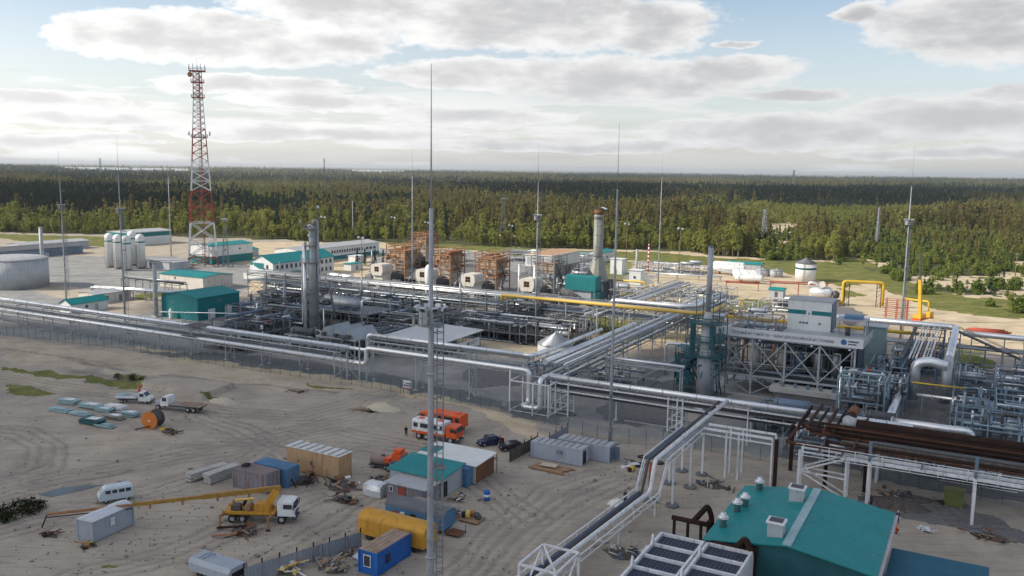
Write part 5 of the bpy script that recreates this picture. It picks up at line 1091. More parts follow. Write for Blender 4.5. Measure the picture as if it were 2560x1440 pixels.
ladder(t, 10.4, -.2, 0, 5.2, 'steel_teal', -1); pipe(t, [(1, -.4, 4.9), (4, -.4, 3.6), (6, -.4, 1.2), (9, -.4, 1.2)], .25, 'steel_dark')
t = thing('great_chimney', 'great grey exhaust chimney with red-banded top on a flared cone', 'chimney', grid(*ab(1492, 742)))
part('shaft', MB().lathe((0, 0, 0), [(1.75, 14.4), (1.72, 15.0), (1.72, 27.8)], 28), 'chimney_steel' if mat('chimney_steel', (.27, .275, .25), .55, .2, .2, .3, (.30, .29, .25), .35, True) else '', t); part('cone', MB().lathe((0, 0, 0), [(3.9, 6.2), (3.7, 7.4), (1.75, 14.4)], 12, 'Z', False), 'chimney_steel', t)
part('red_band', MB().lathe((0, 0, 0), [(1.76, 29.4), (1.76, 31)], 28), 'rust', t); part('pale_band', MB().lathe((0, 0, 0), [(1.74, 27.8), (1.74, 29.6)], 28), 'chimney_steel', t)
part('rain_cap', MB().add([(x, y, 31.6 + .8 * math.exp(-((x - 1) / 1.2) ** 2) - .3) for x in (-1.9, -1, 0, 1, 2, 2.8) for y in (-1.3, 0, 1.3)], [(i * 3 + j, i * 3 + 3 + j, i * 3 + 4 + j, i * 3 + 1 + j) for i in range(5) for j in range(2)]), 'white_paint', t); part('cap_post', MB().bar((0, 0, 31), (0, 0, 31.6), .1).bar((1.2, 0, 31), (1.2, 0, 32), .1), 'steel_dark', t)
for z in (18, 22.2, 25.5): part('weld_ring', MB().lathe((0, 0, z), [(1.77, -.06), (1.77, .06)], 28), 'chimney_steel', t)
for x, y in ((-3.4, -3.4), (3.4, -3.4), (3.4, 3.4), (-3.4, 3.4)): part('leg', MB().bar((x * .95, y * .95, 6.4), (x * 1.15, y * 1.15, -.05), .45), 'steel_light', t)
part('ring_beam', MB().b2(-4.5, 4.5, -4.5, 4.5, 5.8, 6.2), 'steel_dark', t); part('turbine_block', MB().b2(-3, 3, -1.5, 8, 0, 5.6), 'steel_dark', t); ladder(t, 0, -2.0, 11, 30, 'steel_grey', -1)
for px, py, lb_ in ((1402, 690, 'end-on dark drum, first of three left of the great chimney'), (1432, 691, 'end-on silver drum with round end, middle of three left of the great chimney'), (1458, 690, 'smaller end-on drum close to the great chimney cone')):
    hvessel(lb_, *ab(px, py), 1.0, 2.0 if px < 1440 else 1.4, 7, 'steel_dark' if px < 1410 else 'aluminium_dull', rz=GR + R(90))

# ------------------------------------------------------------------ sunlit lot on the right
a, b = ab(2013, 702); vtank('light grey tank with dark pointed roof and teal stripe on the sand lot', a, b, 4.2, 7.4, 2.2, 'white_panel', 'dark_roof', (5.0, 5.8, 'teal_dark'))
for px, py, r_, lb_ in ((1906, 690, 2.8, 'low open grey basin tank nearer the white drums'), (1940, 692, 2.8, 'low open grey basin tank nearer the roofed grey tank')): a, b = ab(px, py); vtank(lb_, a, b, r_, 2.8, .5, 'grey_panel', 'grey_roof', None, 'basin_tank', True)
for i in range(2):
    a, b = ab(1822, 678 + i * 8); hvessel(('white horizontal drum at the very back of the sand lot', 'white horizontal drum in the second row of the sand lot')[i], a, b, 1.0, 1.7, 13, 'white_panel', 'drum_tank', GR, 3, None, 'red_oxide')
for i in range(3):
    a, b = ab(1864 + i * 4, 696 + i * 6); hvessel(('white horizontal drum behind two others by the red supports', 'white horizontal drum between two others by the red supports', 'white horizontal drum nearest the red oxide supports')[i], a, b, .8, 1.5, 10, 'white_panel', 'drum_tank', GR, 3, None, 'red_oxide')
building('long teal-roofed cabin behind the white drums', *ab(1815, 672), 16, 6, 2.8, 'gable', .8, 'grey_panel', 'teal_roof')
rack('thin line on red oxide trestles across the sand lot', *ab(1925, 738), *ab(2066, 745), [(0, 5.3, .2, 'red_oxide'), (.5, 5.2, .12, 'steel_grey')], (5.0,), 1.2, 8, 'red_oxide', brace=0, cw=.26); rack('red oxide trestle beside the front row of white drums', *ab(1815, 724), *ab(1895, 728), [(0, 3.4, .2, 'red_oxide')], (3.2,), 1.2, 8, 'red_oxide', brace=0, cw=.26)
rack('low silver line along the grassy strip', *ab(1640, 694), *ab(1800, 704), [(0, 1.9, .34, 'aluminium'), (1, 1.9, .3, 'aluminium_dull')], (1.5,), 2, 9, 'steel_light', brace=0, beams=False); rack('low twin line beside the sandy track', *ab(1660, 665), *ab(1830, 690), [(0, 1.6, .3, 'aluminium'), (1.2, 1.6, .3, 'aluminium')], (1.2,), 2, 12, 'steel_light', brace=0, beams=False)
t = thing('heater_module', 'big horizontal heater drum with pumps on a white concrete block', 'heater', grid(*ab(2020, 758))); part('plinth', MB().b2(-1, 10, -2, 4, 0, 1.3), 'white_panel', t); part('deck', MB().b2(0, 10.5, -2.2, 4.2, 1.3, 1.5), 'rust_orange', t)
part('drum', MB().lathe((1.5, 1, 3.9), [(.1, -1.6), (1.7, -1.2), (2.2, -.4), (2.2, 5.2), (1.7, 6), (.1, 6.4)], 18, 'X'), 'aluminium', t); part('burner', MB().lathe((8, 1, 3.6), [(1.3, 0), (1.5, 1), (.8, 2)], 14, 'X'), 'steel_dark', t); pipe(t, [(0, -.2, 5.5), (0, -.2, 7.4), (2, -.2, 7.4), (3.2, .5, 6.4)], .42, 'aluminium'); part('fan_casing', MB().lathe((4.5, -.5, 7.0), [(1.1, -.6), (1.1, .6)], 14, 'Y'), 'cream_panel', t)
for k in range(5): part('pump', MB().lathe((7.4 + k * .7, -1.2, 2.0), [(.35, -.4), (.35, .4)], 8, 'Y'), 'steel_dark', t)
t = thing('gas_loop', 'bright yellow gas pipe bridge in an inverted U over the track', 'pipeline', grid(*ab(2105, 765))); p1 = to_local(t.location, at(2205, 770)); L = p1.x
pipe(t, [(-8, 0, 1.2), (-1.5, 0, 1.2), (0, 0, 1.2), (0, 0, 8.6), (L, p1.y, 8.6), (L, p1.y, .6)], .5, 'yellow', 12, br=1.1)
for x, y in ((1.3, 0), (L - 1.3, p1.y)):
    m_ = MB()
    for s in (-.7, .7): m_.bar((x + s, y, -.05), (x + s, y, 8.0), .22)
    for k in range(5): m_.bar((x - .7, y, .4 + k * 1.5), (x + .7, y, 1.9 + k * 1.5), .1)
    part('lattice_post', m_, 'rust_brown', t)
t = thing('red_pipe_stand', 'stacked red oxide pipe stand by the lightning mast', 'pipe stand', grid(*ab(2212, 800)))
for x in (0, 3, 6):
    for y in (0, 4): part('post', MB().bar((x, y, -.05), (x, y, 6.5), .2), 'red_oxide', t)
for k in range(5): part('rail', MB().bar((-.6, 0, 1.5 + k * 1.2), (6.6, 0, 1.5 + k * 1.2), .16).bar((-.6, 4, 1.5 + k * 1.2), (6.6, 4, 1.5 + k * 1.2), .16), 'red_oxide', t)
t = thing('gas_riser', 'short yellow pipe line on dark posts beside the yellow crane', 'pipeline', grid(*ab(2262, 778))); p1 = to_local(t.location, at(2320, 786)); pipe(t, [(0, 0, 4.2), (p1.x, p1.y, 4.2), (p1.x, p1.y, .5)], .3, 'yellow')
for f_ in (.1, .6): part('post', MB().bar((p1.x * f_, p1.y * f_, -.05), (p1.x * f_, p1.y * f_, 3.9), .18), 'steel_dark', t)
t = thing('mobile_crane', 'yellow mobile crane with raised dark boom on the sandy lot', 'crane', grid(*ab(2300, 808)), R(40)); part('chassis', MB().b2(-3, 6, -1.3, 1.3, .7, 1.6), 'orange', t); part('cab', MB().b2(3.6, 6, -1.2, .2, 1.6, 3.2), 'yellow', t); part('turntable', MB().b2(-2.5, 1, -1.2, 1.2, 1.7, 3.0), 'yellow', t)
part('boom', MB().bar((-.5, 0, 3), (-1.2, .4, 13.5), .85, .85), 'yellow', t); part('jib', MB().bar((-1.2, .4, 13.3), (-2.2, .6, 21.5), .5, .5), 'steel_dark', t)
for x in (-2, .5, 2.2, 4.6):
    for y in (-1.2, 1.2): part('wheel', MB().lathe((x, y, .6), [(.6, -.18), (.6, .18)], 12, 'Y'), 'tyre', t)
t = thing('pipe_pile', 'pile of rusty red pipes lying on the sand', 'pipe pile', grid(*ab(2418, 832))); r = random.Random(3)
for k in range(12): part('pipe', MB().tube([(r.uniform(-.5, 2), k * .35, .25 + (k % 3) * .35), (10 + r.uniform(-2, 1.5), k * .35 + r.uniform(-.7, .7), .25 + (k % 3) * .35)], .2, 8), 'red_oxide', t)

# four small spruces by the floodlight pole
for i, px in enumerate((893, 912, 937, 958)):
    c, tr_, _ = PROTO['spruce', i % 3]; e = thing('spruce_tree', 'small dark spruce planted beside the long workshop', 'tree', at(px, 662 + i * 1.5), i * 1.3, 'small spruces beside the long workshop'); e.scale = (.62, .62, .56)
    for n_, me in (('trunk', tr_), ('crown', c)): o = bpy.data.objects.new(n_, me); COL.objects.link(o); o.parent = e

# ------------------------------------------------------------------ far masts and pylons over the forest
def pylon(label, px, py, h, w=3.0, arms=True, group='power line towers over the forest', m='steel_light', th=.22):
    c = at(px, py); t = thing('power_pylon', label, 'pylon', c, R(15), group); lattice(t, w, w * .3, 0, h, 6, m, th)
    if arms:
        for z in (h * .72, h * .84, h * .96): part('crossarm', MB().bar((-w * .9, 0, z), (w * .9, 0, z), th), m, t)
pylon('pale steel lattice pylon in the sandy forest clearing', 1910, 596, 20, 3.6); pylon('narrow pale pylon among the trees to the right of the clearing', 2192, 612, 24, 1.6)
pylon('far grey pylon on the middle forest', 1147, 480, 38, 5, th=.4); pylon('far grey pylon left of the radio mast', 712, 470, 40, 5, th=.4); pylon('faint pylon against the horizon beyond the lake', 252, 440, 60, 8, th=.6); pylon('far dark pylon on the right horizon', 1982, 478, 52, 6, th=.5)
pylon('tall thin radio mast rising above the horizon', 812, 505, 55, 2.6, False, 'radio masts over the forest', 'steel_grey', .35)
for lb_, px, py, h in (('far pair pole in the green forest, left one', 2484, 560, 16), ('far pair pole with wider top in the green forest', 2499, 566, 15), ('wooden pole standing in the birches', 1769, 566, 13), ('dark leaning pole by the grass clearing', 2537, 700, 12), ('slim pole at the grassy strip with white top', 1718, 628, 8), ('second slim pole at the grassy strip', 1734, 629, 8), ('tall grey pole at the sand edge', 882, 600, 24)):
    t = thing('utility_pole', lb_, 'pole', at(px, py)); part('pole', MB().tube([(0, 0, -.2), (0, 0, h)], .22, 6, True, .14), 'steel_light' if 'slim' in lb_ or 'grey' in lb_ else 'rust_pole', t); part('crossarm', MB().bar((-1, 0, h - .5), (1, 0, h - .5), .16), 'steel_grey', t)

# ------------------------------------------------------------------ compressor module with the long banner
def lettering(t, text, size, m, rot, loc, width=None, name='lettering'):
    cu = bpy.data.curves.new('lettering', 'FONT'); cu.body = text; cu.size = size; cu.align_x = 'CENTER'; cu.align_y = 'CENTER'; cu.extrude = .01
    o = bpy.data.objects.new('lettering_source', cu); COL.objects.link(o); bpy.context.view_layer.update()
    me = bpy.data.meshes.new_from_object(o.evaluated_get(bpy.context.evaluated_depsgraph_get())); w = max(v.co.x for v in me.vertices) - min(v.co.x for v in me.vertices)
    bpy.data.objects.remove(o); me.materials.clear(); me.materials.append(MATS[m]); p = bpy.data.objects.new(name, me); COL.objects.link(p); p.parent = t
    p.rotation_euler = rot; p.location = loc
    if width: p.scale = (width / w, 1.0, 1)
    return p
mat('banner_white', (.66, .67, .69), .7, 0, .08, .4, (.5, .5, .52), .2); mat('banner_ink', (.10, .12, .16), .7); mat('banner_blue', (.04, .14, .34), .6)
t = thing('process_module', 'big open steel process module with X-braced front and a long white banner', 'process module', grid(-46.2, 175.5))
XS = (0, 6.5, 13, 19.5, 26)
for x in XS:
    for y in (0, 6.5, 13): part('column', MB().bar((x, y, -.05), (x, y, 12.2), .36), 'steel_light', t)
for i in range(4):
    x0, x1 = XS[i], XS[i + 1]
    part('x_brace', MB().bar((x0, 0, 4.2), (x1, 0, 11.6), .22).bar((x0, .02, 11.6), (x1, .02, 4.2), .22), 'steel_light', t)
    if i < 2: part('x_brace', MB().bar((x0, 0, .3), (x1, 0, 3.8), .18).bar((x0, .02, 3.8), (x1, .02, .3), .18), 'steel_light', t)
for z in (4.0, 11.8):
    for y in (0, 6.5, 13): part('beam', MB().bar((-.3, y, z), (26.3, y, z), .28, .4), 'steel_light', t)
    for x in XS: part('beam', MB().bar((x, 0, z), (x, 13, z), .24, .36), 'steel_light', t)
part('mid_deck', MB().b2(0, 26, .3, 13, 4.22, 4.32), 'steel_dark', t); railing(t, 0, 26, .25, 13, 4.32, 'steel_blue', 's'); part('mid_beam', MB().bar((0, 0, 5.2), (26, 0, 5.2), .12), 'steel_light', t)
part('roof_deck', MB().b2(-.8, 27.4, -.5, 14, 12.2, 12.5), 'grey_roof', t); part('fascia', MB().b2(27.4, 27.5, -.5, 14, 12.0, 13.4), 'grey_panel', t)
part('banner', MB().b2(-.9, 27.4, -.66, -.6, 11.95, 13.75), 'banner_white', t)
lettering(t, 'Попутный нефтяной газ – сырье для российской нефтехимии', 1.0, 'banner_ink', (R(90), 0, 0), (12.2, -.685, 12.85), 19.8)
part('banner_emblem', MB().lathe((23.9, -.68, 12.95), [(.55, -.02), (.55, .02)], 14, 'Y').add([(23.5, -.72, 13.3), (23.9, -.72, 12.9), (23.75, -.72, 13.75)], [(0, 1, 2)]), 'banner_blue', t); part('banner_small_print', MB().b2(24.7, 26.6, -.70, -.67, 13.0, 13.3).b2(24.7, 26.2, -.70, -.67, 12.5, 12.75), 'banner_ink', t)
part('back_shade_sheet', MB().b2(9, 26, 13.05, 13.15, .2, 12), 'steel_dark', t); part('side_cladding', MB().b2(26.2, 26.3, 2, 13, .2, 11.6), 'navy_panel' if mat('navy_panel', (.03, .05, .085), .7) else '', t)  # dark back sheet added to stand in for shade inside the open module
for k, x in enumerate((6.2, 9.0, 11.5, 15, 18.5, 22)): part('vessel', MB().lathe((x, 5, 4.3), [(.9, 0), (.9, 4.6), (.6, 5.1), (.05, 5.3)], 14), ('cream_panel', 'steel_grey', 'cream_panel', 'steel_blue', 'aluminium_dull', 'aluminium_dull')[k], t)
r = random.Random(8)
for k in range(60):
    x, y, z = r.uniform(0, 26), r.uniform(1, 12.5), r.uniform(.5, 11); pts = [V(x, y, z)]
    for q in range(3):
        p = pts[-1].copy(); ax = r.randint(0, 2)
        if ax == 0: p.x = r.uniform(0, 26)
        elif ax == 1: p.y = r.uniform(.8, 12.5)
        else: p.z = r.uniform(.4, 11.4)
        if (p - pts[-1]).length > .8: pts.append(p)
    if len(pts) > 1: part('pipe', MB().tube(bend(pts, .3), r.uniform(.08, .24), 8), r.choice(['aluminium', 'aluminium_dull', 'steel_blue', 'steel_dark', 'cream_panel', 'steel_light']), t)
for x, m_ in ((4.2, 'rust_orange'), (10.2, 'rust_orange')): pipe(t, [(x, 2, 5), (x, 2, 9), (x + .5, 2, 11)], .3, m_)
for px in (3, 8, 13, 18, 25): part('lamp', MB().box((px, -.4, 11.5), (.4, .3, .25)), 'white_paint', t)
part('apron_slab', MB().b2(11, 27.5, -3.6, -.2, 2.2, 3.2), 'concrete', t); part('apron_wall', MB().b2(12, 27, -3.2, -.6, -.05, 2.2), 'concrete_dark', t); part('ground_slab', MB().b2(-2, 28, -1, 15, -.1, .12), 'concrete', t)
for k in range(6): part('stool', MB().b2(13 + k * 2.4, 13.6 + k * 2.4, -2.6, -2.0, 3.2, 4.0), 'steel_blue', t)
t = thing('control_module', 'white boxed control module with teal stripe and triangle sign on the module roof', 'control module', grid(-35.2, 186.5, 12.5)); t.scale = (.92, .92, .86)
part('body', MB().b2(0, 9.4, 0, 7, 0, 7.2), 'white_panel', t); part('roof', MB().b2(-.15, 9.55, -.15, 7.15, 7.2, 7.4), 'grey_roof', t); part('stripe', MB().b2(-.03, 4.0, -.04, 0, 3.9, 4.9).b2(5.2, 9.43, -.04, 0, 3.9, 4.9), 'teal', t); part('triangle_sign', MB().add([(3.9, -.05, 3.7), (5.3, -.05, 3.7), (4.6, -.05, 5.2)], [(0, 1, 2)]), 'white_paint', t); part('inner_triangle', MB().add([(4.35, -.06, 3.9), (4.85, -.06, 3.9), (4.6, -.06, 4.6)], [(0, 1, 2)]), 'teal', t)
for x in (2.6, 3.3, 4.0, 6.8): w = part('vent', MB().b2(x, x + .5, -.07, 0, 1.6, 2.1), 'steel_grey', t); part('slat', MB().b2(x + .05, x + .45, -.09, -.07, 1.8, 1.9), 'steel_dark', w)
part('side_panel', MB().b2(9.42, 9.6, .3, 6.8, .2, 6.8), 'steel_blue', t)
t = thing('roof_cooler', 'blue-topped roof cooler frame beside the white control module', 'cooler', grid(-25, 184, 12.5))
for x in (0, 5.5):
    for y in (0, 4): part('post', MB().bar((x, y, 0), (x, y, 3.2), .2), 'steel_light', t)
part('frame', MB().b2(-.2, 5.7, -.2, 4.2, 3.2, 3.45), 'steel_light', t); part('fan_box', MB().b2(1.2, 4.6, .5, 3.5, 3.46, 4.1), 'blue_faded', t); part('motor', MB().lathe((2, 1, .1), [(.5, 0), (.5, 1.6)], 10), 'steel_dark', t)
pipework('rooftop pipe rack on the process module, left of the white control module', -45, 180, 9, 7, 2.6, 130, 18, vessels=1, deck=False).location.z = 12.55

# fired heater with thin stack and teal platforms
t = thing('fired_heater', 'fired heater column with thin grey stack and teal service platforms', 'heater', grid(-47.6, 170.2))
part('base_shell', MB().lathe((0, 0, 0), [(1.75, 0), (1.75, 7.6), (1.35, 8.6), (1.2, 14.5)], 20), 'grey_panel', t); part('taper', MB().lathe((0, 0, 0), [(1.2, 14.5), (.55, 17.2)], 18), 'grey_panel', t); part('stack', MB().tube([(0, 0, 17.2), (0, 0, 30.5)], .55, 14), 'steel_light', t); part('rim', MB().lathe((0, 0, 30.5), [(.62, -.3), (.62, 0)], 14), 'steel_grey', t)
for z, w in ((8.2, 3.6), (11.2, 3.0), (14.8, 2.6)): p_ = part('platform', MB().b2(-w, w, -w * .8, w * .8, z, z + .15), 'steel_teal', t); railing(p_, -w, w, -w * .8, w * .8, z + .15, 'steel_teal', step=1.1, w=.09)
sc = MB()
for x in (-3.4, -1.7, 1.7, 3.4):
    for y in (-2.4, 2.4): sc.bar((x, y, 0 if abs(x) > 3 else 8), (x, y, 21 if abs(x) < 3 else 16), .14)
for z in (10, 12.5, 16, 18.5, 21): sc.bar((-1.7, -2.4, z), (1.7, -2.4, z), .1); sc.bar((-1.7, 2.4, z), (1.7, 2.4, z), .1)
part('scaffold', sc, 'steel_teal', t); part('cable_loom', MB().b2(-3.2, -2.4, -1, 0, 8.4, 15).b2(1.2, 2.2, -2.6, -2, 10, 14.5), 'teal_dark', t); ladder(t, 2.2, -2.6, 0, 16, 'steel_teal', -1)
for k in range(10): pipe(t, [(r.uniform(-3, 3), r.uniform(-2.6, 2.6), .2), (r.uniform(-3, 3), r.uniform(-2.6, 2.6), r.uniform(4, 8)), (r.uniform(1, 4), r.uniform(-2, 2), r.uniform(8, 15))], .12, r.choice(['steel_teal', 'aluminium_dull', 'steel_blue']), 8)
t = thing('netted_scaffold', 'scaffold block wrapped in dark teal net left of the fired heater', 'scaffold', grid(-54, 170))
for x in (0, 2, 4):
    for y in (0, 2, 4): part('upright', MB().bar((x, y, 0), (x, y, 9.5), .1), 'steel_teal', t)
for k in range(5): part('lift', MB().b2(-.1, 4.1, -.1, 4.1, 1.6 + k * 1.9, 1.7 + k * 1.9), 'steel_teal', t)
for k in range(26): z0 = r.uniform(.5, 8); x0, y0 = r.uniform(0, 3), r.choice([-.08, 4.08]); part('net_panel', MB().slab([(x0, y0, z0), (x0 + r.uniform(.6, 1.4), y0, z0 + r.uniform(-.2, .2)), (x0 + 1.1, y0 - .05, z0 + 1.6), (x0, y0 + .03, z0 + 1.5)], .02), 'teal_dark' if k % 2 else 'steel_teal', t)
for k in range(14): z0 = r.uniform(.5, 8); y0 = r.uniform(0, 3); part('net_panel', MB().slab([(-.08, y0, z0), (-.08, y0 + r.uniform(.6, 1.4), z0), (-.1, y0 + 1.1, z0 + 1.6), (-.06, y0, z0 + 1.5)], .02), 'teal_dark' if k % 2 else 'steel_teal', t)
part('handrail', MB().bar((-1.5, -.4, 9.6), (5, -.4, 8.8), .1).bar((-1.5, -.4, 9.2), (5, -.4, 8.4), .1).bar((-1.5, -.4, 8.8), (5, -.4, 8.0), .1), 'steel_light', t)
t = thing('pipe_goalpost', 'silver pipe in goalpost shape left of the fired heater', 'pipeline', grid(*ab(1662, 935))); p1 = to_local(t.location, at(1738, 940)); pipe(t, [(0, 0, 0), (0, 0, 7.0), (p1.x, p1.y, 7.0), (p1.x, p1.y, 1)], .32, 'aluminium', br=.8); part('post', MB().bar((.9, 0, 0), (.9, 0, 6.6), .16).bar((p1.x - 1, p1.y, 0), (p1.x - 1, p1.y, 6.6), .16), 'steel_light', t)
rack('single silver line at half height between the big rack and the netted scaffold', -66, 163.5, -50.5, 163.5, [(0, 6.9, .3, 'aluminium')], (6.4,), 1.4, 15, 'steel_light', brace=0)
pipework('low skid on the kerbed island under the silver half-height line', -72, 164, 12, 12, 2.6, 141, 22, vessels=1, deck=False, frame='steel_light'); pipework('dark skid between cable trays and the broad rack', -84, 160, 7, 20, 3.2, 142, 26, vessels=1, deck=False)

# ------------------------------------------------------------------ big pipes and bluish process yard on the right
t = thing('main_pipeline', 'huge silver pipeline turning a corner and dropping in a U bend', 'pipeline', grid(-44, 236))
pipe(t, [(0, 0, 8.2), (39.5, 0, 8.2), (39.5, -45.5, 8.6)], .78, 'aluminium', 14, br=2.0); pipe(t, [(39.5, -45, 8.6), (39.5, -52.5, 8.6), (39.5, -52.5, 1.5)], .95, 'aluminium_dull', 14, br=2.4); pipe(t, [(34.0, -52.5, 1.5), (34.0, -52.5, 8.6), (36.5, -52.5, 9.4), (39.5, -52.5, 8.6)], .95, 'aluminium', 14, br=2.2)
pipe(t, [(32, -53, 3.9), (32, -81.5, 3.9)], .66, 'aluminium', 14); part('pipe_end', MB().lathe((30.5, -50.4, 6.4), [(.75, -.5), (.75, .4)], 16, 'Y').lathe((30.5, -50.95, 6.4), [(.6, -.02), (.6, .03)], 16, 'Y'), 'rust_brown', t)
for k in range(6): part('support', MB().bar((2 + k * 7, 0, -.05), (2 + k * 7, 0, 7.3), .3).bar((2 + k * 7, -1.2, 7.3), (2 + k * 7, 1.2, 7.3), .26), 'steel_light', t)
for k in range(5): part('support', MB().bar((38.4, -4 - k * 9, -.05), (38.4, -4 - k * 9, 7.6), .26).bar((40.6, -4 - k * 9, -.05), (40.6, -4 - k * 9, 7.6), .26).bar((38.2, -4 - k * 9, 7.6), (40.8, -4 - k * 9, 7.6), .26), 'steel_light', t)
for k in range(3): part('saddle', MB().b2(31.2, 32.8, -58 - k * 9, -57.6 - k * 9, -.05, 3.2), 'steel_light', t)
rack('bundle of parallel brown and silver lines beside the huge pipeline', -10, 192, -10, 234, [(-2.6 + .62 * k, 8.0, .14 + .06 * (k % 2), ('rust_orange', 'aluminium', 'cream_panel', 'aluminium')[k % 4]) for k in range(8)], (7.6,), 6.5, 10, 'steel_blue', brace=2, tray=((3.2, 7.7, .7, 'steel_dark'),))
t = thing('yellow_line', 'bright yellow pipe running under the huge silver pipeline', 'pipeline', grid(-44, 232)); pipe(t, [(-16, 0, 6.4), (35, 0, 6.4)], .42, 'yellow', 12)
for k in range(5): part('support', MB().bar((k * 8, 0, -.05), (k * 8, 0, 5.9), .22), 'steel_light', t)
rack('grey rack behind the yellow pipe towards the site edge', -44, 226, 22, 226, [(-2, 5.5, .3, 'aluminium_dull'), (-1, 5.5, .24, 'steel_blue'), (0, 5.5, .34, 'aluminium_dull'), (1.2, 5.5, .24, 'rust_orange')], (5.0,), 6, 8, 'steel_light', brace=2)
t = thing('edge_pipeline', 'silver pipe leaving the corner towards the site edge', 'pipeline', grid(-3, 238)); pipe(t, [(0, 0, 6.6), (26, 0, 6.6)], .7, 'aluminium', 14)
for k in range(4): part('support', MB().bar((2 + k * 7, 0, -.05), (2 + k * 7, 0, 5.9), .28), 'steel_light', t)
t = thing('cable_bridge', 'sloping dark cable bridge behind the huge pipeline corner', 'cable bridge', grid(-4, 230)); part('tray', MB().slab([(0, 0, 8.6), (13, -7, 4.6), (13, -9, 4.6), (0, -2, 8.6)], .3), 'steel_dark', t); part('rail', MB().bar((0, 0, 9.4), (13, -7, 5.4), .12).bar((0, -2, 9.4), (13, -9, 5.4), .12), 'steel_grey', t); part('leg', MB().bar((12, -8, -.05), (12, -8, 4.6), .3).bar((6, -5, -.05), (6, -5, 6.5), .3), 'steel_grey', t)
chimney('thick grey pole cut by the right edge of the site', 12.2, 215, .45, .4, 15, 'steel_mast', cat='pole', name='mast_pole')
for i, (a, b, la, lb, h, n, lb_) in enumerate(((-21.5, 164, 8, 9, 8.5, 60, 'tall bluish valve tower beside the U bend'), (-18.5, 186, 6, 12, 7, 40, 'narrow bluish pipe tower behind the U bend'), (-2, 152, 14, 14, 5.5, 60, 'bluish pump bay right of the thick horizontal pipe'), (4, 170, 16, 14, 5.5, 56, 'bluish exchanger bay at the site edge'), (4, 190, 16, 14, 6, 50, 'bluish pipe bay further back at the site edge'), (-18, 150, 8, 9, 3.4, 36, 'low blue-grey skid beside the apron'), (9, 205, 12, 12, 9, 46, 'tall blue pipe tower at the site edge'), (-34, 150, 12, 12, 3.2, 30, 'low skid in front of the module apron'), (-8, 139, 16, 9, 4.2, 50, 'blue-grey pump row just behind the dark brown pipes'), (-26, 139, 12, 8, 3.2, 36, 'blue-grey pipe row left of the foil-wrapped elbow'), (-3, 192, 8, 16, 5, 44, 'blue-grey skid below the parallel brown and silver lines'), (-17, 214, 10, 14, 5, 40, 'grey skid beside the tall grey-green cabinet'), (-42, 194, 18, 14, 9, 60, 'back bay of the process module full of pipes'), (-19, 174, 8, 9, 6.5, 44, 'blue-grey valve deck between the module end and the U bend'), (-3, 168, 7, 14, 5.4, 44, 'blue-grey pipe deck right of the U bend'))):
    pipework(lb_, a, b, la, lb, h, 150 + i, n, mats=('pipe_blue' if mat('pipe_blue', (.26, .35, .42), .45, .3, .25, .5) else '', 'steel_blue', 'aluminium', 'pipe_blue', 'steel_dark'), frame='pipe_blue', vessels=3, rmax=.26)
t = thing('thick_pipe', 'thick pale horizontal pipe with flange ends before the bluish bays', 'pipeline', grid(-11, 150.5)); pipe(t, [(0, 0, 5.2), (11.5, 0, 5.2), (11.5, 0, 1.0)], .62, 'aluminium', 14, br=1.0); pipe(t, [(-3, 0, 4.2), (9, 0, 4.2), (9, 0, .5)], .2, 'aluminium'); part('flange', MB().lathe((0, 0, 5.2), [(.8, -.2), (.8, .2)], 14, 'X'), 'aluminium_dull', t)
for x in (1.5, 6, 10): part('support', MB().bar((x, 0, -.05), (x, 0, 4.6), .26), 'steel_light', t)
t = thing('teal_rail_line', 'yellow and silver handrail line over the bluish yard', 'pipe line', grid(-9, 176)); pipe(t, [(0, 0, 4.2), (22, 0, 4.2)], .3, 'aluminium'); pipe(t, [(-1, 1.2, 6.2), (8, 1.2, 6.2)], .14, 'yellow')
for x in (1, 9, 17): part('support', MB().bar((x, 0, -.05), (x, 0, 3.9), .2), 'pipe_blue', t)
building('small white roofed kiosk near the bluish skid', -45.5, 150.5, 2.6, 2.2, 2.2, 'gable', .8, 'cream_panel', 'white_panel', 'b')
for i, (px, py) in enumerate(((1452, 1000), (1300, 880))): pass

# ------------------------------------------------------------------ brown-pipe trestle in the right foreground
t = thing('brown_pipe_trestle', 'white steel trestle carrying a huge dark brown pipe and rusty lines', 'pipe trestle', grid(-21, 123))
def leg_pair(x, y0, y1, z=6.4):
    m_ = MB()
    for y in (y0, y1): m_.bar((x, y, -.05), (x, y, z), .38)
    m_.bar((x, y0, .5), (x, y1, z - .6), .16); part('column_pair', m_, 'steel_white', t)
for x in (9.6, 22.3, 35): leg_pair(x, 0, 1.9); leg_pair(x, 11.2, 12.6)
for y in (0, 1.9): part('edge_beam', MB().bar((6, y, 6.4), (40, y, 6.4), .26, .42), 'steel_white', t)
for y in (11.5,): part('edge_beam', MB().bar((-1, y, 6.4), (40, y, 6.4), .3, .5), 'steel_white', t)
for x in (3, 6, 9.6, 16, 22.3, 29, 35): part('cross_beam', MB().bar((x, -.6, 6.72), (x, 13.4, 6.72), .2, .25), 'steel_frame', t)
for x in (9.6, 22.3, 35): part('stub_post', MB().bar((x, .2, 6.4), (x, .2, 9.2), .4), 'steel_blue', t)
part('stub_beam', MB().bar((9.6, 3.2, 8.3), (40, 3.2, 8.3), .22, .35), 'steel_frame', t); part('handrail', MB().bar((0, -.4, 7.6), (40, -.4, 7.6), .08).bar((0, -.4, 6.0), (40, -.4, 6.0), .08), 'steel_white', t)
for k in range(12): part('handrail_post', MB().bar((1 + k * 3.4, -.4, 6.0), (1 + k * 3.4, -.4, 7.6), .1), 'steel_white', t)
lt = MB()
for x in (.3, 6.6):
    for y in (1.2, 3.2): lt.bar((x, y, -.05), (x, y, 6.2), .34)
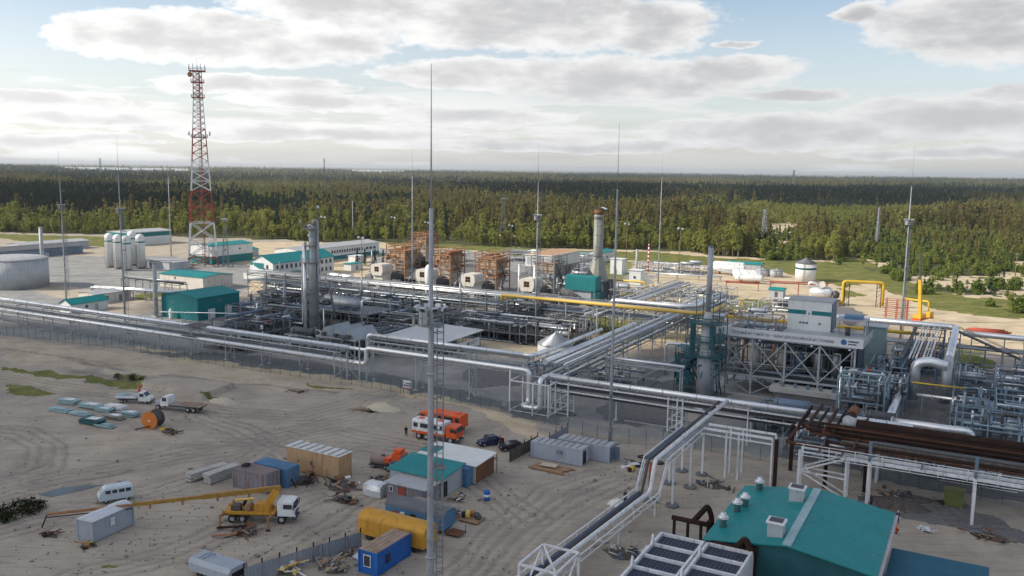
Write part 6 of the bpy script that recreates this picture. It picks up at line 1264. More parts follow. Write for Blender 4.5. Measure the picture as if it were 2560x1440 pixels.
for y in (1.2, 3.2):
    lt.bar((.3, y, 3.2), (6.6, y, 3.0), .2); lt.bar((.3, y, 3.2), (6.6, y, 6.0), .2); lt.bar((.3, y, 3.2), (6.6, y, .2), .2); lt.bar((.3, y, 6.0), (6.6, y, 6.0), .24)
for x in (.3, 6.6): lt.bar((x, 1.2, .3), (x, 3.2, 3.1), .14); lt.bar((x, 1.2, 3.2), (x, 3.2, 6), .14)
part('lattice_tower', lt, 'steel_white', t)
pipe(t, [(5, 20, 8.0), (5, 12.4, 8.0), (9, 12.4, 8.0), (44, 12.4, 8.0)], .74, 'rust_brown', 18, br=2.2); part('bare_pipe_section', MB().tube([(5, 16.6, 8.0), (5, 20.6, 8.0)], .77, 18), 'rust', t); part('foil_elbow', MB().tube([(4.9, 13.6, 8.05), (5.2, 12.6, 8.05), (6.4, 12.3, 8.05)], .82, 16), 'steel_light', t)
for k, (y, z, r_, m_) in enumerate(((10.0, 7.3, .34, 'rust_brown'), (9.0, 7.2, .26, 'rust_dark'), (8.0, 7.4, .4, 'rust_brown'), (6.9, 7.2, .2, 'rust_dark'), (10.6, 7.9, .2, 'rust_brown'), (9.5, 7.9, .18, 'rust_dark'), (7.4, 7.8, .16, 'rust_brown'), (3.4, 7.2, .16, 'rust_brown'), (6.0, 7.15, .18, 'rust_brown'), (5.0, 7.2, .24, 'debris'), (4.1, 7.1, .16, 'rust_brown'), (2.6, 7.1, .14, 'rust_dark'))): part('pipe', MB().tube([(-1 + k * .7, y, z), (44, y, z)], r_, 10), m_, t)
for k in range(5): pipe(t, [(-1.5 + k * 1.3, 21, 7.6), (-1.5 + k * 1.3, 9.4 - k * .9, 7.6), (2 + k, 9.4 - k * .9, 7.3)], .2 + .05 * (k % 2), ('rust_brown', 'rust_dark', 'rust_brown', 'rust_dark', 'rust_brown')[k])
part('head_beam', MB().bar((-1.5, .8, 7.2), (8, .8, 7.2), .36, .4).bar((-1.5, .8, 7.2), (-1.5, 21, 7.2), .26, .4).bar((7.2, .8, 7.2), (7.2, 21, 7.2), .26, .4), 'rust_dark', t)
for x, y in ((-2.9, 1.0), (3.4, 4.8), (8.6, 6.2), (-2.4, 10)): part('rust_column', MB().bar((x, y, -.05), (x, y, 7.2), .5), 'rust_brown', t)
for x in (9.6, 22.3, 35): part('footing', MB().lathe((x, .6, 0), [(1.5, -.1), (1.3, .3)], 12), 'concrete_dark', t)

# bright diagonal pipe bridge coming towards the camera
t = thing('pipe_bridge', 'white pipe bridge stepping down across the yard to the cooler frames', 'pipe bridge', grid(-36.2, 106))
for x, w in ((-1.5, .12), (1.7, .12)):
    part('side_rail', MB().tube(bend([(x - 3.2, -44, 3.0), (x - .6, 0, 3.0), (x - .1, 1.4, 7.2), (x, 18, 7.2)], .3), .1, 6).tube(bend([(x - 3.2, -44, 2.2), (x - .6, 0, 2.2), (x - .1, 1.8, 6.4), (x, 18, 6.4)], .3), .1, 6), 'steel_white', t)
    for k in range(15): y = -40 + k * 2.9; part('rail_post', MB().bar((x - .6 + y * .0591, y, 2.2), (x - .6 + y * .0591, y, 3.0), .1), 'steel_white', t)
pipe(t, [(-2.9, -44, 2.9), (-.3, -3, 2.9), (-.1, 0, 2.9), (0.1, 1.0, 7.0), (.2, 18, 7.0), (.4, 36, 7.0)], .30, 'steel_white', 12, br=.7); pipe(t, [(-3.9, -44, 2.5), (-1.3, 0, 2.5), (-1.0, 1.4, 6.7), (-1.0, 18, 6.7), (-1.0, 36, 6.7)], .2, 'steel_dark', 8)
for k in range(18): pass
part('cable_tray', MB().slab([(-4.3, -44, 2.75), (-3.9, -44, 2.75), (-1.4, 0, 2.75), (-1.8, 0, 2.75)], .12).slab([(-1.6, 1.5, 6.9), (-1.0, 1.5, 6.9), (-1.0, 18, 6.9), (-1.6, 18, 6.9)], .12), 'cable_dark' if mat('cable_dark', (.07, .09, .15), .6) else '', t)
for k, r_ in enumerate((.1, .12, .08)): pipe(t, [(.4 + k * .35, 3, 6.8), (.4 + k * .35, 18, 6.8)], r_, 'steel_light', 6)
for k in range(8): y = -38 + k * 5.4; part('cross_tie', MB().bar((-2.1 + y * .0591, y, 2.35), (1.2 + y * .0591, y, 2.35), .14), 'steel_white', t)
for y in (-36, -24, -12, -1): part('support', MB().bar((-1.9 + y * .0591, y, -.05), (-1.9 + y * .0591, y, 2.3), .2).bar((1.0 + y * .0591, y, -.05), (1.0 + y * .0591, y, 2.3), .2).bar((-1.9 + y * .0591, y, .3), (1.0 + y * .0591, y, 2.2), .1), 'steel_white', t)
for y in (4, 12, 18): part('support', MB().bar((-1.4, y, -.05), (-1.4, y, 6.4), .26).bar((1.7, y, -.05), (1.7, y, 6.4), .26).bar((-1.4, y, 6.3), (1.7, y, 6.3), .22), 'steel_white', t); part('footing', MB().lathe((-1.4, y, 0), [(1.0, -.1), (.9, .25)], 10).lathe((1.7, y, 0), [(1.0, -.1), (.9, .25)], 10), 'concrete_dark', t)
t2 = thing('pipe_portal', 'white portal beam from the pipe bridge to the dark brown posts', 'portal', grid(-34.5, 124)); part('beam', MB().bar((0, 0, 7.2), (10, 0, 7.2), .24, .3).bar((0, 0, 6.4), (10, 0, 6.4), .2).bar((0, 2.5, 7.2), (10, 2.5, 7.2), .24, .3), 'steel_white', t2)
for x in (3.4, 5.2, 10): part('leg', MB().bar((x, 0, -.05), (x, 0, 7.1), .24).bar((x, 2.5, -.05), (x, 2.5, 7.1), .24), 'steel_white', t2)
part('red_pipe', MB().tube([(-2.2, -17, 6.6), (-2.2, -17, 3)], .22, 8), 'red_oxide', t2)
t = thing('portal_frame', 'white tubular portal frame over the near end of the pipe bridge', 'frame', grid(-39.2, 74.6))
for x in (0, 4.2):
    for y in (0, 5.5): part('leg', MB().bar((x, y, -.05), (x, y, 5.0), .26), 'steel_white', t)
part('top_ring', MB().bar((0, 0, 5), (4.2, 0, 5), .22).bar((4.2, 0, 5), (4.2, 5.5, 5), .22).bar((4.2, 5.5, 5), (0, 5.5, 5), .22).bar((0, 5.5, 5), (0, 0, 5), .22), 'steel_white', t); part('brace', MB().bar((0, 5.5, 5), (4.2, 0, 4.9), .2).bar((4.2, 5.5, 5), (4.2, 0, 1), .18).bar((0, 5.5, 5), (0, 0, .6), .18), 'steel_white', t)

# ------------------------------------------------------------------ teal-roofed house with pots and vents, fin-fan coolers
gh = building('large teal gable-roofed pump house with vents and two roof hatches', -23.6, 88.4, 16.4, 17.6, 5.9, 'gable', 1.25, 'teal_dark', 'teal_roof', 'b', over=.5, roof_seams=False)
part('ridge_cap', MB().bar((8.2, -.5, 7.30), (8.2, 18.0, 7.30), .9, .10), 'pale_teal', gh); part('eave_gutter', MB().bar((17.0, -.5, 5.75), (17.0, 18.0, 5.75), .5, .2), 'grey_panel', gh); part('plinth_band', MB().b2(-.05, 16.45, -.05, 17.65, 0, .9), 'grey_panel', gh)
for x, y in ((.6, 3.6), (.9, 8.6), (1.3, 10.6), (1.6, 16.6)):
    z = 6.0 + 1.25 * x / 8.2; v = part('roof_vent', MB().lathe((x, y, z), [(.42, -.3), (.42, 1.1), (.56, 1.15), (.56, 1.35), (.32, 1.4), (.32, 1.7), (.02, 1.75)], 14), 'tin', gh); part('rain_collar', MB().lathe((x, y, z), [(.62, 1.1), (.62, 1.2)], 14), 'white_paint', v)
for x, y in ((6.6, 2.2), (6.6, 13.6)):
    z = 6.0 + 1.25 * x / 8.2; h_ = part('roof_hatch', MB().b2(x - .8, x + .8, y - .7, y + .7, z - .3, z + 1.5), 'grey_panel', gh); part('hatch_rim', MB().b2(x - .95, x + .95, y - .85, y + .85, z + 1.5, z + 1.7), 'white_paint', h_); part('hatch_grille', MB().b2(x - .7, x + .7, y - .6, y + .6, z + 1.7, z + 1.76), 'steel_dark', h_)
for k, (x0, y0, dz) in enumerate(((-6.4, 8.6, 0), (1.3, -2.0, 2.6))):
    t = thing('brown_manifold', ('dark brown pipe manifold on posts beyond the fan coolers', 'dark brown pipe manifold against the teal-roofed pump house')[k], 'pipe manifold', grid(-24.4 + x0, 89.8 + y0))
    pipe(t, [(0, 0, 3.3 + dz), (4.6, 0, 3.3 + dz)], .3, 'rust_brown'); pipe(t, [(2.6, 0, 3.3 + dz), (3.6, 2.6 - dz, 4.6 + dz), (4.2, 2.4 - dz, 3.4 + dz), (4.2, 2.4 - dz, 0)], .34, 'rust_brown', br=.5)
    for x in (.3, 2, 3.6): part('post', MB().bar((x, 0, -.05), (x, 0, 3.2 + dz), .3), 'rust_brown', t)
    part('tall_post', MB().bar((4.5, .3, -.05), (4.5, .3, 3.7 + dz), .5), 'rust_brown', t)
for k, a in enumerate((-28.4, -23.3)):
    t = thing('fan_cooler', ('white framed fan cooler row nearest the pipe bridge', 'white framed fan cooler row nearest the teal-roofed house')[k], 'fan cooler', grid(a, 66)); L = 21.3
    for x in (0, 4.6): part('side_rail', MB().b2(x - .13, x + .13, 0, L, 5.2, 6.1), 'steel_white', t)
    for i in range(8):
        y = L - i * 3.0; part('cross_rail', MB().b2(.14, 4.46, y - .12, y + .12, 5.4, 6.05), 'steel_white', t)
        if i < 7: f = part('fan_bay', MB().b2(.16, 4.44, y - 2.86, y - .14, 5.62, 5.72), 'fan_dark' if mat('fan_dark', (.030, .035, .060), .6, 0, .3) else '', t); part('fin_strip', (lambda m_: [m_.b2(.3 + q * .42, .38 + q * .42, y - 2.8, y - .2, 5.72, 5.76) for q in range(10)] and m_)(MB()), 'cable_dark', f)
        if i % 2 == 1: part('lifting_lug', MB().add([(-.1, y - .4, 6.1), (-.1, y + .4, 6.1), (-.1, y, 7.0), (.1, y - .4, 6.1), (.1, y + .4, 6.1), (.1, y, 7.0)], [(0, 1, 2), (5, 4, 3), (0, 3, 4, 1), (1, 4, 5, 2), (2, 5, 3, 0)]), 'steel_white', t)
    part('plenum_wall', MB().b2(.0, 4.6, L + .16, L + .22, 3.4, 6.0).b2(4.76, 4.82, 0, L, 3.4, 5.9), 'pale_panel' if mat('pale_panel', (.60, .63, .68), .5) else '', t)
    for y in (1, 7, 14, 20.6):
        for x in (0, 4.6): part('leg', MB().bar((x, y, -.05), (x, y, 4.6), .3), 'steel_white', t)
building('blue-walled annex beside the teal-roofed pump house', -6.2, 88, 9, 14, 2.8, 'shed', .5, 'teal_dark', 'annex_roof' if mat('annex_roof', (.010, .10, .165), .6, 0, .2, .4) else '', over=.3)
t = thing('olive_crate', 'olive green equipment crate under the brown pipe trestle', 'crate', grid(-2.2, 129.3)); part('body', MB().b2(0, 2.4, 0, 1.8, .1, 2.2), 'olive' if mat('olive', (.14, .16, .05), .7, 0, .3) else '', t); part('lid', MB().b2(-.1, 2.5, -.1, 1.9, 2.2, 2.35), 'olive', t); part('skid', MB().b2(.1, .4, 0, 1.8, -.02, .1).b2(2, 2.3, 0, 1.8, -.02, .1), 'wood', t)

# ------------------------------------------------------------------ mesh fence round the plant
mat('fence_green', (0.03, 0.12, 0.13), .55, .1, .2); mat('fence_wire', (0.10, 0.17, 0.19), .55, .3, .2)
FP = [(-420, 792), (0, 838), (300, 872), (560, 916), (905, 966), (1078, 996), (1280, 1040), (1420, 1082), (1530, 1108), (1700, 1116), (1900, 1152), (2060, 1180), (2200, 1202), (2560, 1272)]
def fence_line():
    t = thing('mesh_fence', 'green welded mesh fence with posts between the yard and the plant', 'fence', at(900, 965)); o = t.location
    W3 = 2.6; wp = None
    for (p, q) in zip(FP[:-1], FP[1:]):
        A, B = to_local(o, at(*p)), to_local(o, at(*q)); d = B - A; n = max(1, round(d.length / W3)); seg = d / n; L = seg.length; ang = math.atan2(d.y, d.x)
        pm = MB()
        for k in range(13): pm.bar((0, 0, .1 + k * .2), (L, 0, .1 + k * .2), .012)
        for k in range(1, 16): pm.bar((L * k / 16, 0, .05), (L * k / 16, 0, 2.55), .011)
        me = None
        for i in range(n):
            c = A + seg * i
            if wp is None: wp = MB().b2(-.035, .035, -.035, .035, -.1, 2.7).build('post', 'fence_green', t); wp.location = c; wo = wp
            else: wo = bpy.data.objects.new('post', wp.data); COL.objects.link(wo); wo.parent = t; wo.location = c
            if me is None: po = pm.build('mesh_panel', 'fence_wire', t); me = po.data
            else: po = bpy.data.objects.new('mesh_panel', me); COL.objects.link(po); po.parent = t
            po.location = c; po.rotation_euler.z = ang
fence_line()
a, b = ab(1018, 984); t = thing('notice_board', 'white notice board with red bottom line on the mesh fence', 'sign', grid(a, b), R(-25)); part('board', MB().b2(-1.0, 1.0, -.04, 0, .9, 2.7), 'white_paint', t); part('red_line', MB().b2(-1.0, 1.0, -.055, -.041, .92, 1.15), 'red', t); part('post', MB().bar((-.9, .06, -.1), (-.9, .06, 2.6), .08).bar((.9, .06, -.1), (.9, .06, 2.6), .08), 'fence_green', t)
lettering(t, 'ВЪЕЗД', .42, 'red', (R(90), 0, 0), (.25, -.06, 2.2), 1.0) if False else None
part('print_line', MB().b2(-.2, .85, -.055, -.041, 2.0, 2.2).b2(-.85, .85, -.055, -.041, 1.55, 1.75), 'banner_ink', t)

# ------------------------------------------------------------------ yard: containers, sheds and wagons
def container(label, a, b, la, lb, h, wall, roof, rz=GR, name='shipping_container', doors='e', cat='container', z0=.12, group=None, roof_ribs=True):
    t = thing(name, label, cat, grid(a, b), rz, group); H_ = z0 + h
    part('core', MB().b2(.06, la - .06, .06, lb - .06, z0, H_ - .04), wall, t)
    for p, q, n_ in (((0, .05), (la, .05), 'side_wall'), ((la, lb - .05), (0, lb - .05), 'side_wall'), ((la - .05, 0), (la - .05, lb), 'end_wall'), ((.05, lb), (.05, 0), 'end_wall')): part(n_, MB().corr(p, q, z0 + .1, H_ - .1), wall, t)
    part('roof', MB().b2(-.02, la + .02, -.02, lb + .02, H_ - .04, H_ + .05), roof, t)
    if roof_ribs:
        rb = MB(); k = .5
        while k < la: rb.b2(k, k + .12, .1, lb - .1, H_ + .05, H_ + .09); k += .6
        part('roof_rib', rb, roof, t)
    fr = MB()
    for x in (.0, la):
        for y in (0, lb): fr.bar((x, y, 0), (x, y, H_), .16)
    for z in (z0 + .02, H_ - .06):
        for y in (0, lb): fr.bar((0, y, z), (la, y, z), .13)
        for x in (0, la): fr.bar((x, 0, z), (x, lb, z), .13)
    part('corner_frame', fr, wall, t)
    if doors:
        x = la + .03 if doors == 'e' else -.03
        for y in (.06, lb / 2 + .02): d = part('door', MB().b2(x - .04, x + .04, y, y + lb / 2 - .08, z0 + .12, H_ - .14), wall, t); part('lock_rod', MB().bar((x + (.06 if doors == 'e' else -.06), y + lb * .25, z0 + .2), (x + (.06 if doors == 'e' else -.06), y + lb * .25, H_ - .2), .05), 'steel_grey', d)
    return t
c = at(195, 1348); t = container('pale blue-grey cabin container with low ridge roof and a white notice', *ab(195, 1348), 2.5, 6.1, 2.45, 'container_grey' if mat('container_grey', (.36, .40, .46), .55, .05, .12, .4, (.26, .28, .31), .2, True) else '', 'pale_panel', doors=None, roof_ribs=False)
t.rotation_euler.z = R(-23.5); part('ridge_roof', MB().add([(-.1, -.1, 2.6), (2.6, -.1, 2.6), (1.25, -.1, 3.05), (-.1, 6.2, 2.6), (2.6, 6.2, 2.6), (1.25, 6.2, 3.05)], [(0, 1, 2), (5, 4, 3), (0, 2, 5, 3), (2, 1, 4, 5)]), 'pale_panel', t); part('notice', MB().b2(2.56, 2.6, 2.6, 3.2, 1.2, 2.1), 'white_paint', t)
container('weathered grey corrugated container with rusty roof and hoses', -90.6, 85.2, 6.2, 2.6, 2.6, 'corr_rust', 'rust_roof' if mat('rust_roof', (.25, .20, .20), .7, .1, .3, .5, (.16, .10, .09), .3) else '')
container('faded blue container tucked behind the weathered grey one', -89.7, 88.3, 6.2, 2.5, 2.6, 'blue_faded', 'blue_faded')
container('bright blue container with rusty roof and white-framed window', -58.7, 73.2, 2.5, 6.3, 2.6, 'blue', 'tan_roof' if mat('tan_roof', (.36, .265, .20), .75, 0, .3, .6, (.20, .13, .10), .35) else '', name='site_cabin', doors=None); t = bpy.context.scene.objects['site_cabin']
w = part('window', MB().b2(.7, 1.7, -.12, -.06, .9, 2.3), 'white_paint', t); part('pane', MB().b2(.8, 1.6, -.15, -.12, 1.0, 2.2), 'glass', w); part('hatch', MB().b2(2.5, 2.58, 1.6, 2.4, .9, 1.9), 'navy', t)
t = thing('plywood_crate', 'huge plywood transport crate with white slatted roof', 'crate', grid(-89, 94.2)); L_, W_, H_ = 10.0, 2.9, 3.6
for k in range(5): part('side_board', MB().b2(k * 2.0 + .01, k * 2.0 + 1.98, 0, .05, .25, H_), 'ply', t); part('side_board', MB().b2(k * 2.0 + .01, k * 2.0 + 1.98, W_ - .05, W_, .25, H_), 'ply', t)
for x in (0, L_ - .05): part('end_board', MB().b2(x, x + .05, .055, W_ - .055, .25, H_), 'ply', t)
part('floor', MB().b2(0, L_, .06, W_ - .06, .2, .3), 'wood', t)
for y in (.2, 1.4, 2.6): part('skid', MB().b2(0, L_, y - .1, y + .1, 0, .2), 'wood', t)
part('roof_sheet', MB().b2(-.08, L_ + .08, -.08, W_ + .08, H_, H_ + .06), 'white_panel', t)
for k in range(14): part('roof_slat', MB().b2(.25 + k * .7, .55 + k * .7, .0, W_, H_ + .06, H_ + .13), 'wood_grey' if k % 2 else 'steel_white', t)
part('stencil', MB().b2(4.6, 5.0, -.02, -.005, 1.4, 2.1).b2(2.2, 2.5, -.02, -.005, 1.6, 1.9).b2(5.1, 5.6, -.02, -.005, 1.3, 1.45), 'debris', t)
# workshop group
t = building('grey workshop shed with bright teal lean-to roof', -71.4, 96.2, 8.6, 5.6, 2.7, 'shed', .5, 'grey_panel', 'teal_roof', doors=[('e', 1.0, .8, 2.1, 'black')], name='workshop_shed', cat='shed'); part('roof_patch', MB().b2(4.6, 5.4, 2.2, 2.8, 3.15, 3.25), 'wood_grey', t)
t = thing('corrugated_annex', 'rusty corrugated annex with red door under a flat grey roof', 'shed', grid(-69.2, 92.4)); part('core', MB().b2(.1, 6.2, .1, 3.4, 0, 2.35), 'corr_rust', t); part('front_wall', MB().corr((0, 0), (6.3, 0), 0, 2.4), 'corr_rust', t); part('end_wall', MB().corr((6.3, 0), (6.3, 3.5), 0, 2.4), 'corr_rust', t); part('end_wall', MB().corr((0, 3.5), (0, 0), 0, 2.4), 'corr_rust', t); part('roof', MB().b2(-.3, 6.6, -.4, 3.7, 2.4, 2.52), 'grey_roof', t)
d = part('door', MB().b2(2.0, 3.1, -.12, -.06, .1, 2.1), 'red_oxide', t); part('handle', MB().b2(2.9, 3.0, -.16, -.12, 1.0, 1.1), 'steel_grey', d); w = part('window', MB().b2(.5, 1.1, -.12, -.06, 1.2, 2.0), 'white_paint', t); part('pane', MB().b2(.62, .98, -.15, -.12, 1.3, 1.9), 'glass', w)
t = thing('store_shed', 'long grey-roofed store shed with brown end wall behind the workshop', 'shed', grid(-71.5, 103.2)); part('wall', MB().b2(.1, 9.9, .1, 5.4, 0, 2.7), 'cream_panel', t); part('roof', MB().slab([(-.3, -.4, 2.85), (10.3, -.4, 2.85), (10.3, 5.8, 3.2), (-.3, 5.8, 3.2)], .12), 'white_panel', t); part('end_cladding', MB().b2(9.92, 9.98, .2, 5.3, .1, 2.6), 'rust', t); part('post', MB().bar((10.3, 5.6, 0), (10.3, 5.6, 3.6), .12), 'wood', t); part('teal_sheet', MB().slab([(-.5, 1.2, 3.05), (2.2, 1.2, 3.05), (2.2, 3.6, 3.2), (-.5, 3.6, 3.2)], .05), 'teal_roof', t)
container('upright blue corrugated box between the two workshop sheds', -64.2, 101.6, 2.2, 2.4, 2.5, 'blue_faded', 'blue_faded', doors=None)
# barrel-roofed wagons
def wagon(label, a, b, la, lb, h, m, roof_m, round_=True, name='site_wagon'):
    t = thing(name, label, 'wagon', grid(a, b)); n = 9
    prof = [(0, .7), (0, h * .78)] + ([(lb / 2 - lb / 2 * math.cos(math.pi * k / n), h * .78 + h * .22 * math.sin(math.pi * k / n)) for k in range(1, n)] if round_ else [(.35, h), (lb - .35, h)]) + [(lb, h * .78), (lb, .7)]
    k = len(prof); vs = [(x, y, z) for x in (0, la) for y, z in prof]; part('body', MB().add(vs, [tuple(range(k)), tuple(range(k, 2 * k))[::-1]] + [(i, k + i, k + (i + 1) % k, (i + 1) % k) for i in range(k)]), m, t)
    rp = [(y, z) for y, z in prof[1:-1]]; k = len(rp); vs = [(x, y, z + o) for x in (-.08, la + .08) for o in (.01, .06) for y, z in rp]; part('roof', MB().add(vs, [(i, i + 1, 2 * k + i + 1, 2 * k + i) for i in range(k - 1)] + [(k + i + 1, k + i, 3 * k + i, 3 * k + i + 1) for i in range(k - 1)] + [(i + 1, i, k + i, k + i + 1) for i in range(k - 1)] + [(2 * k + i, 2 * k + i + 1, 3 * k + i + 1, 3 * k + i) for i in range(k - 1)]), roof_m, t)
    part('chassis', MB().b2(.2, la - .2, .3, lb - .3, .45, .7), 'steel_dark', t)
    for x in (1.4, la - 1.4):
        for y in (.25, lb - .25): part('wheel', MB().lathe((x, y, .42), [(.42, -.12), (.42, .12)], 12, 'Y'), 'tyre', t)
    return t
t = wagon('blue barrel-roofed site wagon with open dark doorway', -64.6, 85.9, 8.8, 2.9, 3.0, 'blue_faded', 'dark_roof'); part('doorway', MB().b2(3.9, 4.7, -.04, 0, .8, 1.9), 'black', t); part('window', MB().b2(1.2, 2.0, -.05, 0, 1.1, 1.8), 'red_oxide', t); part('white_panel', MB().b2(2.5, 3.1, -.3, -.05, .9, 1.9), 'white_paint', t); part('steps', MB().b2(8.9, 10.8, .4, 2.2, .2, .3).bar((10.7, 2.2, 0), (10.7, 2.2, 1.2), .06), 'rust', t)
wagon('ochre yellow site wagon with a sloping-edged roof', -64.4, 80.2, 9.6, 3.0, 3.3, 'ochre', 'ochre')
t = wagon('low grey tank-like wagon body with dark open end', -74.2, 63.0, 6.0, 2.8, 2.0, 'container_grey', 'container_grey', False, 'tank_body'); part('open_end', MB().b2(6.0, 6.04, .5, 2.3, .8, 1.5), 'black', t)
for k in range(2): part('hose', MB().tube([(1 + k * .6, .6, 2.1), (1.4 + k * .6, 1.2, 2.35), (1.2 + k * .6, 2.2, 2.1)], .04, 5), 'steel_blue', t)
# pale office cabins by the fence
for k, (a, b, lb_) in enumerate(((-60.2, 118, 'pale grey office cabin with segmented roof and air conditioner'), (-57.2, 121.6, 'pale grey office cabin behind the other with open dark door'))):
    t = container(lb_, a, b, 8.7, 2.6, 2.5, 'pale_cabin' if mat('pale_cabin', (.40, .43, .50), .55, 0, .1, .4, (.30, .31, .34), .2, True) else '', 'grey_roof', doors=None, name='office_cabin', cat='cabin', roof_ribs=False)
    for i in range(1, 8): part('roof_seam', MB().b2(i * 1.09 - .03, i * 1.09 + .03, 0, 2.6, 2.67, 2.74), 'dark_roof', t)
    d = part('door', MB().b2(8.72, 8.78, .5, 1.5, .2, 2.2), 'black' if k == 0 else 'steel_blue', t)
    if k == 0: part('air_conditioner', MB().b2(4.6, 5.4, -.45, -.02, 1.5, 2.0), 'steel_grey', t)
    else: part('open_door', MB().b2(8.8, 9.8, 1.6, 1.68, .2, 2.3), 'steel_blue', t)
# panel fences in the yard
def panel_fence(label, p, q, h, m, step=2.2, post='rust_brown'):
    A, B = at(*p), at(*q); d = B - A; L = d.length; t = thing('panel_fence', label, 'fence', A, math.atan2(d.y, d.x)); n = max(1, round(L / step))
    for i in range(n): part('panel', MB().corr((i * L / n, 0), ((i + 1) * L / n - .04, 0), .05, h, .35, .04).corr(((i + 1) * L / n - .04, .03), (i * L / n, .03), .05, h, .35, .04), m, t)
    for i in range(n + 1): part('post', MB().bar((i * L / n, .1, -.1), (i * L / n, .1, h + .5), .12), post, t)
panel_fence('grey-blue sheet fence running from the ochre wagon to the yard corner', (612, 1462), (903, 1368), 1.9, 'corr_grey'); panel_fence('dark sheet fence in front of the parked black car', (1276, 1156), (1345, 1118), 2.0, 'debris', 2.0, 'black'); panel_fence('short grey sheet fence behind the office cabins', (1375, 1122), (1420, 1096), 2.2, 'corr_grey')

# ------------------------------------------------------------------ vehicles
def wheel(t, x, y, r_, w=.3):
    o = part('wheel', MB().lathe((x, y, r_), [(r_ * .75, -w / 2), (r_, -w * .38), (r_, w * .38), (r_ * .75, w / 2)], 16, 'Y'), 'tyre', t); s = 1 if y > 0 else -1
    part('rim', MB().lathe((x, y + s * w * .42, r_), [(r_ * .5, -.04), (r_ * .5, .05), (r_ * .2, .07)], 12, 'Y'), 'steel_light', o)
def cabover(t, x0, m, H_=2.95, W2=1.22, Lc=1.95, zb=1.05):
    """tilt cab: sloped windscreen, side windows, bumper, lamps; x0 is the back of the cab"""
    x1 = x0 + Lc; vs = [(x, y, z) for y in (-W2, W2) for x, z in ((x0, zb), (x1, zb), (x1 + .06, zb + .85), (x1 - .12, H_ - .12), (x1 - .5, H_), (x0, H_))]
    part('cab', MB().add(vs, [(0, 1, 2, 3, 4, 5), (11, 10, 9, 8, 7, 6)] + [(i, 6 + i, 6 + (i + 1) % 6, (i + 1) % 6) for i in range(6)]), m, t)
    part('windscreen', MB().slab([(x1 + .07, -W2 * .88, zb + .92), (x1 + .07, W2 * .88, zb + .92), (x1 - .09, W2 * .84, H_ - .18), (x1 - .09, -W2 * .84, H_ - .18)], .04), 'glass', t)
    for s in (-1, 1): part('side_window', MB().b2(x0 + .75, x1 - .25, s * W2 - .02 * s, s * W2 + .03 * s, zb + .95, H_ - .3), 'glass', t); part('headlight', MB().b2(x1 + .0, x1 + .12, s * W2 * .72 - .16, s * W2 * .72 + .16, zb - .18, zb + .02), 'white_paint', t); part('mirror', MB().b2(x1 - .05, x1 + .05, s * (W2 + .22) - .1, s * (W2 + .22) + .1, zb + .9, zb + 1.5), 'black', t)
    part('bumper', MB().b2(x1 - .3, x1 + .16, -W2, W2, .55, zb - .2), 'steel_dark', t); part('grille', MB().b2(x1 + .02, x1 + .1, -W2 * .6, W2 * .6, zb + .12, zb + .55), 'steel_dark' if m == 'white_paint' else m, t)
def bus_truck(label, px, py, rz, cab_m, box_m, trim, stripe=None):
    t = thing('crew_bus_truck', label, 'truck', at(px, py), rz, 'off-road crew bus trucks'); part('chassis', MB().b2(-4.2, 3.6, -.5, .5, .75, 1.05), 'steel_dark', t); cabover(t, 2.1, cab_m)
    part('box', MB().add([(x, y, z) for x in (-4.4, 1.75) for y, z in ((-1.22, 1.1), (1.22, 1.1), (1.22, 3.1), (1.0, 3.35), (-1.0, 3.35), (-1.22, 3.1))], [tuple(range(6))[::-1], tuple(range(6, 12))] + [(i, (i + 1) % 6, 6 + (i + 1) % 6, 6 + i) for i in range(6)]), box_m, t)
    part('skirt', MB().b2(-4.42, 1.77, -1.24, 1.24, 1.08, 1.5), trim, t)
    for s in (-1, 1):
        for x0, x1 in ((-4.1, -3.3), (-2.8, -.9), (-.5, .5), (.9, 1.4)): w = part('window_frame', MB().b2(x0, x1, s * 1.22, s * 1.26, 2.1, 2.85), 'steel_dark', t); part('pane', MB().b2(x0 + .08, x1 - .08, s * 1.26, s * 1.28, 2.18, 2.77), 'glass', w)
    part('rear_door', MB().b2(-4.46, -4.4, -.5, .5, 1.2, 3.0), trim, t); part('roof_hatch', MB().b2(-3.6, -2.8, -.4, .4, 3.35, 3.5), trim, t); part('roof_hatch', MB().b2(.1, .9, -.4, .4, 3.35, 3.5), trim, t); part('fuel_tank', MB().b2(.2, 1.4, -1.2, -.7, .55, 1.0), 'steel_dark', t); part('step', MB().b2(-.2, .6, -1.35, -1.1, .45, .55), 'steel_grey', t)
    for x in (2.9, -1.7, -3.1):
        for y in (-1.0, 1.0): wheel(t, x, y, .62, .36)
    return t
bus_truck('white crew bus truck with orange cab parked beside its orange twin', 1096, 1100, R(-25), 'orange', 'white_paint', 'orange'); bus_truck('all orange crew bus truck standing behind the white one', 1106, 1074, R(152), 'orange', 'orange', 'orange')
t = thing('crane_truck_small', 'small white flatbed truck with red folded loader crane', 'truck', at(336, 1006), R(-3)); part('chassis', MB().b2(-3.1, 2.6, -.4, .4, .5, .75), 'steel_dark', t); part('bed', MB().b2(-3.2, .9, -1.0, 1.0, .95, 1.1), 'steel_light', t)
for s in (-1, 1): part('drop_side', MB().b2(-3.2, .9, s * 1.0 - .03, s * 1.0 + .03, 1.1, 1.5), 'white_paint', t)
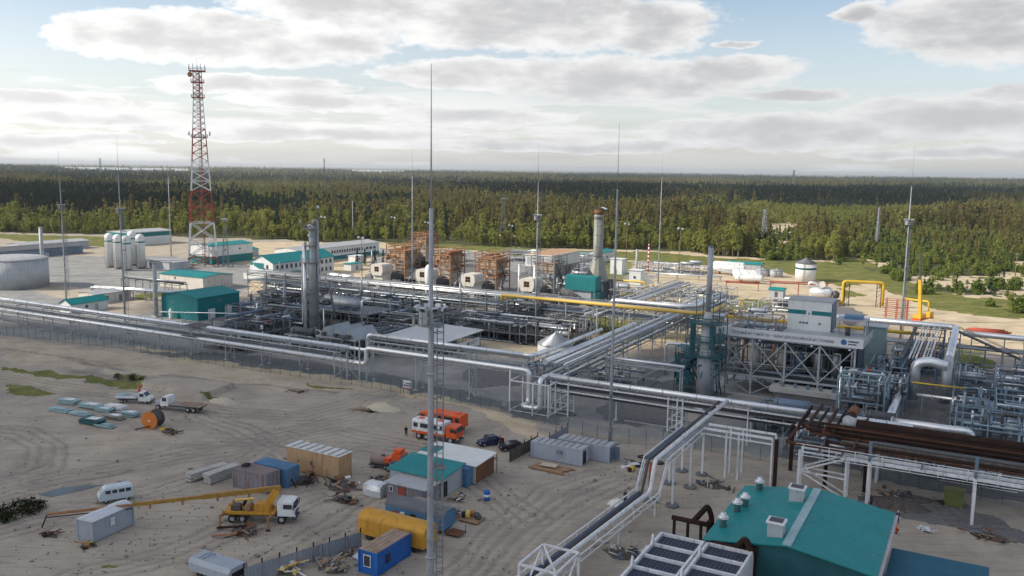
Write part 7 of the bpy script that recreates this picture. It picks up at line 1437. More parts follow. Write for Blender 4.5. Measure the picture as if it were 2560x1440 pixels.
part('cab', MB().add([(x, y, z) for y in (-.98, .98) for x, z in ((1.2, .55), (3.5, .55), (3.55, 1.15), (2.75, 1.4), (2.2, 2.15), (1.3, 2.2))], [(0, 1, 2, 3, 4, 5), (11, 10, 9, 8, 7, 6)] + [(i, 6 + i, 6 + (i + 1) % 6, (i + 1) % 6) for i in range(6)]), 'white_paint', t); part('windscreen', MB().slab([(2.74, -.85, 1.45), (2.74, .85, 1.45), (2.25, .8, 2.12), (2.25, -.8, 2.12)], .03), 'glass', t)
for s in (-1, 1): part('side_window', MB().b2(1.5, 2.3, s * .98, s * 1.01, 1.4, 1.95), 'glass', t); part('headlight', MB().b2(3.5, 3.58, s * .7 - .12, s * .7 + .12, .85, 1.05), 'white_paint', t)
part('bumper', MB().b2(3.4, 3.65, -.95, .95, .4, .62), 'steel_dark', t); part('loader_crane', MB().bar((1.05, 0, 1.0), (1.05, 0, 2.6), .3).bar((1.05, 0, 2.6), (1.6, .2, 3.4), .22).bar((1.6, .2, 3.4), (1.0, .3, 2.9), .18), 'red', t); part('load_sheet', MB().slab([(-3.4, -.7, 1.5), (-1.4, -.7, 1.55), (-1.4, .6, 1.7), (-3.4, .6, 1.6)], .05), 'pale_teal', t)
for x in (2.6, -2.0):
    for y in (-.85, .85): wheel(t, x, y, .38, .24)
t = thing('flatbed_truck', 'old white-cabbed truck with long flatbed full of planks', 'truck', at(452, 1026), R(166)); part('chassis', MB().b2(-4.4, 4.2, -.45, .45, .7, 1.0), 'steel_dark', t); part('bed', MB().b2(-4.8, 1.6, -1.2, 1.2, 1.2, 1.35), 'wood_grey', t); part('bed_frame', MB().b2(-4.8, 1.6, -1.15, 1.15, 1.02, 1.2), 'debris', t)
part('cab', MB().add([(x, y, z) for y in (-1.1, 1.1) for x, z in ((1.9, .9), (3.5, .9), (3.5, 1.75), (3.1, 2.6), (1.95, 2.65))], [(0, 1, 2, 3, 4), (9, 8, 7, 6, 5)] + [(i, 5 + i, 5 + (i + 1) % 5, (i + 1) % 5) for i in range(5)]), 'white_paint', t); part('bonnet', MB().b2(3.5, 4.7, -.75, .75, .9, 1.7), 'grey_panel', t); part('windscreen', MB().slab([(3.5, -.95, 1.82), (3.5, .95, 1.82), (3.14, .9, 2.55), (3.14, -.9, 2.55)], .03), 'glass', t)
for s in (-1, 1): part('side_window', MB().b2(2.2, 3.1, s * 1.1, s * 1.13, 1.8, 2.45), 'glass', t)
for k in range(6): part('plank', MB().box((-2 + rnd.uniform(-1, 1), -.9 + k * .36, 1.42), (3.6 + rnd.uniform(-1, 1), .22, .08), rnd.uniform(-.1, .1)), ('wood', 'rust_orange', 'wood_grey')[k % 3], t)
for x in (4.0, -2.2, -3.4):
    for y in (-1.0, 1.0): wheel(t, x, y, .52, .3)
t = thing('minibus_van', 'rounded pale blue-grey minibus van parked alone on the sand', 'van', at(290, 1250), R(212)); prof = [(-2.1, .45), (2.15, .45), (2.2, .95), (2.05, 1.35), (1.55, 1.95), (1.2, 2.12), (-1.7, 2.12), (-2.05, 1.9), (-2.15, 1.2)]
vs = []; 
for y, k in ((-.92, .0), (-.78, 1), (.78, 1), (.92, 0)): vs += [(x * (1 if k else .985), y, z if k else min(z, 1.88)) for x, z in prof]
n = len(prof); part('body', MB().add(vs, [tuple(range(n)), tuple(range(3 * n, 4 * n))[::-1]] + [(j * n + i, (j + 1) * n + i, (j + 1) * n + (i + 1) % n, j * n + (i + 1) % n) for j in range(3) for i in range(n)]), 'van_paint' if mat('van_paint', (.52, .60, .66), .35, 0, .08, .6, (.40, .42, .42), .2) else '', t)
for s in (-1, 1):
    for x0, x1 in ((.7, 1.35), (-.1, .5), (-1.0, -.3), (-1.8, -1.15)): part('side_window', MB().b2(x0, x1, s * .915, s * .935, 1.32, 1.78), 'glass', t)
    part('headlight', MB().lathe((2.16, s * .6, .95), [(.12, 0), (.1, .06)], 10, 'X'), 'white_paint', t)
part('windscreen', MB().slab([(2.0, -.72, 1.45), (2.0, .72, 1.45), (1.62, .68, 1.9), (1.62, -.68, 1.9)], .02), 'glass', t); part('bumper', MB().b2(2.1, 2.3, -.85, .85, .42, .58), 'steel_grey', t)
for x in (1.3, -1.25):
    for y in (-.8, .8): wheel(t, x, y, .38, .22)
def car(label, px, py, rz, m, L=4.0, H_=1.5, lamps=True):
    t = thing('parked_car', label, 'car', at(px, py), rz, 'cars parked by the office cabins'); k = L / 4.0; pr = [(-2.0, .35), (2.0, .35), (2.02, .75), (1.75, .9), (.95, .98), (.35, H_ - .05), (-1.0, H_), (-1.75, 1.05), (-2.0, .95)]; n = len(pr); vs = []
    for y, q in ((-.82, 0), (-.66, 1), (.66, 1), (.82, 0)): vs += [(x * k * (.99 if q == 0 else 1), y, min(z, 1.0) if q == 0 else z) for x, z in pr]
    part('body', MB().add(vs, [tuple(range(n)), tuple(range(3 * n, 4 * n))[::-1]] + [(j * n + i, (j + 1) * n + i, (j + 1) * n + (i + 1) % n, j * n + (i + 1) % n) for j in range(3) for i in range(n)]), m, t)
    part('windscreen', MB().slab([(.95 * k, -.64, 1.0), (.95 * k, .64, 1.0), (.38 * k, .58, H_ - .06), (.38 * k, -.58, H_ - .06)], .02), 'glass', t); part('rear_window', MB().slab([(-1.72 * k, -.6, 1.08), (-1.72 * k, .6, 1.08), (-1.05 * k, .56, H_ - .04), (-1.05 * k, -.56, H_ - .04)], .02), 'glass', t)
    for s in (-1, 1): part('side_window', MB().slab([(.8 * k, s * .80, 1.02), (-1.5 * k, s * .80, 1.02), (-1.0 * k, s * .69, H_ - .1), (.3 * k, s * .69, H_ - .1)], .02), 'glass', t); part('headlight', MB().b2(1.92 * k, 2.04 * k, s * .58 - .14, s * .58 + .14, .62, .76), 'white_paint', t)
    part('bumper', MB().b2(1.9 * k, 2.1 * k, -.8, .8, .32, .52), 'black', t)
    for x in (1.3, -1.25):
        for y in (-.72, .72): wheel(t, x * k, y, .32, .2)
car('dark blue hatchback with lit headlamps and an open door', 1224, 1112, R(208), 'navy', 4.0, 1.6); part('open_door', MB().b2(-.2, .7, -1.25, -1.2, .4, 1.4), 'navy', bpy.context.scene.objects['parked_car']).rotation_euler.z = -.3; car('small black car half hidden by the sheet fence', 1278, 1124, R(200), 'black', 3.9, 1.4)
# truck crane with the long ochre boom lowered to the left
p0, p1 = at(566, 1296), at(742, 1300); ang = math.atan2(p1.y - p0.y, p1.x - p0.x); t = thing('truck_crane', 'truck crane with white cab and long ochre boom stretched out low', 'truck crane', at(650, 1300), ang)
part('chassis', MB().b2(-4.6, 3.0, -.55, .55, .75, 1.1), 'steel_dark', t); cabover(t, 2.6, 'white_paint', 2.9, 1.2, 2.1); part('deck', MB().b2(-4.4, 2.2, -1.2, 1.2, 1.12, 1.35), 'ochre', t); part('side_rail', MB().bar((-4.4, -1.25, 1.5), (1.6, -1.25, 1.4), .2, .3).bar((-4.4, 1.25, 1.5), (1.6, 1.25, 1.4), .2, .3), 'ochre', t)
part('turret', MB().b2(-.4, 1.5, -.8, .8, 1.36, 2.4).bar((1.0, 0, 2.0), (2.2, .2, 4.1), .8, .9), 'ochre', t); part('winch', MB().lathe((-1.4, 0, 1.85), [(.45, -.7), (.45, .7)], 14, 'Y'), 'wood', t); part('control_box', MB().b2(-3.4, -2.3, -.9, .2, 1.36, 2.2), 'debris', t); part('engine_block', MB().b2(-2.2, -1.9, .2, .9, 1.36, 2.3), 'rust_brown', t)
tip = to_local(t.location, at(118, 1286, 2.0), ang); mid = to_local(t.location, at(330, 1262, 3.0), ang); piv = V(2.3, .2, 4.2); q = piv.lerp(mid, .52)
part('boom_section', MB().bar(piv + V(.4, 0, .1), q, .46, .58), 'boom_ochre' if mat('boom_ochre', (.36, .20, .035), .6, 0, .3, .8, (.18, .10, .04), .35) else '', t); part('boom_section', MB().bar(piv.lerp(mid, .5), mid, .34, .42), 'boom_ochre', t); part('boom_section', MB().bar(mid, tip, .24, .3), 'rust_orange', t); part('boom_cable', MB().tube([mid + V(0, 0, -.5), tip + V(0, 0, -.4)], .07, 5), 'rust_brown', t); part('boom_hook', MB().bar(tip, tip + V(-.6, -.3, -1.6), .16), 'rust_brown', t)
for k in (.2, .42, .66, .88): pt = piv.lerp(mid, k); part('boom_lug', MB().bar(pt, pt + V(0, 0, -.75), .22), 'rust_orange', t)
part('spare_boards', MB().box((-2.6, 2.0, 1.9), (2.4, .6, .18), .3), 'yellow_pipe', t)
for x, y0, y1 in ((2.0, 1.2, 3.0), (2.0, -1.2, -3.2), (-4.2, -1.2, -2.6), (-4.2, 1.2, 2.8)): part('outrigger', MB().bar((x, y0, 1.2), (x, y1, 1.5), .22, .3).bar((x, y1, 1.5), (x, y1, .1), .2), 'rust_orange', t); part('outrigger_pad', MB().lathe((x, y1, 0), [(.32, 0), (.3, .1)], 10), 'rust_brown', t)
for x in (3.1, -1.9, -3.2):
    for y in (-1.0, 1.0): wheel(t, x, y, .55, .34)
# orange tipper front and grey tank trailer
t = thing('orange_truck', 'dismantled orange truck with tipped cab beside the workshop', 'truck', at(1005, 1178), R(-25)); part('chassis', MB().b2(-2.6, 2.4, -.5, .5, .7, 1.0), 'steel_dark', t); part('cab_shell', MB().add([(x, y, z) for y in (-1.1, 1.1) for x, z in ((-1.4, 1.0), (.4, 1.0), (.7, 1.8), (.2, 2.7), (-1.0, 2.9))], [(0, 1, 2, 3, 4), (9, 8, 7, 6, 5)] + [(i, 5 + i, 5 + (i + 1) % 5, (i + 1) % 5) for i in range(5)]), 'orange', t); part('bonnet', MB().b2(.7, 2.3, -1.0, 1.0, 1.0, 1.9), 'orange', t); part('roof_box', MB().b2(-1.0, .1, -.7, .7, 2.9, 3.4), 'orange', t); part('wing', MB().b2(-2.4, -1.5, -1.2, 1.2, 1.3, 2.0), 'orange', t); part('windscreen', MB().slab([(.74, -.9, 1.85), (.74, .9, 1.85), (.28, .85, 2.6), (.28, -.85, 2.6)], .03), 'glass', t)
for x in (1.5, -1.7):
    for y in (-1.0, 1.0): wheel(t, x, y, .55, .34)
t = thing('water_trailer', 'brownish box tank trailer beside the orange truck', 'trailer', at(954, 1168), R(-20)); part('tank', MB().lathe((0, 0, 1.15), [(.1, -1.75), (.75, -1.6), (.75, 1.6), (.1, 1.75)], 10, 'X'), 'tan_tank' if mat('tan_tank', (.30, .22, .19), .7, 0, .3) else '', t); part('frame', MB().b2(-1.9, 1.9, -.7, .7, .35, .5), 'steel_dark', t); part('lid', MB().lathe((.3, 0, 1.85), [(.3, 0), (.3, .2)], 10), 'steel_dark', t)
for x in (-1.0, 1.0):
    for y in (-.7, .7): wheel(t, x, y, .35, .2)
t = thing('grey_vat', 'dark grey open barrel in front of the orange truck', 'barrel', at(990, 1188)); part('body', MB().lathe((0, 0, 0), [(.85, 0), (.95, .2), (.95, 1.9), (.8, 1.9), (.8, .4)], 18), 'steel_blue', t); part('hoop', MB().lathe((0, 0, 1.2), [(.98, 0), (.98, .08)], 18), 'steel_dark', t)

# ------------------------------------------------------------------ stacks, piles and loose things
def stack(label, px, py, rz, n, L, W, th, m, name='slab_stack', piece='slab', jit=.12, cat='stack', bearer=True):
    t = thing(name, label, cat, at(px, py), rz); r = random.Random(int(px * 7 + py))
    for i in range(n):
        z = .12 + i * (th + .07); part(piece, MB().box((r.uniform(-jit, jit), r.uniform(-jit, jit), z + th / 2), (L, W, th), r.uniform(-.02, .02)), m, t)
        if bearer and i < n: part('bearer', MB().box((-L * .3, 0, z - .04), (.12, W * .9, .07)).box((L * .3, 0, z - .04), (.12, W * .9, .07)), 'wood', t)
    return t
stack('stack of concrete slabs nearest the weathered grey container', 556, 1196, R(58), 5, 5.6, 1.5, .22, 'concrete'); stack('lopsided stack of concrete slabs at the yard edge', 518, 1190, R(52), 4, 6.0, 1.4, .24, 'concrete', jit=.4)
PAN = ((172, 1008, 4.2, 1.7, 3, 'pale_teal', 'pale teal panel stack with a white sheet on top'), (150, 1028, 4.6, 1.6, 2, 'pale_teal', 'low pale panel stack at the outer end of the panel yard'), (205, 1038, 4.6, 1.4, 2, 'pale_teal', 'long flat teal panel pair in the middle of the panel yard'), (228, 1020, 5.0, 1.8, 3, 'pale_teal', 'teal panel stack beside the one with the white sheet'), (262, 1030, 3.4, 1.5, 3, 'pale_teal', 'short blue-grey panel stack in the middle of the panel yard'),
       (290, 1026, 4.2, 1.6, 4, 'white_paint', 'white-topped panel stack nearest the orange cable reel'), (325, 1040, 3.4, 1.5, 3, 'pale_teal', 'teal panel stack beside the orange cable reel'), (285, 1048, 3.8, 1.4, 3, 'wood_grey', 'grey timber-bound panel stack'), (232, 1060, 4.6, 1.8, 4, 'steel_teal', 'dark teal bundle of folded sheets'), (262, 1068, 3.4, 1.2, 2, 'pale_teal', 'loose teal sheets at the near end of the panel yard'))
for px, py, L, W, n, m, lb_ in PAN:
    t = stack(lb_, px, py, R(-22), n, L, W, .16, m, 'panel_stack', 'panel', .25); part('top_sheet', MB().box((.3, .1, .14 + n * .23), (L * .5, W * .8, .03), .03), 'white_paint' if n > 2 else 'pale_teal', t)
t = stack('long pile of grey boards behind the blue barrel-roofed wagon', 1088, 1282, GR, 1, .1, .1, .1, 'wood_grey', 'board_pile', 'board', bearer=False); r = random.Random(9)
for k in range(5):
    for j in range(6 - k // 2): part('board', MB().box((r.uniform(-.4, .4), -.9 + j * .34, .35 + k * .28), (6.6 + r.uniform(-.5, .5), .28, .2), r.uniform(-.02, .02)), 'wood_grey', t)
def junk(label, px, py, sx, sy, h, seed, n, mats, rz=GR, name='scrap_pile', cat='scrap pile'):
    r = random.Random(seed); t = thing(name, label, cat, at(px, py), rz)
    mb = MB(); k = 14; vs = [(0, 0, h * .55)] + [(sx * .5 * math.cos(6.283 * i / k) * r.uniform(.6, 1), sy * .5 * math.sin(6.283 * i / k) * r.uniform(.6, 1), -.05) for i in range(k)]; vs += [(v[0] * .55 + r.uniform(-.1, .1), v[1] * .55, h * r.uniform(.3, .6)) for v in vs[1:]]
    part('heap', mb.add(vs, [(1 + i, 1 + (i + 1) % k, 1 + k + (i + 1) % k, 1 + k + i) for i in range(k)] + [(1 + k + i, 1 + k + (i + 1) % k, 0) for i in range(k)]), 'debris', t)
    for i in range(n):
        q = r.random(); c = V(r.gauss(0, .28) * sx, r.gauss(0, .28) * sy, h * r.uniform(.15, .75)); m = r.choice(mats)
        if q < .45: part('plank', MB().box(c, (r.uniform(1.0, 2.6), r.uniform(.15, .3), .06), r.uniform(0, 3.14), r.uniform(-.2, .2), r.uniform(-.35, .35)), m, t)
        elif q < .7: d = V(r.uniform(-1, 1), r.uniform(-1, 1), r.uniform(-.25, .35)); part('rod', MB().tube([c - d, c + d], r.uniform(.04, .1), 6), m, t)
        elif q < .88: part('sheet', MB().box(c, (r.uniform(.6, 1.3), r.uniform(.5, 1.0), .04), r.uniform(0, 3.14), r.uniform(-.5, .5), r.uniform(-.4, .4)), m, t)
        else: part('offcut', MB().box(c, (r.uniform(.3, .7), r.uniform(.3, .6), r.uniform(.2, .5)), r.uniform(0, 3.14)), m, t)
    return t
DK = ('debris', 'rust_brown', 'wood', 'steel_dark', 'rust'); MX = ('wood', 'wood_grey', 'rust', 'steel_grey', 'white_paint', 'debris')
for a in (('dark scrap heap with two long rusty beams in front of the truck crane', 605, 1332, 4.2, 2.6, .9, 21, 16, DK), ('small dark scrap heap left of the pale cabin container', 126, 1338, 3.0, 1.3, .6, 22, 9, DK), ('yellow and black rubbish at the foot of the pale cabin container', 222, 1362, 2.4, 1.2, .4, 23, 9, ('yellow', 'debris', 'black', 'rust_orange')),
          ('dark scrap heap beside the faded blue container', 762, 1205, 4.0, 4.0, 1.4, 24, 20, DK), ('wide scrap heap of planks below the plywood crate', 850, 1215, 6.0, 4.5, 1.2, 25, 30, MX + DK), ('black scrap heap with pale sheet in front of the wrapped bundle', 860, 1252, 4.2, 2.2, 1.0, 26, 20, DK + ('sand_pale',)), ('scattered rods around the dark grey barrel', 950, 1200, 4.0, 2.4, .3, 27, 12, DK), ('rubbish and pots beside the workshop door', 1148, 1250, 2.6, 1.6, .7, 28, 12, ('blue', 'white_paint', 'rust_brown', 'wood')),
          ('yellow and white rubbish bags in the fenced corner', 716, 1428, 3.6, 2.6, 1.2, 29, 24, ('white_paint', 'rust_orange', 'yellow_pipe', 'wood', 'sand_white')), ('wooden frames and boxes in the fenced corner', 832, 1420, 4.2, 3.0, 1.1, 30, 26, ('wood_grey', 'wood', 'debris', 'wood_grey')), ('loose planks and tins inside the panel fence', 868, 1385, 3.4, 2.0, .5, 31, 14, MX), ('dark scrap under the orange cable reel', 425, 1082, 5.0, 2.4, .6, 32, 18, DK + ('yellow',)), ('rubble below the pipe bridge', 1555, 1385, 5.5, 4.0, .7, 33, 26, ('debris', 'sand_pale', 'steel_blue', 'white_paint', 'concrete')),
          ('loose sheets and hoses near the office cabins', 1590, 1160, 4.0, 3.0, .25, 34, 10, ('pale_panel', 'debris', 'wood', 'black')), ('torn white foil on the sand by the teal-roofed house', 2315, 1326, 1.8, .9, .5, 35, 9, ('white_paint', 'foil')), ('dark rubble under the brown pipe trestle', 2270, 1245, 9, 4.0, .6, 36, 26, DK + ('concrete',)), ('rubble at the foot of the white trestle column', 2480, 1345, 5, 3, .7, 37, 18, DK + ('wood',)), ('earth and pipe offcuts in front of the white portal legs', 1780, 1215, 5, 3, .8, 38, 18, ('debris', 'blue', 'sand_pale', 'steel_dark')), ('red and pale litter on the sandy bank', 740, 978, 7, 2, .25, 39, 10, ('rust', 'debris', 'sand_pale')), ('broken timber on the sand mound by the bus trucks', 915, 1027, 5, 1.6, .3, 40, 9, ('debris', 'rust_brown', 'wood'))):
    junk(*a)
t = thing('rusty_beams', 'pair of long rusty beams sticking out of the dark scrap heap', 'beams', at(560, 1335)); part('beam', MB().bar((-1.8, .6, .2), (2.2, 1.6, .9), .22), 'rust_brown', t); part('beam', MB().bar((-.6, -1.4, .15), (2.4, -.2, .7), .2), 'rust_orange', t)
t = thing('wrapped_bundle', 'bulky bundle wrapped in shiny white foil', 'bundle', grid(-73.0, 91.9)); r = random.Random(2); vs = []; n = 7
for i in range(n):
    x = 3.0 * i / (n - 1)
    for y, z in ((-.1, 0), (0, .9), (.15, 1.55), (.8, 1.8), (1.7, 1.75), (2.0, 1.4), (2.15, .6), (2.2, 0)): e = .9 if i in (0, n - 1) else 1; vs.append((x + r.uniform(-.08, .08), 1 + (y - 1) * e + r.uniform(-.07, .07), z * e + r.uniform(-.06, .06) * (z > 0)))
part('foil', MB().add(vs, [(i * 8 + j, (i + 1) * 8 + j, (i + 1) * 8 + j + 1, i * 8 + j + 1) for i in range(n - 1) for j in range(7)] + [tuple(range(8)), tuple(range((n - 1) * 8, n * 8))[::-1]]), 'foil', t); part('pallet', MB().b2(.1, 2.9, .1, 2.0, -.02, .12), 'wood', t)
t = thing('cable_reel', 'big cable reel with bright orange flange', 'cable reel', at(384, 1069), R(-14)); t.scale = (1.22, 1.22, 1.22); part('flange', MB().lathe((0, -.85, 1.25), [(1.25, -.06), (1.25, .06)], 28, 'Y'), 'reel_orange', t); part('flange', MB().lathe((0, .85, 1.25), [(1.25, -.06), (1.25, .06)], 28, 'Y'), 'debris', t); part('drum', MB().lathe((0, 0, 1.25), [(.85, -.78), (.85, .78)], 24, 'Y'), 'steel_dark', t); part('hub', MB().lathe((0, -.93, 1.25), [(.16, -.03), (.12, .03)], 12, 'Y'), 'white_paint', t); part('axle_stand', MB().bar((-1.6, -1.6, .1), (.2, -1.0, .5), .12).bar((-1.9, -1.4, .05), (-1.4, -1.9, .05), .1), 'rust_brown', t)
t = thing('barrel', 'blue barrel with white band standing alone on the sand', 'barrel', at(1217, 1250)); part('body', MB().lathe((0, 0, 0), [(.42, 0), (.44, .05), (.44, 1.3), (.42, 1.35)], 18), 'blue', t); part('white_band', MB().lathe((0, 0, 0), [(.452, .5), (.452, .85)], 18), 'white_paint', t); part('lid', MB().lathe((0, 0, 1.35), [(.40, 0), (.40, .03)], 18), 'blue', t)
t = thing('pallet', 'dark pallet loaded with yellow canisters and hoses', 'pallet', at(1180, 1300), GR)
for k in range(6): part('board', MB().box((0, -1.0 + k * .4, .2), (2.8, .32, .08)), 'wood', t)
part('bearer', MB().b2(-1.3, -1.1, -1.1, 1.1, 0, .16).b2(1.1, 1.3, -1.1, 1.1, 0, .16), 'wood', t)
for k, (x, y, m) in enumerate(((-.9, .5, 'yellow_pipe'), (-.3, .7, 'rust_orange'), (-.6, -.1, 'yellow_pipe'), (.5, .4, 'steel_dark'), (.9, .1, 'steel_dark'), (-1.1, -.2, 'black'))): part('canister', MB().lathe((x, y, .24), [(.3, 0), (.34, .1), (.34, .6), (.2, .75)], 12), m, t)
t = thing('board_platform', 'low raft of brown boards in front of the office cabins', 'boards', at(1376, 1172), GR)
for k in range(7): part('board', MB().box((rnd.uniform(-.4, .4), -1.4 + k * .42, .12 + .02 * (k % 2)), (5.6 + rnd.uniform(-.6, .6), .36, .1), rnd.uniform(-.03, .03)), 'wood' if k % 3 else 'rust_orange', t)
part('pale_sheet', MB().box((-.4, .3, .45), (2.6, 1.3, .08), .1, .06), 'sand_pale', t)
t = thing('half_pipe', 'yellow split barrel lying beside a pale metal sheet', 'barrel', at(1578, 1178), R(60)); part('body', MB().tube([(-.6, 0, .42), (.6, 0, .42)], .45, 14), 'yellow_pipe', t); part('end_cap', MB().lathe((-.62, 0, .42), [(.40, -.01), (.40, .02)], 14, 'X'), 'black', t)
t = thing('metal_sheet', 'pale curled metal sheet lying near the hoses', 'sheet', at(1562, 1166), R(20)); part('sheet', MB().add([(x, y, .06 + .25 * math.sin(x * .9)) for x in (-2.4, -1.2, 0, 1.2, 2.4) for y in (-.6, .6)], [(2 * i, 2 * i + 2, 2 * i + 3, 2 * i + 1) for i in range(4)]), 'pale_panel', t)
for i, (px, py) in enumerate(((1606, 1143), (1648, 1158))): t = thing('hose_coil', ('black hose coil next to the curled metal sheet', 'black hose coil at the foot of the pipe bridge')[i], 'hose', at(px, py)); part('coil', MB().tube([(.7 * math.cos(k * .4), .7 * math.sin(k * .4), .08) for k in range(17)], .08, 6), 'black', t); part('inner_coil', MB().tube([(.5 * math.cos(k * .4), .5 * math.sin(k * .4), .12) for k in range(17)], .07, 6), 'black', t)
t = thing('small_hose_loop', 'dark hose rings on the rusty container roof', 'hose', grid(-89.4, 86.4, 2.80)); part('ring', MB().tube([(.55 * math.cos(k * .4), .55 * math.sin(k * .4), .07) for k in range(17)], .07, 6), 'black', t); part('ring', MB().tube([(.2 + .5 * math.cos(k * .4), .1 + .5 * math.sin(k * .4), .2) for k in range(17)], .07, 6), 'rust_brown', t)
def heap(label, px, py, rx, ry, h, m, name='sand_heap', seed=1):
    r = random.Random(seed); t = thing(name, label, 'heap', at(px, py)); vs = []; n, k = 16, 5
    for j in range(k):
        q = j / (k - 1)
        for i in range(n): w = 6.283 * i / n; s = (1 - q * .92) * r.uniform(.88, 1.12); vs.append((rx * s * math.cos(w), ry * s * math.sin(w), h * (q ** .8) * r.uniform(.9, 1.08) - .05))
    part('mound', MB().add(vs, [(j * n + i, j * n + (i + 1) % n, (j + 1) * n + (i + 1) % n, (j + 1) * n + i) for j in range(k - 1) for i in range(n)] + [tuple((k - 1) * n + i for i in range(n))], True), m, t)
    part('crumbs', (lambda m_: [m_.box((rx * 1.1 * math.cos(a_), ry * 1.1 * math.sin(a_), .05), (.15, .12, .1), a_) for a_ in (0.3, 1.4, 2.2, 3.9, 5.0)] and m_)(MB()), m, t)
heap('small white sand heap beside the person in dark overalls', 1544, 1262, 1.5, 1.0, 1.0, 'sand_white'); heap('grey earth heap with a dark crest behind the bus trucks', 962, 1022, 4.2, 2.0, 1.3, 'sand_pale', 'earth_heap', 4); heap('earth heap at the foot of the sand platform', 560, 1004, 3.4, 1.8, .9, 'sand_pale', 'earth_heap', 7); heap('dark earth mound under the brown pipe trestle', 2235, 1262, 5.0, 2.4, 1.2, 'debris', 'earth_heap', 9)
# puddle and low scrub
m = bpy.data.materials.new('puddle'); m.use_nodes = True; b_ = m.node_tree.nodes['Principled BSDF']; b_.inputs['Base Color'].default_value = (.10, .11, .12, 1); b_.inputs['Roughness'].default_value = .06; MATS['puddle'] = m
for i, pts in enumerate((((95, 1238), (140, 1222), (205, 1214), (262, 1212), (205, 1226), (130, 1244)),)):
    pp = gp(*pts); o = MB().prism(pp if sum((pp[k][0] - pp[k - 1][0]) * (pp[k][1] + pp[k - 1][1]) for k in range(len(pp))) < 0 else pp[::-1], -.05, .03).build('puddle', 'puddle'); tag(o, 'long shallow puddle left of the minibus van', None, kind='structure')
for i, (px, py, s) in enumerate(((70, 1282, .9), (46, 1276, .7), (98, 1272, .6), (6, 1296, .9), (25, 1302, .6), (295, 946, .55), (330, 950, .6), (355, 955, .5))):
    c, tr_, _ = PROTO['shrub', i % 3]; e = thing('dark_shrub', 'dark leafless-looking shrub at the yard edge' if i < 5 else 'low dark scrub in the ditch by the sand platform', 'shrub', at(px, py), i * 1.1, 'dark shrubs at the yard edge' if i < 5 else 'scrub in the ditch'); e.scale = (s * .8, s * .8, s * .55)
    if i == 0:
        dk = [PROTO['shrub', k][0].copy() for k in range(3)]
        for q in dk: q.materials.clear(); q.materials.append(MATS['leaf_dark'])
    for n_, me in (('stem', tr_), ('foliage', dk[i % 3])): o = bpy.data.objects.new(n_, me); COL.objects.link(o); o.parent = e
# sandy-lot bushes and kerb lines
for px, py, L, rz in ((1560, 1052, 20, GR), (1620, 940, 22, GR + R(90))):
    t = thing('kerb', 'pale concrete kerb of the asphalt island' if L == 20 else 'pale concrete kerb beside the broad pipe rack', 'kerb', at(px, py), rz)
    for k in range(int(L / 3)): part('kerb_stone', MB().b2(k * 3, k * 3 + 2.95, 0, .25, -.05, .16), 'concrete', t)

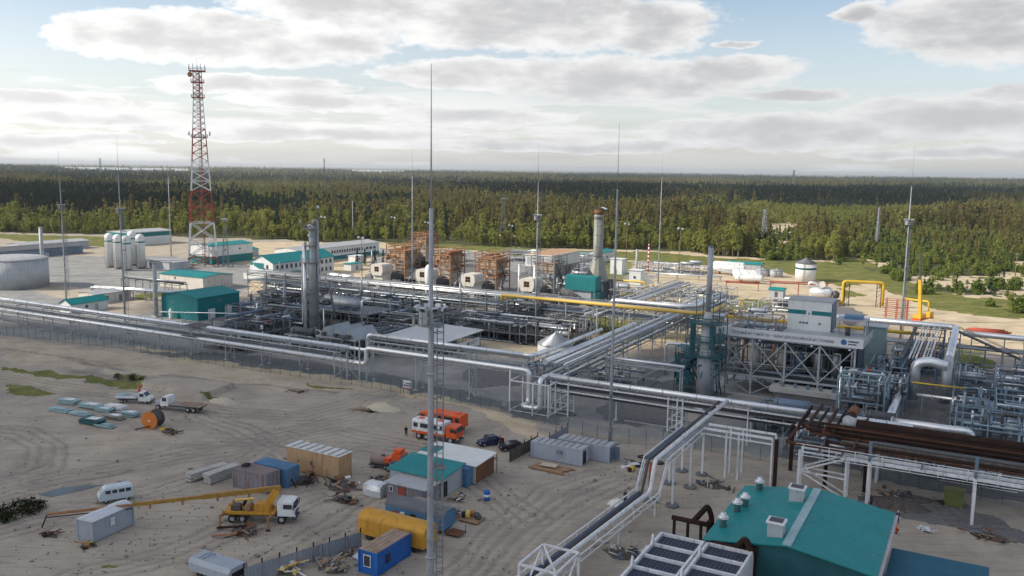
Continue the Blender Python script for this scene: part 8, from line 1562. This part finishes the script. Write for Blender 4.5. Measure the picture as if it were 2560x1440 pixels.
# ------------------------------------------------------------------ people
def person(label, px, py, rz, jacket, trousers, pose='stand', hat='debris'):
    J = {'pelvis': (0, 0, .95), 'chest': (0, .02, 1.30), 'neck': (0, .03, 1.47), 'head': (0, .06, 1.60), 'top': (0, .06, 1.72), 'ls': (-.19, .02, 1.40), 'le': (-.25, .0, 1.13), 'lh': (-.24, .14, .90), 'rs': (.19, .02, 1.40), 're': (.25, 0, 1.13), 'rh': (.24, .14, .90), 'lk': (-.11, .06, .50), 'lf': (-.11, 0, .08), 'lt': (-.12, .14, .04), 'rk': (.11, .06, .50), 'rf': (.11, -.02, .08), 'rt': (.12, .12, .04)}
    if pose == 'walk': J.update(lk=(-.1, .26, .53), lf=(-.1, .30, .10), lt=(-.1, .44, .08), rk=(.1, .02, .5), rf=(.1, -.30, .14), rt=(.1, -.18, .04), lh=(-.24, -.12, .92), rh=(.24, .26, 1.0))
    if pose == 'bend': J.update(chest=(0, .30, 1.16), neck=(0, .42, 1.24), head=(0, .50, 1.30), top=(0, .58, 1.38), ls=(-.19, .36, 1.22), rs=(.19, .36, 1.22), le=(-.22, .45, .98), re=(.22, .45, .98), lh=(-.14, .55, .78), rh=(.14, .55, .78))
    if pose == 'crouch': J.update(pelvis=(0, -.1, .42), chest=(0, .10, .78), neck=(0, .16, .94), head=(0, .20, 1.06), top=(0, .21, 1.18), ls=(-.19, .12, .88), rs=(.19, .12, .88), le=(-.24, .28, .66), re=(.24, .28, .66), lh=(-.16, .48, .56), rh=(.16, .48, .56), lk=(-.16, .36, .52), rk=(.16, .36, .52), lf=(-.14, .08, .08), rf=(.14, .08, .08), lt=(-.15, .24, .04), rt=(.15, .24, .04))
    names = list(J); E_ = [('pelvis', 'chest'), ('chest', 'neck'), ('neck', 'head'), ('head', 'top'), ('chest', 'ls'), ('ls', 'le'), ('le', 'lh'), ('chest', 'rs'), ('rs', 're'), ('re', 'rh'), ('pelvis', 'lk'), ('lk', 'lf'), ('lf', 'lt'), ('pelvis', 'rk'), ('rk', 'rf'), ('rf', 'rt')]
    me = bpy.data.meshes.new('body'); me.from_pydata([J[n] for n in names], [(names.index(a), names.index(b)) for a, b in E_], []); o = bpy.data.objects.new('body_source', me); COL.objects.link(o); sk = o.modifiers.new('s', 'SKIN'); ss = o.modifiers.new('ss', 'SUBSURF'); ss.levels = ss.render_levels = 1
    RD = {'pelvis': (.17, .13), 'chest': (.20, .14), 'neck': (.065, .065), 'head': (.10, .115), 'top': (.075, .085), 'ls': (.09, .09), 'rs': (.09, .09), 'le': (.065, .065), 're': (.065, .065), 'lh': (.045, .05), 'rh': (.045, .05), 'lk': (.095, .095), 'rk': (.095, .095), 'lf': (.065, .065), 'rf': (.065, .065), 'lt': (.05, .04), 'rt': (.05, .04)}
    sv = me.skin_vertices[0].data
    for i, n in enumerate(names): sv[i].radius = RD[n]; sv[i].use_root = (n == 'pelvis')
    bpy.context.view_layer.update(); m2 = bpy.data.meshes.new_from_object(o.evaluated_get(bpy.context.evaluated_depsgraph_get())); bpy.data.objects.remove(o)
    m2.materials.clear(); neck = Vector(J['neck']); hands = [Vector(J['lh']), Vector(J['rh'])]; pel = Vector(J['pelvis'])
    for mm in (jacket, trousers, 'skin', hat, 'black'): m2.materials.append(MATS[mm])
    for p in m2.polygons:
        c = p.center; p.use_smooth = True
        if min((c - h).length for h in hands) < .10 or ((c - Vector(J['head'])).length < .16 and c.z < Vector(J['top']).z - .04 and (c - neck).length > .06): k = 2
        elif (c - Vector(J['top'])).length < .14: k = 3
        elif min((c - Vector(J[q])).length for q in ('lf', 'rf', 'lt', 'rt')) < .11: k = 4
        else:
            up = (Vector(J['chest']) - pel).normalized(); k = 0 if (c - pel).dot(up) > -.03 and (abs(c.x) > .2 or (c - pel).dot(up) > -.02) else 1
            if pose == 'crouch' and min((c - Vector(J[q])).length for q in ('lk', 'rk')) < .2: k = 1
        p.material_index = k
    t = thing('person', label, 'person', at(px, py), rz); b = bpy.data.objects.new('body', m2); COL.objects.link(b); b.parent = t
    hd = Vector(J['head']); part('hair', MB().lathe(Vector(J['top']) + V(0, 0, -.06), [(.10, -.05), (.115, .0), (.10, .06), (.05, .10), (.01, .11)], 12), hat, t)
    f = MB()
    for s in (-1, 1): f.box(hd + V(s * .04, .112, .02), (.022, .02, .014)); f.box(hd + V(s * .108, 0, 0), (.02, .05, .06))
    part('face', f.box(hd + V(0, .122, -.015), (.024, .035, .04)).box(hd + V(0, .112, -.055), (.05, .012, .012)), 'skin', t)
    hn = MB()
    for h in hands:
        s = -1 if h.x < 0 else 1
        for k in range(4): hn.tube([h + V(-.03 + k * .02, .01, -.03), h + V(-.03 + k * .02, .03, -.075 - .006 * (k in (1, 2))), h + V(-.03 + k * .02, .055, -.10)], .009, 5)
        hn.tube([h + V(-s * .035, .01, -.01), h + V(-s * .06, .03, -.045)], .010, 5)
    part('hands', hn, 'skin', t)
    if pose == 'crouch' or 'vest' in label: pass
    return t
mat('cloth_black', (.015, .014, .017), .9); mat('cloth_navy', (.025, .022, .055), .9); mat('cloth_red', (.16, .015, .025), .85); mat('vest_orange', (.85, .12, .02), .7); mat('cloth_grey', (.07, .075, .085), .9)
person('person in black clothes walking on the open sand by the bus trucks', 1015, 1090, R(200), 'cloth_black', 'cloth_black', 'walk', 'black'); person('person in dark overalls standing beside the white sand heap', 1563, 1256, R(150), 'cloth_navy', 'cloth_navy', 'stand', 'cloth_navy'); person('person in dark red jacket leaning at the open door of the blue hatchback', 1251, 1115, R(110), 'cloth_red', 'cloth_black', 'stand', 'black'); person('person in red jacket behind the blue hatchback', 1258, 1112, R(160), 'cloth_red', 'cloth_black', 'bend', 'black')
person('crouching person in an orange vest by the teal-roofed pump house', 2237, 1334, R(-100), 'vest_orange', 'cloth_black', 'crouch', 'orange'); person('person in dark clothes standing behind the crouching one', 2243, 1308, R(170), 'cloth_grey', 'cloth_navy', 'stand', 'lamp_grey'); person('person in a red helmet beside the white trestle column', 2178, 1266, R(90), 'cloth_navy', 'cloth_black', 'stand', 'red'); person('person in grey clothes under the brown pipe trestle', 2252, 1256, R(30), 'cloth_grey', 'cloth_grey', 'stand', 'debris')

# ------------------------------------------------------------------ loose stones and crumbs on the yard
r = random.Random(77); mb = MB()
for k in range(3200):
    p = at(r.uniform(-60, 2200), r.uniform(930, 1480)); 
    if not (-58 < (p.x * CG + p.y * SG) and 86 < (-p.x * SG + p.y * CG) < 92): q = r.uniform(.05, .16) * (1 + (r.random() < .06) * 1.6); mb.box(p + V(0, 0, .0), (q * r.uniform(.8, 1.8), q, q * .7), r.uniform(0, 3.1), r.uniform(-.4, .4))
tag(mb.build('loose_stones', 'stones' if mat('stones', (.22, .20, .18), .9, 0, .6, 3.0, (.4, .38, .34), .3) else ''), 'loose stones and crumbs strewn over the yard sand', 'stones', kind='stuff')
